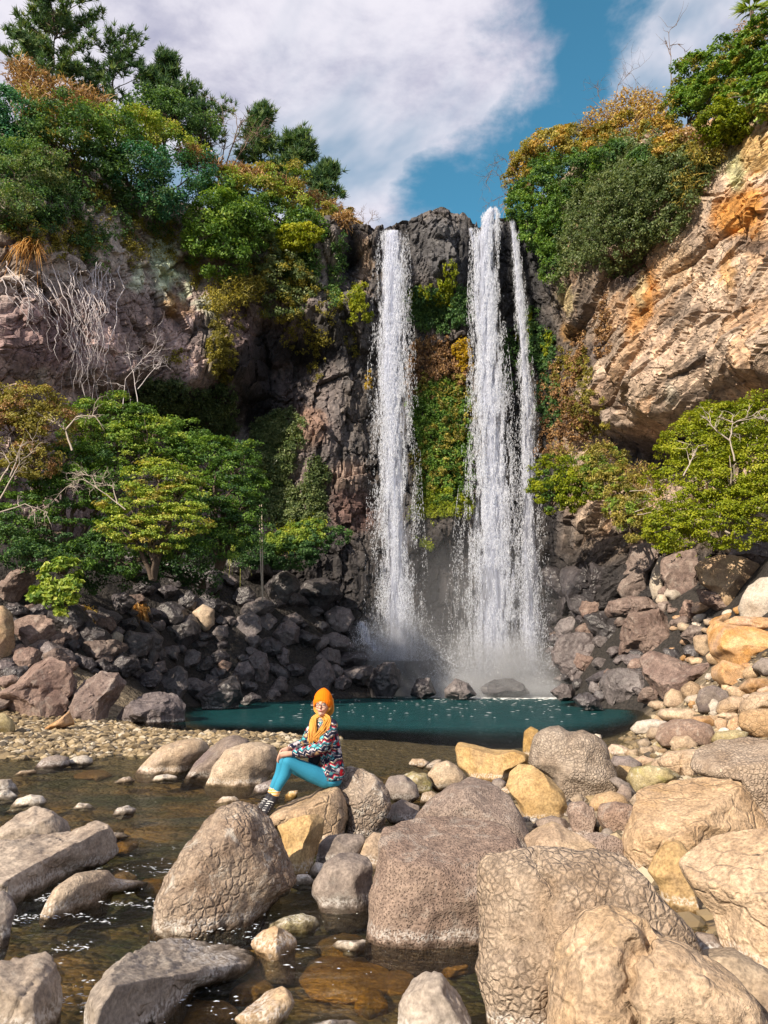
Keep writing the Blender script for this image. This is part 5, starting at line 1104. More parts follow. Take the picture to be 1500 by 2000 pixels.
# --- cliff-top, left: bushes and scrub
Yb = lambda px: float(np.interp(px, [-50, 0, 150, 300, 450, 560, 650, 720], [31.5, 31.5, 33.5, 36.5, 40, 42, 43, 43.6]))
def onwall(x, y, Y, dy, lift):
    h, nn = cliff_hit(x, y); return Y + dy if h is None else min(Y + dy, h[1] - lift + min(dy, 0))
def bl(*a, dy=0.0): return [(x, y, rx, ry, onwall(x, y, Yb(x), dy, .45)) for x, y, rx, ry in a]
bush('bush', 'blue green bush at the upper left edge of the cliff', 'bush', bl((15,225,45,60),(10,300,40,50),(-30,250,50,70), dy=1.5), 'teal', GBU, base=.45, leaf=6)
bush('bush', 'grey green bush over the cliff at the left edge', 'bush', bl((30,340,55,55),(80,330,50,50),(15,400,45,35)), 'dark', GBU, mat2='ivy', share2=.4, base=.6, leaf=5.5)
bush('bush', 'dark mixed bush under the dry brown scrub', 'bush', bl((120,290,60,50),(110,240,60,45),(170,330,50,45),(70,270,40,50), dy=1.2), 'dark', GBU, base=.5, mat2='olive', share2=.15)
scrub('dry_scrub', 'big patch of dry brown scrub beneath the highest pine', 'shrub', bl((60,170,45,40),(110,190,60,40),(165,205,55,38),(130,230,50,36),(40,140,30,30), dy=3), 'brown', 2600, 20, .9, seed=21, leafmat='brown', nl=2200, leaf=7)
scrub('dry_scrub', 'brown scrub hanging below the pines at the left edge', 'shrub', bl((80,240,40,40),(60,200,40,40), dy=2), 'brown', 700, 18, .8, seed=22, leafmat='olive', nl=900, leaf=6)
bush('bush', 'leafy bush in the hollow below the feathery pine', 'bush', bl((215,260,55,50),(200,320,50,45),(160,250,40,40),(255,330,45,50), dy=1.3), 'green', GBU, base=.42, mat2='dark', share2=.5)
bush('bush', 'yellow green bush lit by the sun under the pointed pine', 'bush', bl((270,255,62,38),(320,275,55,38),(225,240,40,30), dy=1.6), 'lime', GBU, base=.5, mat2='olive', share2=.2)
bush('bush', 'shadowed blue green bush hanging over the cliff', 'bush', bl((270,330,60,50),(330,350,60,50),(300,390,55,35),(380,340,40,40), dy=.2), 'teal', GBU, base=.30, mat2='dark', share2=.4)
bush('bush', 'dark green bush at the foot of the pointed pine', 'bush', bl((330,225,70,40),(390,265,40,40),(290,210,40,30), dy=3.5), 'dark', GBU, base=.5)
scrub('dry_scrub', 'band of reddish brown scrub along the cliff edge', 'shrub', bl((365,300,28,20),(400,318,36,18),(450,335,45,18),(500,345,48,18),(555,365,45,18),(600,385,35,16),(640,405,30,16),(672,428,26,16), dy=.6), 'brown', 2000, 17, .8, seed=23, leafmat='brown', nl=3000, leaf=6)
bush('bush', 'olive shrub sprawling below the brown band', 'bush', bl((440,355,50,24),(500,375,55,26),(560,395,50,24),(610,415,40,20),(540,340,60,20), dy=.1), 'olive', GBU, base=.42, mat2='lime', share2=.45, crad=16)
bush('bush', 'green hanging bush beneath the olive shrub', 'bush', bl((470,400,50,34),(530,425,50,34),(590,440,40,28),(425,370,30,30), dy=-.2), 'green', GBU, base=.38, mat2='dark', share2=.35, crad=16)
bush('bush', 'green leafy bush growing out of the cliff face', 'bush', bl((420,425,52,45),(460,455,55,50),(405,465,40,40),(430,505,55,32),(480,430,40,40), dy=-.9), 'green', GBU, base=.48, leaf=6, crad=18)
bush('bush', 'small bright yellow green bush near the first stream', 'bush', bl((580,462,36,24),(560,478,24,18),(605,455,20,16), dy=-1.2), 'bright', GBU, base=.55, crad=11, leaf=5)
bush('bush', 'grey olive bush draped down the cliff left of the falls', 'bush', bl((545,545,48,46),(520,500,36,40),(590,560,30,40),(550,600,30,26), dy=-.5), 'ivy', GBU, base=.5, mat2='moss', share2=.35, crad=15)
scrub('dry_scrub', 'straggling olive brown shrub rooted in the cliff', 'shrub', bl((450,570,45,40),(420,590,30,20),(490,560,30,30), dy=-.7), 'olive', 500, 16, .7, seed=24, leafmat='moss', nl=2200, leaf=5.5)
bush('bush', 'rusty bush on the rim right above the first stream', 'bush', [(655,425,34,18,43.6),(690,445,20,16,43.6),(620,432,20,14,43.6)], 'rust', GBU, base=.35, crad=10, mat2='olive', share2=.5, leaf=4.5)
creeper('creeper', 'dark shrubs rooted across the upper cliff at the left', 'creeper', [(60,430,70,30),(130,400,60,40),(180,480,40,40),(250,400,30,60),(320,430,30,40),(90,380,60,40)], 'dark', n=520, crad=12, per=24, base=.45, lift=.35)
creeper('creeper', 'dry olive growth clinging to the pale upper cliff', 'creeper', [(130,470,70,40),(270,470,30,50),(330,470,30,40),(40,450,40,20),(380,520,14,60),(200,410,20,50)], 'moss', n=380, crad=9, per=20, base=.4, lift=.2, leaf=4.5)
tuft('dead_fern', 'orange dead fern stuck on the cliff at the left', 'fern', [(62,485,26,12)], 'orange', 160, 34, 1.6, sag=1.3, up=.3, seed=31)
# --- bare white vines hanging down the left wall
rng = np.random.default_rng(77); pv = []
for k in range(52):
    x0 = rng.choice([rng.uniform(0, 90), rng.uniform(90, 235), rng.uniform(120, 230)]); y0 = rng.uniform(505, 570); y1 = rng.uniform(640, 815) if x0 > 70 else rng.uniform(600, 690)
    x1 = x0 * .25 + rng.normal(180, 28) * .75 if x0 > 70 else x0 + rng.uniform(20, 80)
    n_ = 16; t = np.linspace(0, 1, n_); xs = x0 + (x1 - x0) * t ** .8 + np.cumsum(rng.normal(size=n_)) * 5.2; ys = y0 + (y1 - y0) * t; pts = []
    for a, b in zip(xs, ys):
        h, nn = cliff_hit(a, min(b, 735)); q = P(a, b, (h[1] if h is not None else 33) - .45 - .3 * rng.random()); pts.append(q)
    pts = np.array(pts); pts[:, 1] = np.convolve(np.r_[pts[:1, 1], pts[:1, 1], pts[:, 1], pts[-1:, 1], pts[-1:, 1]], np.ones(5) / 5, 'valid')
    pv.append((pts, np.linspace(.024, .006, n_) * rng.uniform(.5, 1.2)))
vine_m = plain_mat('bleached_vine', (.62, .57, .58), .8, .2, .2, 6, .1)
V, F = tubes(pv, 4); o = mesh_np('vine', V, F, vine_m, loc=pv[0][0][0]); tag(o, 'tangle of bare whitish vines hanging down the left wall', 'vine')
limbs('vine', 'wiry grey vines climbing the wall beside the bare tangle', 'vine', [[(270,790),(262,740),(250,690)],[(240,800),(245,740),(290,690)],[(270,760),(300,720),(320,705)]], 33.5, vine_m, 41, r0=.9, sub=4, gens=2)
# --- middle left: trees in front of the cave
GT = 'trees in front of the shaded cliff'
bush('bush', 'olive yellow bush at the left edge above the trees', 'bush', [(40,790,62,40,26.5),(15,850,60,60,26.5),(90,840,52,50,26.8),(-20,790,50,50,26.5),(70,900,40,40,26.3)], 'olive', GT, base=.45, leaf=5.5, mat2='brown', share2=.25, crad=17)
bush('broadleaf_tree', 'green tree with layered branches at the left of the cave', 'tree', [(130,900,80,40,28),(60,940,70,45,27.6),(150,960,80,45,27.4),(40,1010,70,45,27.2),(110,1040,80,38,27.2),(200,1060,60,26,27.4),(215,960,40,60,27.8)], 'green', GT, foot=(120,1120,28), base=.42, leaf=5.5, flat=.4, upb=.9, stem='trunk', crown='crown', r0=.12, crad=19, mat2='dark', share2=.3)
bush('broadleaf_tree', 'green tree rising under the hanging vines', 'tree', [(185,850,66,40,29),(250,815,50,30,29.4),(230,870,70,40,29),(300,850,60,40,29.2),(225,790,22,22,29.4),(170,810,40,30,29.2)], 'lime', GT, foot=(230,1110,29), base=.42, leaf=5.5, flat=.4, upb=.9, stem='trunk', crown='crown', r0=.12, crad=18, mat2='green', share2=.5)
bush('broadleaf_tree', 'light yellow green tree in the middle of the thicket', 'tree', [(310,935,72,34,26.6),(345,975,60,30,26.4),(270,985,70,32,26.2),(330,1020,66,28,26.2),(250,1030,60,26,26.0),(300,1060,50,18,26.2),(355,930,40,24,26.8)], 'lime', GT, foot=(300,1130,27), base=.55, leaf=5.5, flat=.35, upb=1.0, stem='trunk', crown='crown', r0=.11, crad=18, mat2='olive', share2=.15)
bush('broadleaf_tree', 'dense dark green tree nearest the cave mouth', 'tree', [(410,885,64,34,29.5),(460,920,52,42,29.2),(430,965,66,38,28.8),(480,980,36,40,29),(400,1010,60,34,28.6),(455,1025,50,26,28.8),(370,890,40,30,29.6),(500,950,16,30,29.2)], 'green', GT, foot=(430,1110,29.5), base=.42, leaf=5.5, flat=.38, upb=1.0, stem='trunk', crown='crown', r0=.12, crad=18, mat2='dark', share2=.4)
bush('bush', 'small bright fig like plant on the rocks below the trees', 'plant', [(118,1125,34,34,24.6),(95,1160,30,22,24.4),(140,1150,20,26,24.5),(125,1180,20,16,24.4)], 'lime', None, base=.42, leaf=9, asp=.75, per=24, crad=14)
bush('bush', 'dark drooping bush under the tree at the left edge', 'bush', [(15,1070,40,34,25.5),(55,1085,40,22,25.6),(0,1030,40,30,25.8)], 'dark', GT, base=.55, leaf=6, crad=17)
bush('bush', 'dark shrub in the shadow beneath the thicket', 'bush', [(200,1120,60,30,29.5),(280,1100,60,30,29.8),(350,1090,60,34,30),(400,1130,40,26,31)], 'dark', GT, base=.2, leaf=6, crad=20)
bush('bush', 'low green understorey along the foot of the thicket', 'bush', [(160,1090,60,26,26.9),(230,1095,60,22,27),(90,1080,50,26,26.7),(330,1075,60,18,27.2),(420,1065,60,24,28.4),(475,1040,40,30,28.8),(380,1050,50,24,28)], 'green', GT, base=.36, leaf=5.5, crad=17, mat2='dark', share2=.5)
bush('broadleaf_tree', 'mid green crown behind the thicket against the cave', 'tree', [(360,850,50,34,31),(300,880,60,36,30.6),(390,930,60,44,30.2),(220,910,60,40,30.2),(470,900,40,34,30.6)], 'green', GT, foot=(340,1110,30.5), base=.38, leaf=5.5, flat=.4, upb=.9, stem='trunk', crown='crown', r0=.12, crad=19, mat2='lime', share2=.3)
tuft('fern', 'pale fern drooping at the left edge under the trees', 'fern', [(8,1085,14,14)], 'lime', 90, 26, 1.4, sag=1.2, up=.5, seed=33, Yo=2.5)
creeper('ivy', 'dark ivy curtain at the back of the cave', 'ivy', [(330,790,90,50),(390,850,70,60),(300,770,40,30),(430,790,30,50)], 'ivy', n=900, crad=9, per=24, base=.25, lift=.3)
limbs('bare_branch', 'pale leafless branches poking out at the left edge', 'branch', [[(0,975),(25,930),(40,900),(70,880)],[(0,1000),(50,985),(90,1000)],[(0,940),(20,905),(5,880)],[(20,930),(45,860)]], 25.4, bark_pale, 42, r0=1.7, sub=3, gens=2)
limbs('bare_branch', 'bare grey branch lying over the middle of the thicket', 'branch', [[(245,995),(200,960),(160,935),(140,945)],[(190,955),(180,930),(150,925)],[(230,985),(220,950),(175,940)]], 25.3, bark_pale, 43, r0=1.3, sub=4, gens=2)
limbs('bare_branch', 'forked pale branch above the olive bush', 'branch', [[(140,880),(128,840),(105,825)],[(128,840),(150,815),(190,810)],[(105,825),(60,800)]], 26.2, bark_pale, 44, r0=2.2, sub=3, gens=2)
# --- creepers left of the falls
creeper('ivy', 'grey green ivy sheet on the wall left of the first stream', 'ivy', [(535,880,46,70),(510,950,36,60),(545,980,40,50),(600,1000,34,60),(560,840,40,40),(620,940,16,50)], 'ivy', n=1300, crad=9, per=26, base=.5, lift=.25)
creeper('ivy', 'mossy ivy hanging from the overhang at the left', 'ivy', [(435,700,26,52),(425,650,12,40)], 'moss', n=200, crad=7, per=22, base=.35, lift=.2, leaf=4)
creeper('creeper', 'tiny plants scattered over the dark overhang', 'creeper', [(345,695,24,18),(470,640,10,30),(600,660,50,30),(650,600,30,30),(620,700,20,50),(585,625,30,10),(690,680,14,30)], 'moss', n=170, crad=7, per=20, base=.35, lift=.15, leaf=4)
creeper('creeper', 'dark creeper below the small bright bush', 'creeper', [(600,520,24,50),(570,520,20,40),(650,560,14,40),(660,490,8,40)], 'dark', n=230, crad=9, per=22, base=.55, lift=.25)
tuft('grass_tuft', 'bright yellow green grass on the ledge left of the first stream', 'grass', [(575,1040,36,22),(605,1030,26,16),(560,1055,26,14)], 'bright', 900, 22, .9, sag=.8, up=.8, seed=34, Yo=.3)
bush('bush', 'low bright bush around the grassy ledge', 'bush', [(580,1050,50,24,38.6),(610,1035,30,20,38.8),(545,1065,30,18,38.3)], 'lime', None, base=.45, crad=10, leaf=4.5, mat2='dark', share2=.3)
bush('bush', 'dark bush beneath the grassy ledge', 'bush', [(560,1085,50,24,38.0),(500,1080,34,26,37.5),(610,1070,30,20,38.4),(655,1045,24,14,39)], 'dark', None, base=.35, crad=12, leaf=5)
tuft('grass_tuft', 'drooping grass clump beside the hanging rope', 'grass', [(478,1065,16,14)], 'lime', 220, 34, 1.1, sag=1.4, up=.5, seed=35, Yo=2.8)
tuft('grass_tuft', 'yellow grass tuft among the tan rocks of the pile', 'grass', [(170,1195,22,10),(190,1205,12,8)], 'rust', 260, 26, 1.1, sag=1.0, up=.7, seed=36, ground=True, Yo=.5)
tuft('dead_fern', 'orange dead fern lying on the dark rocks', 'fern', [(287,1192,12,10)], 'orange', 150, 28, 1.5, sag=1.2, up=.4, seed=37, ground=True, Yo=.9)
# --- between and beside the streams
creeper('creeper', 'bright hanging moss left of the first stream', 'creeper', [(690,600,7,34),(703,580,8,28),(712,616,12,8),(668,590,5,14)], 'bright', n=150, crad=6, per=22, base=.55, lift=.25, leaf=4, hang=1.5)
creeper('creeper', 'bright hanging moss under the rock cap between the streams', 'creeper', [(878,545,8,34),(866,570,14,26),(833,572,7,18),(805,580,5,16),(880,580,8,22)], 'bright', n=200, crad=6, per=22, base=.42, lift=.3, leaf=4, hang=1.5)
creeper('creeper', 'dark dripping creeper behind the hanging moss', 'creeper', [(850,610,60,40),(830,590,40,30),(900,600,20,40)], 'dark', n=420, crad=8, per=24, base=.35, lift=.2, hang=1.0)
creeper('creeper', 'brown dry roots and creepers between the streams', 'creeper', [(850,700,56,40),(830,740,40,50),(880,720,34,40)], 'brown', n=460, crad=7, per=20, base=.25, lift=.2, leaf=5, hang=1.2)
creeper('creeper', 'yellow blossoming creeper touching the main stream', 'creeper', [(905,690,14,26),(912,715,12,18),(885,810,6,16),(720,740,5,10)], 'yellow', n=120, crad=6, per=20, base=.45, lift=.35, leaf=4.5)
creeper('creeper', 'green creeper thicket between the streams', 'creeper', [(860,790,54,50),(865,860,56,60),(870,930,52,60),(840,830,36,60)], 'green', n=1200, crad=8, per=26, base=.42, lift=.35)
creeper('creeper', 'olive creeper mixed into the thicket between the streams', 'creeper', [(880,800,40,70),(850,900,40,60),(835,760,24,24)], 'moss', n=420, crad=8, per=22, base=.45, lift=.45)
creeper('creeper', 'bright moss bank at the bottom of the green thicket', 'creeper', [(870,985,54,30),(850,1003,40,14),(838,1060,14,8)], 'bright', n=420, crad=8, per=24, base=.35, lift=.4, leaf=4)
creeper('creeper', 'dark wet plants behind the thin stream', 'creeper', [(1040,650,16,60),(1000,700,14,60),(1060,700,24,60),(1075,780,24,60)], 'dark', n=330, crad=8, per=22, base=.4, lift=.25)
creeper('creeper', 'yellow green moss beside the thin stream', 'creeper', [(1036,640,6,34),(1070,670,8,26),(1014,665,5,16)], 'bright', n=110, crad=6, per=20, base=.4, lift=.25, leaf=4, hang=1.2)
creeper('creeper', 'dry brown creeper right of the thin stream', 'creeper', [(1075,860,30,50),(1120,820,40,40),(1090,760,40,50),(1130,700,16,60),(1180,640,12,60)], 'brown', n=420, crad=8, per=20, base=.3, lift=.25, leaf=5)
creeper('creeper', 'olive plants in the clefts of the sunny wall near the falls', 'creeper', [(1130,790,50,20),(1100,720,20,40),(1150,830,40,14),(1145,730,14,50)], 'moss', n=220, crad=7, per=20, base=.4, lift=.25)
# --- right: bushes below the wall
GRB = 'bushes under the sunny wall'
bush('bush', 'bright green bush right beside the thin stream', 'bush', [(1085,935,44,42,36.5),(1120,950,46,40,36),(1075,965,30,30,36),(1150,940,34,34,35.6)], 'bright', GRB, base=.42, crad=13, leaf=5, mat2='green', share2=.2)
bush('bush', 'pale olive bush hanging in the middle of the sunny pile', 'bush', [(1200,945,46,36,34),(1180,900,40,30,34.8),(1225,985,36,40,33),(1235,1020,26,34,32.5),(1160,920,30,24,35)], 'olive', GRB, base=.38, crad=13, leaf=4.8, mat2='lime', share2=.3)
scrub('dry_scrub', 'dry brownish shrub above the pale olive bush', 'shrub', [(1170,885,36,26,35.5),(1250,930,34,30,33.4),(1265,960,30,20,32.6),(1100,885,30,20,37)], 'brown', 700, 15, .6, seed=25, leafmat='olive', nl=1200, leaf=5)
limbs('bare_branch', 'dry bare twigs between the two bright bushes', 'branch', [[(1240,1000),(1280,985),(1330,955)],[(1245,1005),(1290,998),(1325,985)],[(1230,960),(1270,955),(1310,930)]], 31.6, bark_pale, 45, r0=1.1, sub=4, gens=2)
bush('broadleaf_tree', 'large bright yellow green bush tree at the right edge', 'tree', [(1380,870,80,58,27.0),(1440,830,76,50,27.0),(1345,950,70,56,26.6),(1430,940,86,60,26.2),(1325,1025,62,44,26.0),(1400,1020,80,44,25.8),(1480,900,66,66,26.4),(1480,990,60,52,25.8),(1300,1030,36,34,26.0),(1345,860,46,44,27.4),(1530,850,50,60,26.6),(1490,805,56,34,27.2),(1400,815,50,30,27.4)], 'bright', GRB, foot=(1420,1075,27.5), base=.42, leaf=5, flat=.5, upb=.8, stem='trunk', crown='crown', r0=.12, crad=16, bmat=bark_pale, per=56)
limbs('bare_branch', 'pale forked branches showing in the bright bush tree', 'branch', [[(1435,900),(1425,860),(1432,825),(1470,812)],[(1425,860),(1395,838),(1380,815)],[(1432,825),(1405,815)],[(1470,812),(1500,822)],[(1335,930),(1350,900),(1365,870)]], 25.3, bark_pale, 46, r0=2.0, sub=3, gens=2)
creeper('creeper', 'little yellow green plants under the bright bush tree', 'creeper', [(1375,1075,14,14),(1410,1075,10,10)], 'bright', n=20, crad=8, per=22, base=.4, lift=1.8)
# --- right, cliff top
Yr = lambda px: float(np.interp(px, [980, 1030, 1085, 1140, 1200, 1270, 1350, 1430, 1500, 1560], [42.8, 42.4, 40.4, 38.2, 36.0, 33.8, 31.6, 29.8, 28.4, 27.4]))
def br(*a, dy=0.0): return [(x, y, rx, ry, onwall(x, y, Yr(x), dy, .45)) for x, y, rx, ry in a]
bush('bush', 'leafy green bush hanging over the rim right of the falls', 'bush', br((1060,380,52,60),(1050,440,34,50),(1090,470,36,50),(1085,520,26,30),(1110,420,50,50),(1020,400,26,40), dy=-.5), 'green', GBU, base=.42, leaf=5, crad=13, mat2='dark', share2=.25)
bush('ivy', 'dark glossy ivy mound covering the rim of the sunny wall', 'ivy', br((1160,420,60,60),(1210,400,70,70),(1260,380,70,60),(1180,470,50,36),(1310,350,50,40),(1230,440,40,36),(1340,330,40,36), dy=-.3), 'ivy', None, base=.42, leaf=4.5, crad=10, dens=1.4, per=28, var=.12, upb=.3)
creeper('ivy', 'ivy leaves running down the sunny wall under the mound', 'ivy', [(1180,430,110,95),(1270,390,95,80),(1120,450,60,90),(1230,330,110,60),(1330,335,56,50),(1090,510,30,50)], 'ivy', n=1700, crad=11, per=26, leaf=5.0, base=.45, var=.15, lift=.55)
bush('bush', 'shadowed green bush along the upper edge of the ivy mound', 'bush', br((1150,330,60,34),(1210,310,50,34),(1270,320,44,30),(1100,340,50,34), dy=.4), 'dark', GBU, base=.42, leaf=5, crad=13, mat2='green', share2=.35)
bush('bush', 'yellowish bush topping the slope right of the falls', 'bush', br((1080,285,50,30),(1130,275,50,26),(1040,320,36,34),(1015,355,22,36),(1180,270,30,24), dy=1.0), 'olive', GBU, base=.5, leaf=5, crad=12, mat2='rust', share2=.35)
scrub('dry_scrub', 'brown thorny scrub on the skyline right of the falls', 'shrub', br((1180,230,44,32),(1240,205,46,36),(1280,220,40,40),(1150,255,30,20),(1260,260,50,24),(1010,340,16,30),(995,395,14,24), dy=1.8), 'brown', 1500, 16, .65, seed=26, leafmat='rust', nl=3400, leaf=5.5)
bush('bush', 'mottled olive bush behind the brown thorny scrub', 'bush', br((1230,250,50,24),(1290,260,40,30),(1320,290,40,30),(1180,290,40,20), dy=1.5), 'moss', GBU, base=.5, leaf=5, crad=12, mat2='rust', share2=.4)
bush('broadleaf_tree', 'green tree with drooping boughs on the skyline at the right', 'tree', br((1370,140,50,34),(1420,110,60,36),(1350,185,40,36),(1440,160,60,40),(1480,130,40,44),(1400,190,50,30),(1500,190,40,40),(1345,215,44,34),(1460,200,50,34),(1490,90,50,50), dy=2.4), 'green', GBU, base=.5, leaf=6, crad=15, flat=.4, upb=.9, stem='trunk', crown='crown', r0=.045, mat2='olive', share2=.2)
bush('bush', 'rounded bright green shrub under the skyline tree', 'bush', br((1410,235,44,34),(1400,262,34,22),(1440,240,30,30), dy=.4), 'bright', GBU, base=.34, leaf=5.5, crad=12)
scrub('dry_scrub', 'yellow leaved twigs beside the rounded bright shrub', 'shrub', br((1370,245,16,30),(1385,300,40,22),(1340,360,36,40),(1360,300,20,30), dy=-.2), 'rust', 300, 14, .6, seed=27, leafmat='olive', nl=1500, leaf=5)
scrub('dry_scrub', 'dry brown slope grass at the top right corner', 'shrub', br((1470,65,40,26),(1450,85,40,14),(1500,60,30,40), dy=3.2), 'brown', 900, 14, .6, seed=28, leafmat='brown', nl=700, leaf=5)
scrub('dry_scrub', 'grey brown twigs in the hollow of the ivy mound', 'shrub', br((1320,290,34,34),(1350,260,24,20), dy=-.1), 'brown', 500, 14, .5, seed=29, nl=200)
limbs('bramble', 'thin bramble arching against the sky over the falls', 'shrub', [[(1000,400),(985,350),(960,330),(945,370)],[(1010,340),(985,310),(965,320)],[(1000,380),(975,385),(950,400)]], 42.3, twigm, 47, r0=.7, sub=4, gens=2, jit=.35)
limbs('bramble', 'wiry bramble standing above the brown scrub', 'shrub', [[(1200,220),(1205,170),(1230,140),(1245,160)],[(1190,230),(1170,190),(1165,170)],[(1215,210),(1240,180),(1260,200)],[(1150,250),(1135,235),(1130,250)]], 37.5, twigm, 48, r0=.7, sub=4, gens=2, jit=.35)
limbs('sapling', 'single slender sapling sticking up on the skyline', 'plant', [[(1312,190),(1310,120),(1306,60),(1320,50)],[(1309,90),(1325,85),(1340,100)],[(1310,110),(1302,80)]], 35.0, twigm, 49, r0=1.0, sub=3, gens=1, jit=.2)
# palm
def palm(label, px, py, Y, rpx, seed):
    rng = np.random.default_rng(seed); c = P(px, py, Y); s = mpp_at(c); foot = c - np.array([0, 0, 70 * s])
    root = empty('palm_tree', foot, label, 'palm'); t = np.linspace(0, 1, 6)[:, None]
    V, F = tubes([(foot + (c - foot) * t, np.linspace(5 * s, 4 * s, 6))], 7); o = mesh_np('trunk', V - foot, F, bark); o.parent = root
    for k in range(26):
        a = k / 26 * 6.283 + rng.random() * .3; el = rng.uniform(-.5, 1.1); d = np.array([math.cos(a) * math.cos(el), math.sin(a) * math.cos(el), math.sin(el)])
        st = c + d * rpx * .35 * s; n = 16; fan = unit(d + np.linspace(-.7, .7, n)[:, None] * unit(np.cross(d, [0, 0, 1.0]))[None] + rng.normal(size=(n, 3)) * .06)
        V, F, tt = blades(np.repeat(st[None], n, 0), fan, rpx * .6 * s, 1.3 * s, rng, 2, .25)
        V2, F2 = tubes([(np.array([c, (c + st) / 2, st]), np.full(3, .6 * s))], 4)
        o = mesh_np('frond', np.r_[V, V2] - foot, np.r_[F, F2 + len(V)], LM['lime'], fattr=np.r_[tt * .5 + .2, np.full(len(F2), .4)], smooth=False); o.parent = root
palm('fan palm poking in at the top right corner', 1468, 22, 33.5, 42, 5)
# rope
rp = []
for dx, sw in ((0, 0), (4, 2)):
    pts = np.array([P(507 + dx * (1 - t) + sw * math.sin(t * 3) + 6 * t * t, 985 + 190 * t, 36.6 - 1.2 * t) for t in np.linspace(0, 1, 12)]); rp.append((pts, .03))
V, F = tubes(rp, 6); o = mesh_np('rope', V, F, plain_mat('pale_rope', (.42, .36, .28), .9, .1), loc=rp[0][0][-1]); tag(o, 'pale doubled rope hanging over the black rocks', 'rope')
# ------------------------------------------------------------------ waterfalls
m_sheet, n = material('falling_water')
pos = n.n('ShaderNodeNewGeometry').outputs['Position']
ed = n.n('ShaderNodeAttribute', _attribute_name='body').outputs['Fac']
s1 = n.noise(n.scalevec(pos, (5.0, 5.0, .35)), 1.0, 6, .6, .25); s2 = n.noise(n.scalevec(pos, (16, 16, 2.2)), 1.0, 5, .65)
al = n.math('ADD', n.math('MULTIPLY', s1, .75), n.math('MULTIPLY', s2, .55))
al = n.math('MULTIPLY', n.mapr(n.math('ADD', al, n.math('MULTIPLY', n.math('SUBTRACT', ed, .5), .5)), .56, .98), n.mapr(ed, 0, .25))
wd = n.n('ShaderNodeBsdfDiffuse', Color=(.64, .68, .82, 1)); wt_ = n.n('ShaderNodeBsdfTranslucent', Color=(.66, .70, .84, 1))
wm = n.n('ShaderNodeMixShader', Fac=.45); n.t.links.new(wd.outputs[0], wm.inputs[1]); n.t.links.new(wt_.outputs[0], wm.inputs[2])
mx = n.n('ShaderNodeMixShader', Fac=n.math('MULTIPLY', al, .85)); n.t.links.new(n.n('ShaderNodeBsdfTransparent').outputs[0], mx.inputs[1]); n.t.links.new(wm.outputs[0], mx.inputs[2])
finish(n, mx.outputs[0])
m_drop, n = material('white_droplets')
wd = n.n('ShaderNodeBsdfDiffuse', Color=(.80, .83, .91, 1)); wt_ = n.n('ShaderNodeBsdfTranslucent', Color=(.80, .84, .93, 1))
wm = n.n('ShaderNodeMixShader', Fac=.5); n.t.links.new(wd.outputs[0], wm.inputs[1]); n.t.links.new(wt_.outputs[0], wm.inputs[2]); finish(n, wm.outputs[0])
def fall(label, rows, nd, seed, Yt=42.6, Yb_=41.0, sheets=3, spread=1.0):
    """rows: (py, px centre, width px)"""
    rng = np.random.default_rng(seed); rows = np.array(rows, float); py0, py1 = rows[0, 0], rows[-1, 0]
    top = P(rows[0, 1], py0, Yt); root = empty('waterfall', P(rows[-1, 1], py1, Yb_), label, 'waterfall'); foot = np.array(root.location)
    Yf = lambda t: Yt - (Yt - Yb_) * t ** .6
    for k in range(sheets):
        nu, nv = 16, 90; V, A = [], []
        for i in range(nu):
            u = i / (nu - 1)
            for j in range(nv):
                v = j / (nv - 1); py = py0 + (py1 - py0) * v; c = np.interp(py, rows[:, 0], rows[:, 1]); w_ = np.interp(py, rows[:, 0], rows[:, 2]) * (1 - .12 * k)
                p = P(c + (u - .5) * w_ + 2.5 * math.sin(v * 9 + k * 2 + seed), py, Yf(v) - .35 + .35 * k + .12 * math.sin(u * 11 + k)); V.append(p); A.append(min(1, 2.2 * min(u, 1 - u) * 1.0) * (1 - .25 * v))
        o = mesh_np('water_sheet', np.array(V) - foot, grid_faces(nu, nv), m_sheet, vattr={'body': A}); o.parent = root
    # beads and streaks of water
    m = nd * 3; v = rng.random(m); py = py0 + (py1 - py0) * v; c = np.interp(py, rows[:, 0], rows[:, 1]); w_ = np.interp(py, rows[:, 0], rows[:, 2])
    u = np.clip(rng.normal(size=m) * .205, -.56, .56) * (1 + .25 * v * spread); px = c + u * w_
    dens = fbm(np.c_[px * .11, py * .012, np.full(m, seed * 3.1)], 3, 4) * .9 + fbm(np.c_[px * .3, py * .05, np.full(m, seed)], 2, 6) * .5
    keep = dens + .55 * rng.random(m) > .16 + .1 * np.abs(u) * 2; px, py, v = px[keep][:nd], py[keep][:nd], v[keep][:nd]; m = len(px)
    d = np.stack([(px - 750) / FPX, np.zeros(m), np.zeros(m)], 1) + C_UP * ((1000 - py) / FPX)[:, None] + C_FWD
    Y = Yf(v) + rng.normal(size=m) * (.15 + .5 * v) - .2; pts = CAM + d * (Y / d[:, 1])[:, None]
    Ls = (.05 + .24 * rng.random(m) ** 2.5) * (1.25 - .7 * v); Ws = .007 + .013 * rng.random(m) ** 2
    dirv = unit(np.c_[rng.normal(size=m) * .10 * (1 + v), rng.normal(size=m) * .1, -np.ones(m)]); side = unit(np.cross(dirv, rng.normal(size=(m, 3)) * .5 + [0, 1, 0]))
    V = np.stack([pts - dirv * Ls[:, None] * .5, pts + side * Ws[:, None] * 1.4, pts + dirv * Ls[:, None] * .5 - side * Ws[:, None] * .6], 1).reshape(-1, 3)
    o = mesh_np('droplets', V - foot, np.arange(m * 3).reshape(m, 3), m_drop, smooth=False); o.parent = root; o['kind'] = 'stuff'
    return root
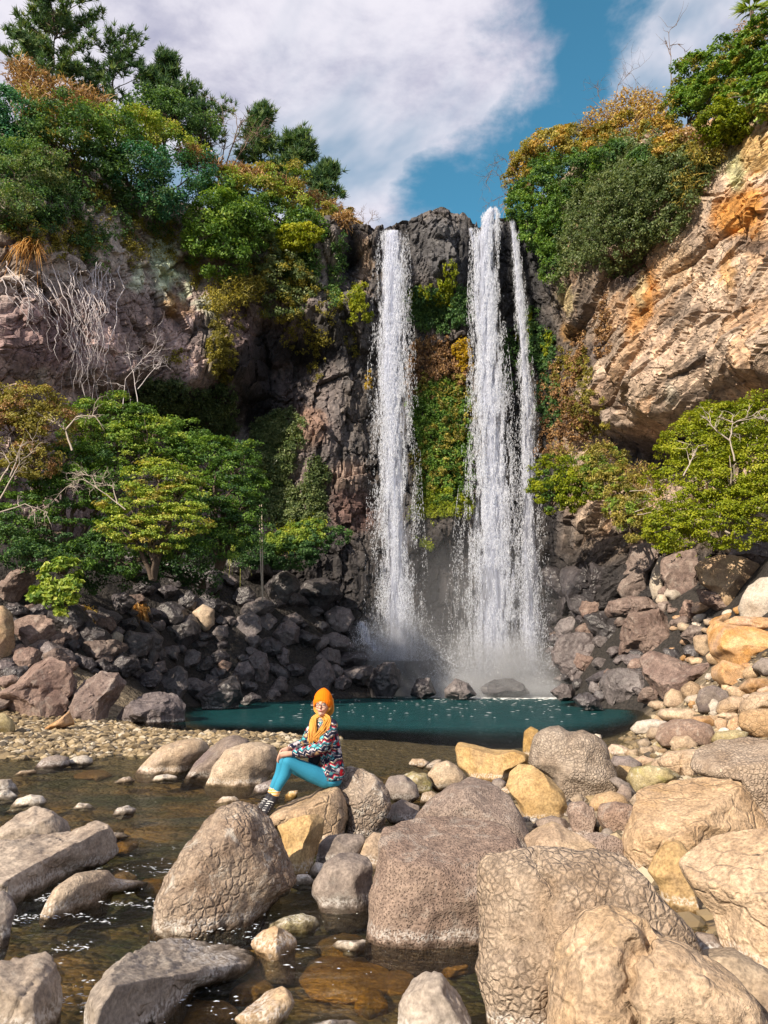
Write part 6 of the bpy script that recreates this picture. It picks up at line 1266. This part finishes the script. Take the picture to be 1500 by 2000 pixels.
fall('broad grainy waterfall stream dropping from the middle of the rim', [(450, 768, 44), (462, 766, 56), (500, 766, 62), (600, 764, 74), (760, 766, 80), (950, 770, 84), (1150, 775, 92), (1250, 778, 104), (1290, 778, 125)], 62000, 2)
fall('thickest brightest waterfall stream right of the dark rock cap', [(406, 964, 12), (418, 960, 34), (440, 955, 48), (470, 950, 58), (600, 948, 62), (760, 956, 74), (950, 962, 104), (1100, 965, 130), (1250, 966, 155), (1352, 968, 180)], 110000, 3)
fall('thin waterfall stream falling beside the creepers', [(432, 1003, 16), (520, 1012, 20), (650, 1020, 26), (800, 1030, 34), (950, 1032, 46), (1150, 1036, 62), (1350, 1040, 84)], 26000, 4, Yt=42.2, Yb_=40.8, sheets=2)
fall('short trickle spilling over the rim left of the main stream', [(446, 921, 12), (480, 926, 14), (560, 930, 12), (640, 934, 10)], 1500, 5, Yt=42.7, Yb_=42.0, sheets=1)
fall('narrow cascade running over rocks left of the first stream', [(1215, 706, 22), (1245, 716, 34), (1275, 735, 44)], 900, 6, Yt=40.4, Yb_=39.8, sheets=1)
# splash and foam at the foot of the streams
rng = np.random.default_rng(9); V = []
def splash(px, py, w_, h_, n_, Y, up=True):
    t = rng.normal(size=(n_, 3)); c = P(px, py, Y); s = mpp_at(c)
    return c + np.c_[t[:, 0] * w_ * s, t[:, 1] * .6, np.abs(t[:, 2]) * h_ * s]
sp = np.concatenate([splash(780, 1290, 48, 30, 4200, 40.6), splash(960, 1355, 60, 42, 9000, 40.4), splash(1040, 1352, 30, 40, 4000, 40.2), splash(1110, 1356, 46, 12, 1400, 39.8), splash(880, 1352, 30, 36, 2200, 40.6), splash(715, 1260, 16, 14, 500, 39.9)])
m = len(sp); sz = .014 + .022 * rng.random(m); a, b = unit(rng.normal(size=(m, 3))), unit(rng.normal(size=(m, 3)))
V = np.stack([sp - a * sz[:, None], sp + b * sz[:, None], sp + a * sz[:, None], sp - b * sz[:, None]], 1).reshape(-1, 3)
o = mesh_np('splash', V, np.arange(m * 4).reshape(m, 4), m_drop, smooth=False); tag(o, 'white splash where the falls hit the pool', kind='stuff')
m_foam = plain_mat('foam', (.75, .78, .80), .6, .3, .15, 6, .2)
fx = np.concatenate([rng.normal(5.6, 1.7, 700), rng.normal(8.6, 1.0, 200)]); fy = np.concatenate([rng.normal(38.9, 1.0, 700), rng.normal(38.3, .6, 200)]); m = len(fx)
D0, F0 = ico(1); sc = ((.02) + .10 * rng.random(m) ** 2)[:, None, None] * np.array([1.6, 1, .12]); VV = D0[None] * sc + np.c_[fx, fy, np.full(m, .012)][:, None]
o = mesh_np('foam', VV.reshape(-1, 3), (F0[None] + (np.arange(m) * len(D0))[:, None, None]).reshape(-1, 3), m_foam); tag(o, 'foam floating at the foot of the falls', kind='stuff')
# mist: pale even air in soft lens-shaped puffs
def puff(px, py, Y, rx, ry, rz, dens, label):
    D0, F0 = ico(4); c = P(px, py, Y)
    mm, n = material('mist'); oc = n.n('ShaderNodeTexCoord').outputs['Object']
    r = n.n('ShaderNodeVectorMath', _operation='LENGTH', i0=oc).outputs['Value']; nz = n.noise(oc, 2.2, 3, .6)
    dn = n.math('MULTIPLY', n.mapr(r, .05, .98, dens, 0.0), n.mapr(nz, .3, .65, .25, 1.5))
    vs = n.n('ShaderNodeVolumePrincipled', Color=(.93, .95, 1.0, 1), Density=dn, Anisotropy=.2)
    n.t.links.new(vs.outputs[0], n.n('ShaderNodeOutputMaterial').inputs[1])
    o = mesh_np('mist', D0, F0, mm); o.location = c; o.scale = (rx, ry, rz); tag(o, label, kind='stuff'); return o
puff(970, 1325, 39.8, 4.6, 2.0, 3.4, 1.1, 'mist drifting at the foot of the main stream')
puff(985, 1352, 39.2, 7.0, 2.6, 1.2, 1.0, 'low mist spreading over the pool')
puff(770, 1275, 40.2, 3.0, 1.5, 3.0, .7, 'mist at the foot of the first stream')
puff(900, 1200, 40.6, 7.5, 1.8, 7.0, .16, 'thin spray haze around both streams')
# ------------------------------------------------------------------ the woman on the seat rock
def _rock_hit(label_part, px, py):
    for o in bpy.data.objects:
        if o.type == 'MESH' and label_part in o.get('label', ''):
            me = o.data; n_ = len(me.vertices); co = np.empty(n_ * 3, np.float32); me.vertices.foreach_get('co', co); co = co.reshape(-1, 3) + np.array(o.location)
            t = BVHTree.FromPolygons(co.tolist(), [tuple(p.vertices) for p in me.polygons]); h = t.ray_cast(Vector(CAM), Vector(ray(px, py)))[0]
            return (np.array(h) if h is not None else None), t
_sh, SEAT = _rock_hit('that the woman sits on', 632, 1545)
YH = (_sh[1] if _sh is not None else 8.6) + .12
def Q(zx, zy, dy=0.0): return P(480 + zx / 6.818, 1320 + zy / 6.818, YH + dy)
PS = empty('person', Q(1060, 1460, 0), 'woman in an orange beanie and patterned jacket sitting on a tan rock', 'person'); PL = np.array(PS.location)
def capsule(pts, rad, k=14, flat=None):
    pts = np.asarray(pts, float); rad = np.broadcast_to(np.asarray(rad, float), len(pts)); n_ = max(8, 6 * (len(pts) - 1)); t = np.linspace(0, len(pts) - 1, n_)
    q = np.stack([np.interp(t, range(len(pts)), pts[:, i]) for i in range(3)], 1); r = np.interp(t, range(len(pts)), rad)
    for _ in range(2): q[1:-1] = (q[:-2] + 2 * q[1:-1] + q[2:]) / 4
    d0 = unit(q[0] - q[1]); d1 = unit(q[-1] - q[-2]); a = np.linspace(math.pi / 2 * .98, 0, 5)[:-1]
    q = np.concatenate([[q[0] + d0 * r[0] * math.sin(x) for x in a], q, [q[-1] + d1 * r[-1] * math.sin(x) for x in a[::-1]]]); r = np.concatenate([[r[0] * math.cos(x) for x in a], r, [r[-1] * math.cos(x) for x in a[::-1]]])
    V, F = tubes([(q, r)], k); m = len(V); return np.r_[V, [q[0], q[-1]]], np.r_[F, [[m, (i + 1) % k, i, m] for i in range(k)], [[m + 1, m - k + i, m - k + (i + 1) % k, m + 1] for i in range(k)]]
def loft(secs, k=24, pw=2.3):
    """closed skin through ellipse sections (centre, half-width vector, half-depth vector)"""
    rows = []; a = np.arange(k) / k * 2 * math.pi; ca, sa = np.cos(a), np.sin(a); ca = np.sign(ca) * np.abs(ca) ** (2 / pw); sa = np.sign(sa) * np.abs(sa) ** (2 / pw)
    for c, u, v in secs: rows.append(np.asarray(c) + ca[:, None] * np.asarray(u) + sa[:, None] * np.asarray(v))
    V = np.concatenate(rows); n_ = len(secs); i = np.arange(n_ - 1)[:, None] * k; j = np.arange(k)[None]; j2 = (j + 1) % k
    F = np.stack([i + j, i + j2, i + k + j2, i + k + j], -1).reshape(-1, 4); m = len(V)
    return np.r_[V, [secs[0][0], secs[-1][0]]], np.r_[F, [[m, (b + 1) % k, b, m] for b in range(k)], [[m + 1, m - k + b, m - k + (b + 1) % k, m + 1] for b in range(k)]]
def ball(c, r): D, F = ico(3); return np.asarray(c) + D * np.asarray(r), np.c_[F, F[:, :1]]
_pend = []
def body_mesh(name, pieces, mat, voxel, smooth=6, parent=None):
    VV, FF, b = [], [], 0
    for V, F in pieces: VV.append(V); FF.append(F + b); b += len(V)
    me = bpy.data.meshes.new(name); V = np.concatenate(VV) - PL; F = np.concatenate(FF)
    me.from_pydata(V.tolist(), [], [tuple(dict.fromkeys(f)) for f in F.tolist()]); me.update()
    o = bpy.data.objects.new(name, me); COL.objects.link(o); o.parent = parent or PS; me.materials.append(mat)
    bm = bmesh.new(); bm.from_mesh(me); bmesh.ops.recalc_face_normals(bm, faces=bm.faces); bm.to_mesh(me); bm.free()
    r = o.modifiers.new('remesh', 'REMESH'); r.mode = 'VOXEL'; r.voxel_size = voxel; r.use_smooth_shade = True
    s = o.modifiers.new('smooth', 'SMOOTH'); s.iterations = smooth; s.factor = .5
    _pend.append(o); return o
skin = plain_mat('skin', (.62, .36, .27), .55, .35, .06, 30, .05); m_leg = plain_mat('blue_leggings', (.035, .26, .42), .75, .2, .12, 60, .1)
m_hat = plain_mat('orange_knit', (.86, .20, .008), .9, .1, .15, 90, .4); m_hair = plain_mat('golden_hair', (.66, .31, .055), .5, .4, .3, 60, .3)
m_shoe = plain_mat('black_shoe', (.02, .02, .028), .55, .3, .4, 30, .2); m_sole = plain_mat('shoe_sole', (.30, .30, .32), .7, .2, .2, 20, .2); m_frame = plain_mat('thin_frame', (.05, .03, .025), .4, .5, .1, 9, 0); m_lace = plain_mat('white_lace', (.75, .75, .75), .7, .2, .1, 9, 0)
m_dark = plain_mat('black_top', (.012, .012, .018), .8, .2, .3, 30, .2); m_lip = plain_mat('lips', (.50, .16, .15), .5, .3, .05, 9, 0); m_white = plain_mat('eye_white', (.7, .68, .66), .3, .5, .03, 9, 0)
def striped(name, ca, cb, freq, axis=2):
    m, n = material(name); sp_ = n.n('ShaderNodeSeparateXYZ', Vector=n.n('ShaderNodeTexCoord').outputs['Object']).outputs[axis]
    s = n.mapr(n.math('SINE', n.math('MULTIPLY', sp_, freq)), -.1, .1); finish(n, n.n('ShaderNodeBsdfPrincipled', **{'Base Color': n.mix(s, ca, cb), 'Roughness': .8}).outputs[0]); return m
m_sock = striped('striped_sock', (.72, .34, .05), (.75, .62, .45), 240); m_neck = striped('striped_collar', (.75, .72, .68), (.02, .02, .025), 420)
# woven jacket: rows of zigzags and blocks in navy, cream, turquoise, red and tan
m_jack, n = material('patterned_jacket'); oc = n.n('ShaderNodeTexCoord').outputs['Object']; oc = n.n('ShaderNodeMapping', Vector=oc, Rotation=(.15, .25, .7)).outputs[0]
sx = n.n('ShaderNodeSeparateXYZ', Vector=oc); zig = n.math('PINGPONG', sx.outputs[0], .022); zz = n.math('ADD', n.math('MULTIPLY', sx.outputs[2], 1.0), n.math('MULTIPLY', zig, 1.4))
row = n.math('FRACT', n.math('MULTIPLY', zz, 8.5)); cr = n.n('ShaderNodeValToRGB', Fac=row); cr.color_ramp.interpolation = 'CONSTANT'; e = cr.color_ramp.elements
e[0].color = (.015, .018, .045, 1); e[1].position = .16; e[1].color = (.66, .60, .62, 1)
for p_, c_ in ((.27, (.02, .022, .05)), (.36, (.09, .46, .52)), (.50, (.62, .56, .60)), (.58, (.52, .02, .035)), (.70, (.02, .02, .045)), (.80, (.55, .34, .18)), (.88, (.70, .66, .68)), (.94, (.02, .03, .06))): q_ = e.new(p_); q_.color = (*c_, 1)
vb = n.n('ShaderNodeTexVoronoi', _feature='F1', _distance='MANHATTAN', Vector=oc, Scale=23.0, Randomness=.8); vc = n.n('ShaderNodeSeparateColor', Color=vb.outputs['Color']).outputs[0]; cr2 = n.n('ShaderNodeValToRGB', Fac=vc); cr2.color_ramp.interpolation = 'CONSTANT'; e = cr2.color_ramp.elements
e[0].color = (.018, .02, .05, 1); e[1].position = .30; e[1].color = (.12, .50, .55, 1)
for p_, c_ in ((.48, (.60, .54, .58)), (.66, (.50, .02, .03)), (.80, (.54, .34, .19)), (.88, (.02, .02, .04))): q_ = e.new(p_); q_.color = (*c_, 1)
col = n.mix(n.mapr(n.n('ShaderNodeSeparateColor', Color=vb.outputs['Color']).outputs[1], .52, .54), cr.outputs[0], cr2.outputs[0])
edge = n.mapr(vb.outputs['Distance'], .70, .74); col = n.mix(n.math('MULTIPLY', edge, .7), col, (.02, .02, .045))
finish(n, n.n('ShaderNodeBsdfPrincipled', **{'Base Color': col, 'Roughness': .9, 'Specular IOR Level': .1, 'Normal': n.bump(n.noise(oc, 160, 2), .4, .01)}).outputs[0])
# joints
LS, RS = Q(1140, 665, -.13), Q(905, 690, .13); LE, LW_ = Q(1010, 965, -.25), Q(640, 1030, -.30); RE, RW = Q(800, 905, .02), Q(600, 965, -.14)
LH, RH = Q(1050, 1375, -.09), Q(1050, 1375, .10); LK, RK = Q(565, 1140, -.27), Q(490, 1150, -.06); LA, RA = Q(385, 1590, -.20), Q(340, 1570, -.04)
ax = unit((LS - RS) * [1, 1, 0]); fr_ = np.cross(ax, [0, 0, 1.0]); fr_ = fr_ if fr_[1] < 0 else -fr_; Zv = np.array([0, 0, 1.0])
PEL, WAI, CHE, NEB = Q(1085, 1390, 0), Q(1095, 1160, 0), Q(1050, 830, 0), Q(1010, 600, 0)
HC = Q(1026, 395, -.07); hf = unit(np.array([-.22, -1, -.05])); hx = unit(np.cross(hf, Zv)); hz = np.cross(hx, hf)
def secs(scale=1.0, hem=False):
    r = []
    for c, w_, d_ in ((Q(1085, 1425, 0), .17, .125), (PEL, .175, .13), (WAI, .155, .115), (CHE, .165, .115), (Q(1030, 700, 0), .165, .10), (Q(1015, 630, 0), .10, .075), (NEB, .06, .055)): r.append((c, ax * w_ * scale, fr_ * d_ * scale))
    return r
def hand(wrist, palm, knuck, side, curl, s=1.0):
    d = unit(palm - wrist); u = unit(side - d * (side @ d)); nrm_ = np.cross(d, u); out = [capsule([wrist, palm, knuck], [.024 * s, .030 * s, .026 * s])]
    out.append(capsule([palm + u * .018, knuck + u * .02], .017)); out.append(capsule([palm - u * .018, knuck - u * .02], .017))
    for i, (o_, L_) in enumerate(((-.030, .062), (-.010, .072), (.011, .068), (.030, .053))):
        a = knuck + u * o_; b = a + d * L_ * .45 + curl * L_ * .2; c = b + d * L_ * .12 + curl * L_ * .50; e_ = c + curl * L_ * .3 - d * L_ * .12; out.append(capsule([a - d * .01, b, c, e_], [.0098, .0092, .0086, .0076]))
    a = wrist + d * .025 - u * .024; out.append(capsule([a, a - u * .022 + d * .03 + curl * .01, a - u * .020 + d * .058 + curl * .028], [.014, .012, .009])); return out
body = [loft(secs(.86)), capsule([NEB, Q(1018, 520, -.04), HC], [.052, .050, .055])]
body += [capsule([LS, LE, LW_], [.045, .040, .027]), capsule([RS, RE, RW], [.045, .040, .027]), capsule([LH, LK], [.075, .050]), capsule([LK, (LK + LA) / 2 + fr_ * -.02, LA], [.048, .044, .032]), capsule([RH, RK], [.075, .050]), capsule([RK, (RK + RA) / 2 + fr_ * -.02, RA], [.048, .044, .032])]
body += hand(LW_, Q(555, 1040, -.31), Q(490, 1050, -.31), np.array([.1, -.5, .85]), unit(np.array([-.25, .35, -.9]))); body += hand(RW, Q(545, 985, -.21), Q(478, 1015, -.24), np.array([.2, -.3, .93]), unit(np.array([-.3, -.25, -.92])))
def face_pt(x, y, z): return HC + hx * x + hf * y + hz * z
body += [ball(HC + hz * .022, (.078, .090, .095)), capsule([face_pt(0, .02, -.02), face_pt(0, .045, -.075)], [.068, .036]), capsule([face_pt(0, .083, .022), face_pt(0, .104, -.012)], [.011, .0145]),
         capsule([face_pt(-.032, .075, .032), face_pt(.032, .075, .032)], .014), ball(face_pt(-.034, .066, -.022), .024), ball(face_pt(.034, .066, -.022), .024), ball(face_pt(0, .074, -.078), .019), ball(face_pt(-.078, -.002, .0), (.012, .02, .03)), ball(face_pt(.078, -.002, .0), (.012, .02, .03)), capsule([face_pt(-.018, .084, -.043), face_pt(.018, .084, -.043)], .011)]
for A_, K_, t_ in ((LA, LK, Q(262, 1800, -.27)), (RA, RK, Q(212, 1745, -.10))):
    d = unit(t_ - A_); h_ = A_ - unit(K_ - A_) * .035; body.append(capsule([A_, h_, h_ + d * .09, h_ + d * .165], [.032, .034, .034, .024]))
body_mesh('body', body, skin, .007, 3)
def detail(name, pieces, mat, parent=None):
    VV, FF, b = [], [], 0
    for V, F in pieces: VV.append(V); FF.append(F + b); b += len(V)
    F = np.concatenate(FF); me = bpy.data.meshes.new(name); me.from_pydata((np.concatenate(VV) - PL).tolist(), [], [tuple(dict.fromkeys(f)) for f in F.tolist()]); me.polygons.foreach_set('use_smooth', np.ones(len(me.polygons), bool)); me.materials.append(mat)
    o = bpy.data.objects.new(name, me); COL.objects.link(o); o.parent = parent or PS; return o
for sx_ in (-1, 1):
    e_ = detail('eye', [ball(face_pt(.031 * sx_, .079, .018), .0125)], m_white); detail('iris', [ball(face_pt(.031 * sx_ - .001, .0885, .018), (.006, .004, .006))], m_frame, e_)
    detail('eyebrow', [capsule([face_pt(.046 * sx_, .082, .040), face_pt(.030 * sx_, .090, .045), face_pt(.014 * sx_, .092, .041)], .0035)], m_hair)
detail('lips', [capsule([face_pt(-.023, .087, -.040), face_pt(-.008, .097, -.044), face_pt(.008, .097, -.044), face_pt(.023, .087, -.040)], [.003, .0062, .0062, .003])], m_lip)
gl_ = []
for sx_ in (-1, 1):
    a = np.linspace(0, 2 * math.pi, 22); c = np.stack([face_pt(.033 * sx_ + .027 * math.cos(x), .104 - .012 * abs(.033 * sx_ + .027 * math.cos(x)) / .06, .014 + .022 * math.sin(x)) for x in a]); gl_.append(tubes([(c, np.full(22, .0022))], 6)); gl_.append(capsule([face_pt(.060 * sx_, .092, .018), face_pt(.080 * sx_, .0, .02)], .0018))
gl_.append(capsule([face_pt(-.007, .108, .018), face_pt(.007, .108, .018)], .002)); detail('glasses', gl_, m_frame)
# clothes
jk = [loft([(Q(1095, 1372, 0), ax * .185, fr_ * .150), (Q(1095, 1300, 0), ax * .195, fr_ * .155), (WAI, ax * .185, fr_ * .145), (Q(1080, 1000, 0), ax * .180, fr_ * .135), (CHE, ax * .185, fr_ * .13), (Q(1030, 700, 0), ax * .185, fr_ * .115), (Q(1018, 635, 0), ax * .125, fr_ * .09), (Q(1012, 600, 0), ax * .075, fr_ * .068)]),
      capsule([LS, (LS + LE) / 2 + fr_ * -.01, LE, (LE + LW_) / 2 + Zv * -.012, LW_ + (LE - LW_) * .06], [.072, .074, .068, .062, .048]), capsule([RS, RE, (RE + RW) / 2, RW + (RE - RW) * .06], [.072, .066, .058, .048]), ball(LS + (RS - LS) * .12, .075), ball(RS + (LS - RS) * .12, .075)]
body_mesh('jacket', jk, m_jack, .010, 5)
lg = [loft([(Q(1090, 1455, 0), ax * .14, fr_ * .11), (Q(1085, 1400, 0), ax * .172, fr_ * .132), (Q(1090, 1300, 0), ax * .165, fr_ * .125)])]
for h_, k_, a_ in ((LH, LK, LA), (RH, RK, RA)):
    lg.append(capsule([h_, h_ + (k_ - h_) * .35, h_ + (k_ - h_) * .75, k_], [.092, .090, .072, .062])); cal = k_ + (a_ - k_) * .35 + np.array([.022, .01, 0]); lg.append(capsule([k_, cal, k_ + (a_ - k_) * .70, k_ + (a_ - k_) * .88], [.060, .060, .046, .040]))
body_mesh('leggings', lg, m_leg, .009, 5)
body_mesh('collar', [capsule([Q(1010, 590, -.02), Q(1016, 500, -.04)], [.066, .060])], m_neck, .008, 3)
body_mesh('top', [capsule([Q(905, 1120, -.12), Q(960, 1000, -.10), Q(985, 780, -.10)], [.06, .06, .05])], m_dark, .010, 3)
for a_, k_, t_ in ((LA, LK, Q(262, 1800, -.27)), (RA, RK, Q(212, 1745, -.10))):
    so_ = unit(k_ - a_); body_mesh('sock', [capsule([a_ + so_ * .055, a_ - so_ * .015], [.043, .044])], m_sock, .006, 2)
    d = unit(t_ - a_); dn = unit(np.cross(d, np.cross(d, so_))); dn = dn if dn[2] < 0 else -dn
    hl = a_ - so_ * .035 - d * .035
    sh_ = body_mesh('shoe', [capsule([hl, hl + d * .09, hl + d * .17, hl + d * .225], [.044, .047, .044, .032]), capsule([a_ - so_ * .005, hl + d * .03], [.047, .046])], m_shoe, .006, 3)
    body_mesh('sole', [capsule([hl + dn * .034 - d * .005, hl + dn * .036 + d * .1, hl + dn * .030 + d * .235], [.030, .032, .024])], m_sole, .006, 2, sh_)
    sd = unit(np.cross(d, dn)); lc = []
    for q_ in range(5): c_ = hl + d * (.085 + .024 * q_) - dn * (.0475 - .002 * q_); lc.append(capsule([c_ - sd * .028 + dn * .012 + d * .008, c_ - sd * .004, c_ + sd * .028 + dn * .012 - d * .008], .0042, 6))
    detail('laces', lc, m_lace, sh_)
# beanie: ribbed dome with a folded brim; long loose hair falling from under it
bt_ = Q(1030, 335, -.05); tp_ = Q(1043, 160, -.03); up_ = unit(tp_ - bt_); hh_ = np.linalg.norm(tp_ - bt_); b1 = unit(np.cross(up_, hf)); b2 = np.cross(b1, up_)
k_ = 72; rows = []; a = np.arange(k_) / k_ * 2 * math.pi
for f_, r_ in ((-.16, .094), (-.10, .103), (.0, .108), (.13, .107), (.16, .101), (.3, .099), (.5, .089), (.68, .072), (.82, .052), (.93, .03), (1.0, .008)):
    rb = r_ * .98 * (1 + .022 * np.cos(a * 24) * (1 if f_ < .9 else 0)); dip = -.05 * np.abs(np.cos(a)) ** 1.5 * max(0, 1 - max(0, f_ + .16) / .45)
    rows.append(bt_ + up_ * (f_ * hh_) + dip[:, None] * up_ + np.cos(a)[:, None] * b1 * rb[:, None] * .96 + np.sin(a)[:, None] * b2 * rb[:, None] * 1.06)
Vb = np.concatenate(rows); i = np.arange(len(rows) - 1)[:, None] * k_; j = np.arange(k_)[None]; j2 = (j + 1) % k_; Fb = np.stack([i + j, i + j2, i + k_ + j2, i + k_ + j], -1).reshape(-1, 4)
detail('beanie', [(Vb, Fb)], m_hat)
rng = np.random.default_rng(4); hr = []
for k in range(200):
    f_ = k / 199; rs = lambda s_: rng.normal(size=3) * s_
    if k % 2 == 0:   # lock on her right side
        p_ = [face_pt(-.058, .0, .05), face_pt(-.076, .005, -.04), Q(905, 570, -.06), Q(890, 710, -.12), Q(870 + 16 * rng.normal(), 855 + 22 * rng.normal(), -.17)]
    else:            # lock sweeping over her left shoulder to the front
        p_ = [face_pt(.058, .0, .05), face_pt(.076, .0, -.05), Q(1118, 575, -.12), Q(1072, 690, -.20), Q(925 + 60 * rng.random(), 840 + 22 * rng.normal(), -.21)]
    o_ = rs(1.0); p_ = [np.asarray(q) + o_ * s_ + rs(.005) for q, s_ in zip(p_, (.005, .006, .010, .020, .012))]; hr.append(capsule(p_, [.007, .008, .008, .007, .003], 5))
for k in range(30): x = rng.uniform(-.09, .09); hr.append(capsule([face_pt(x, -.06, .06), face_pt(x * 1.05, -.085, -.08), Q(1040 + x * 900, 640, .05)], [.012, .014, .01], 6))
detail('hair', hr, m_hair)
dg = bpy.context.evaluated_depsgraph_get()
for o in _pend:
    me = bpy.data.meshes.new_from_object(o.evaluated_get(dg)); me.name = o.name
    o.modifiers.clear(); o.data = me
    me.polygons.foreach_set('use_smooth', np.ones(len(me.polygons), bool))
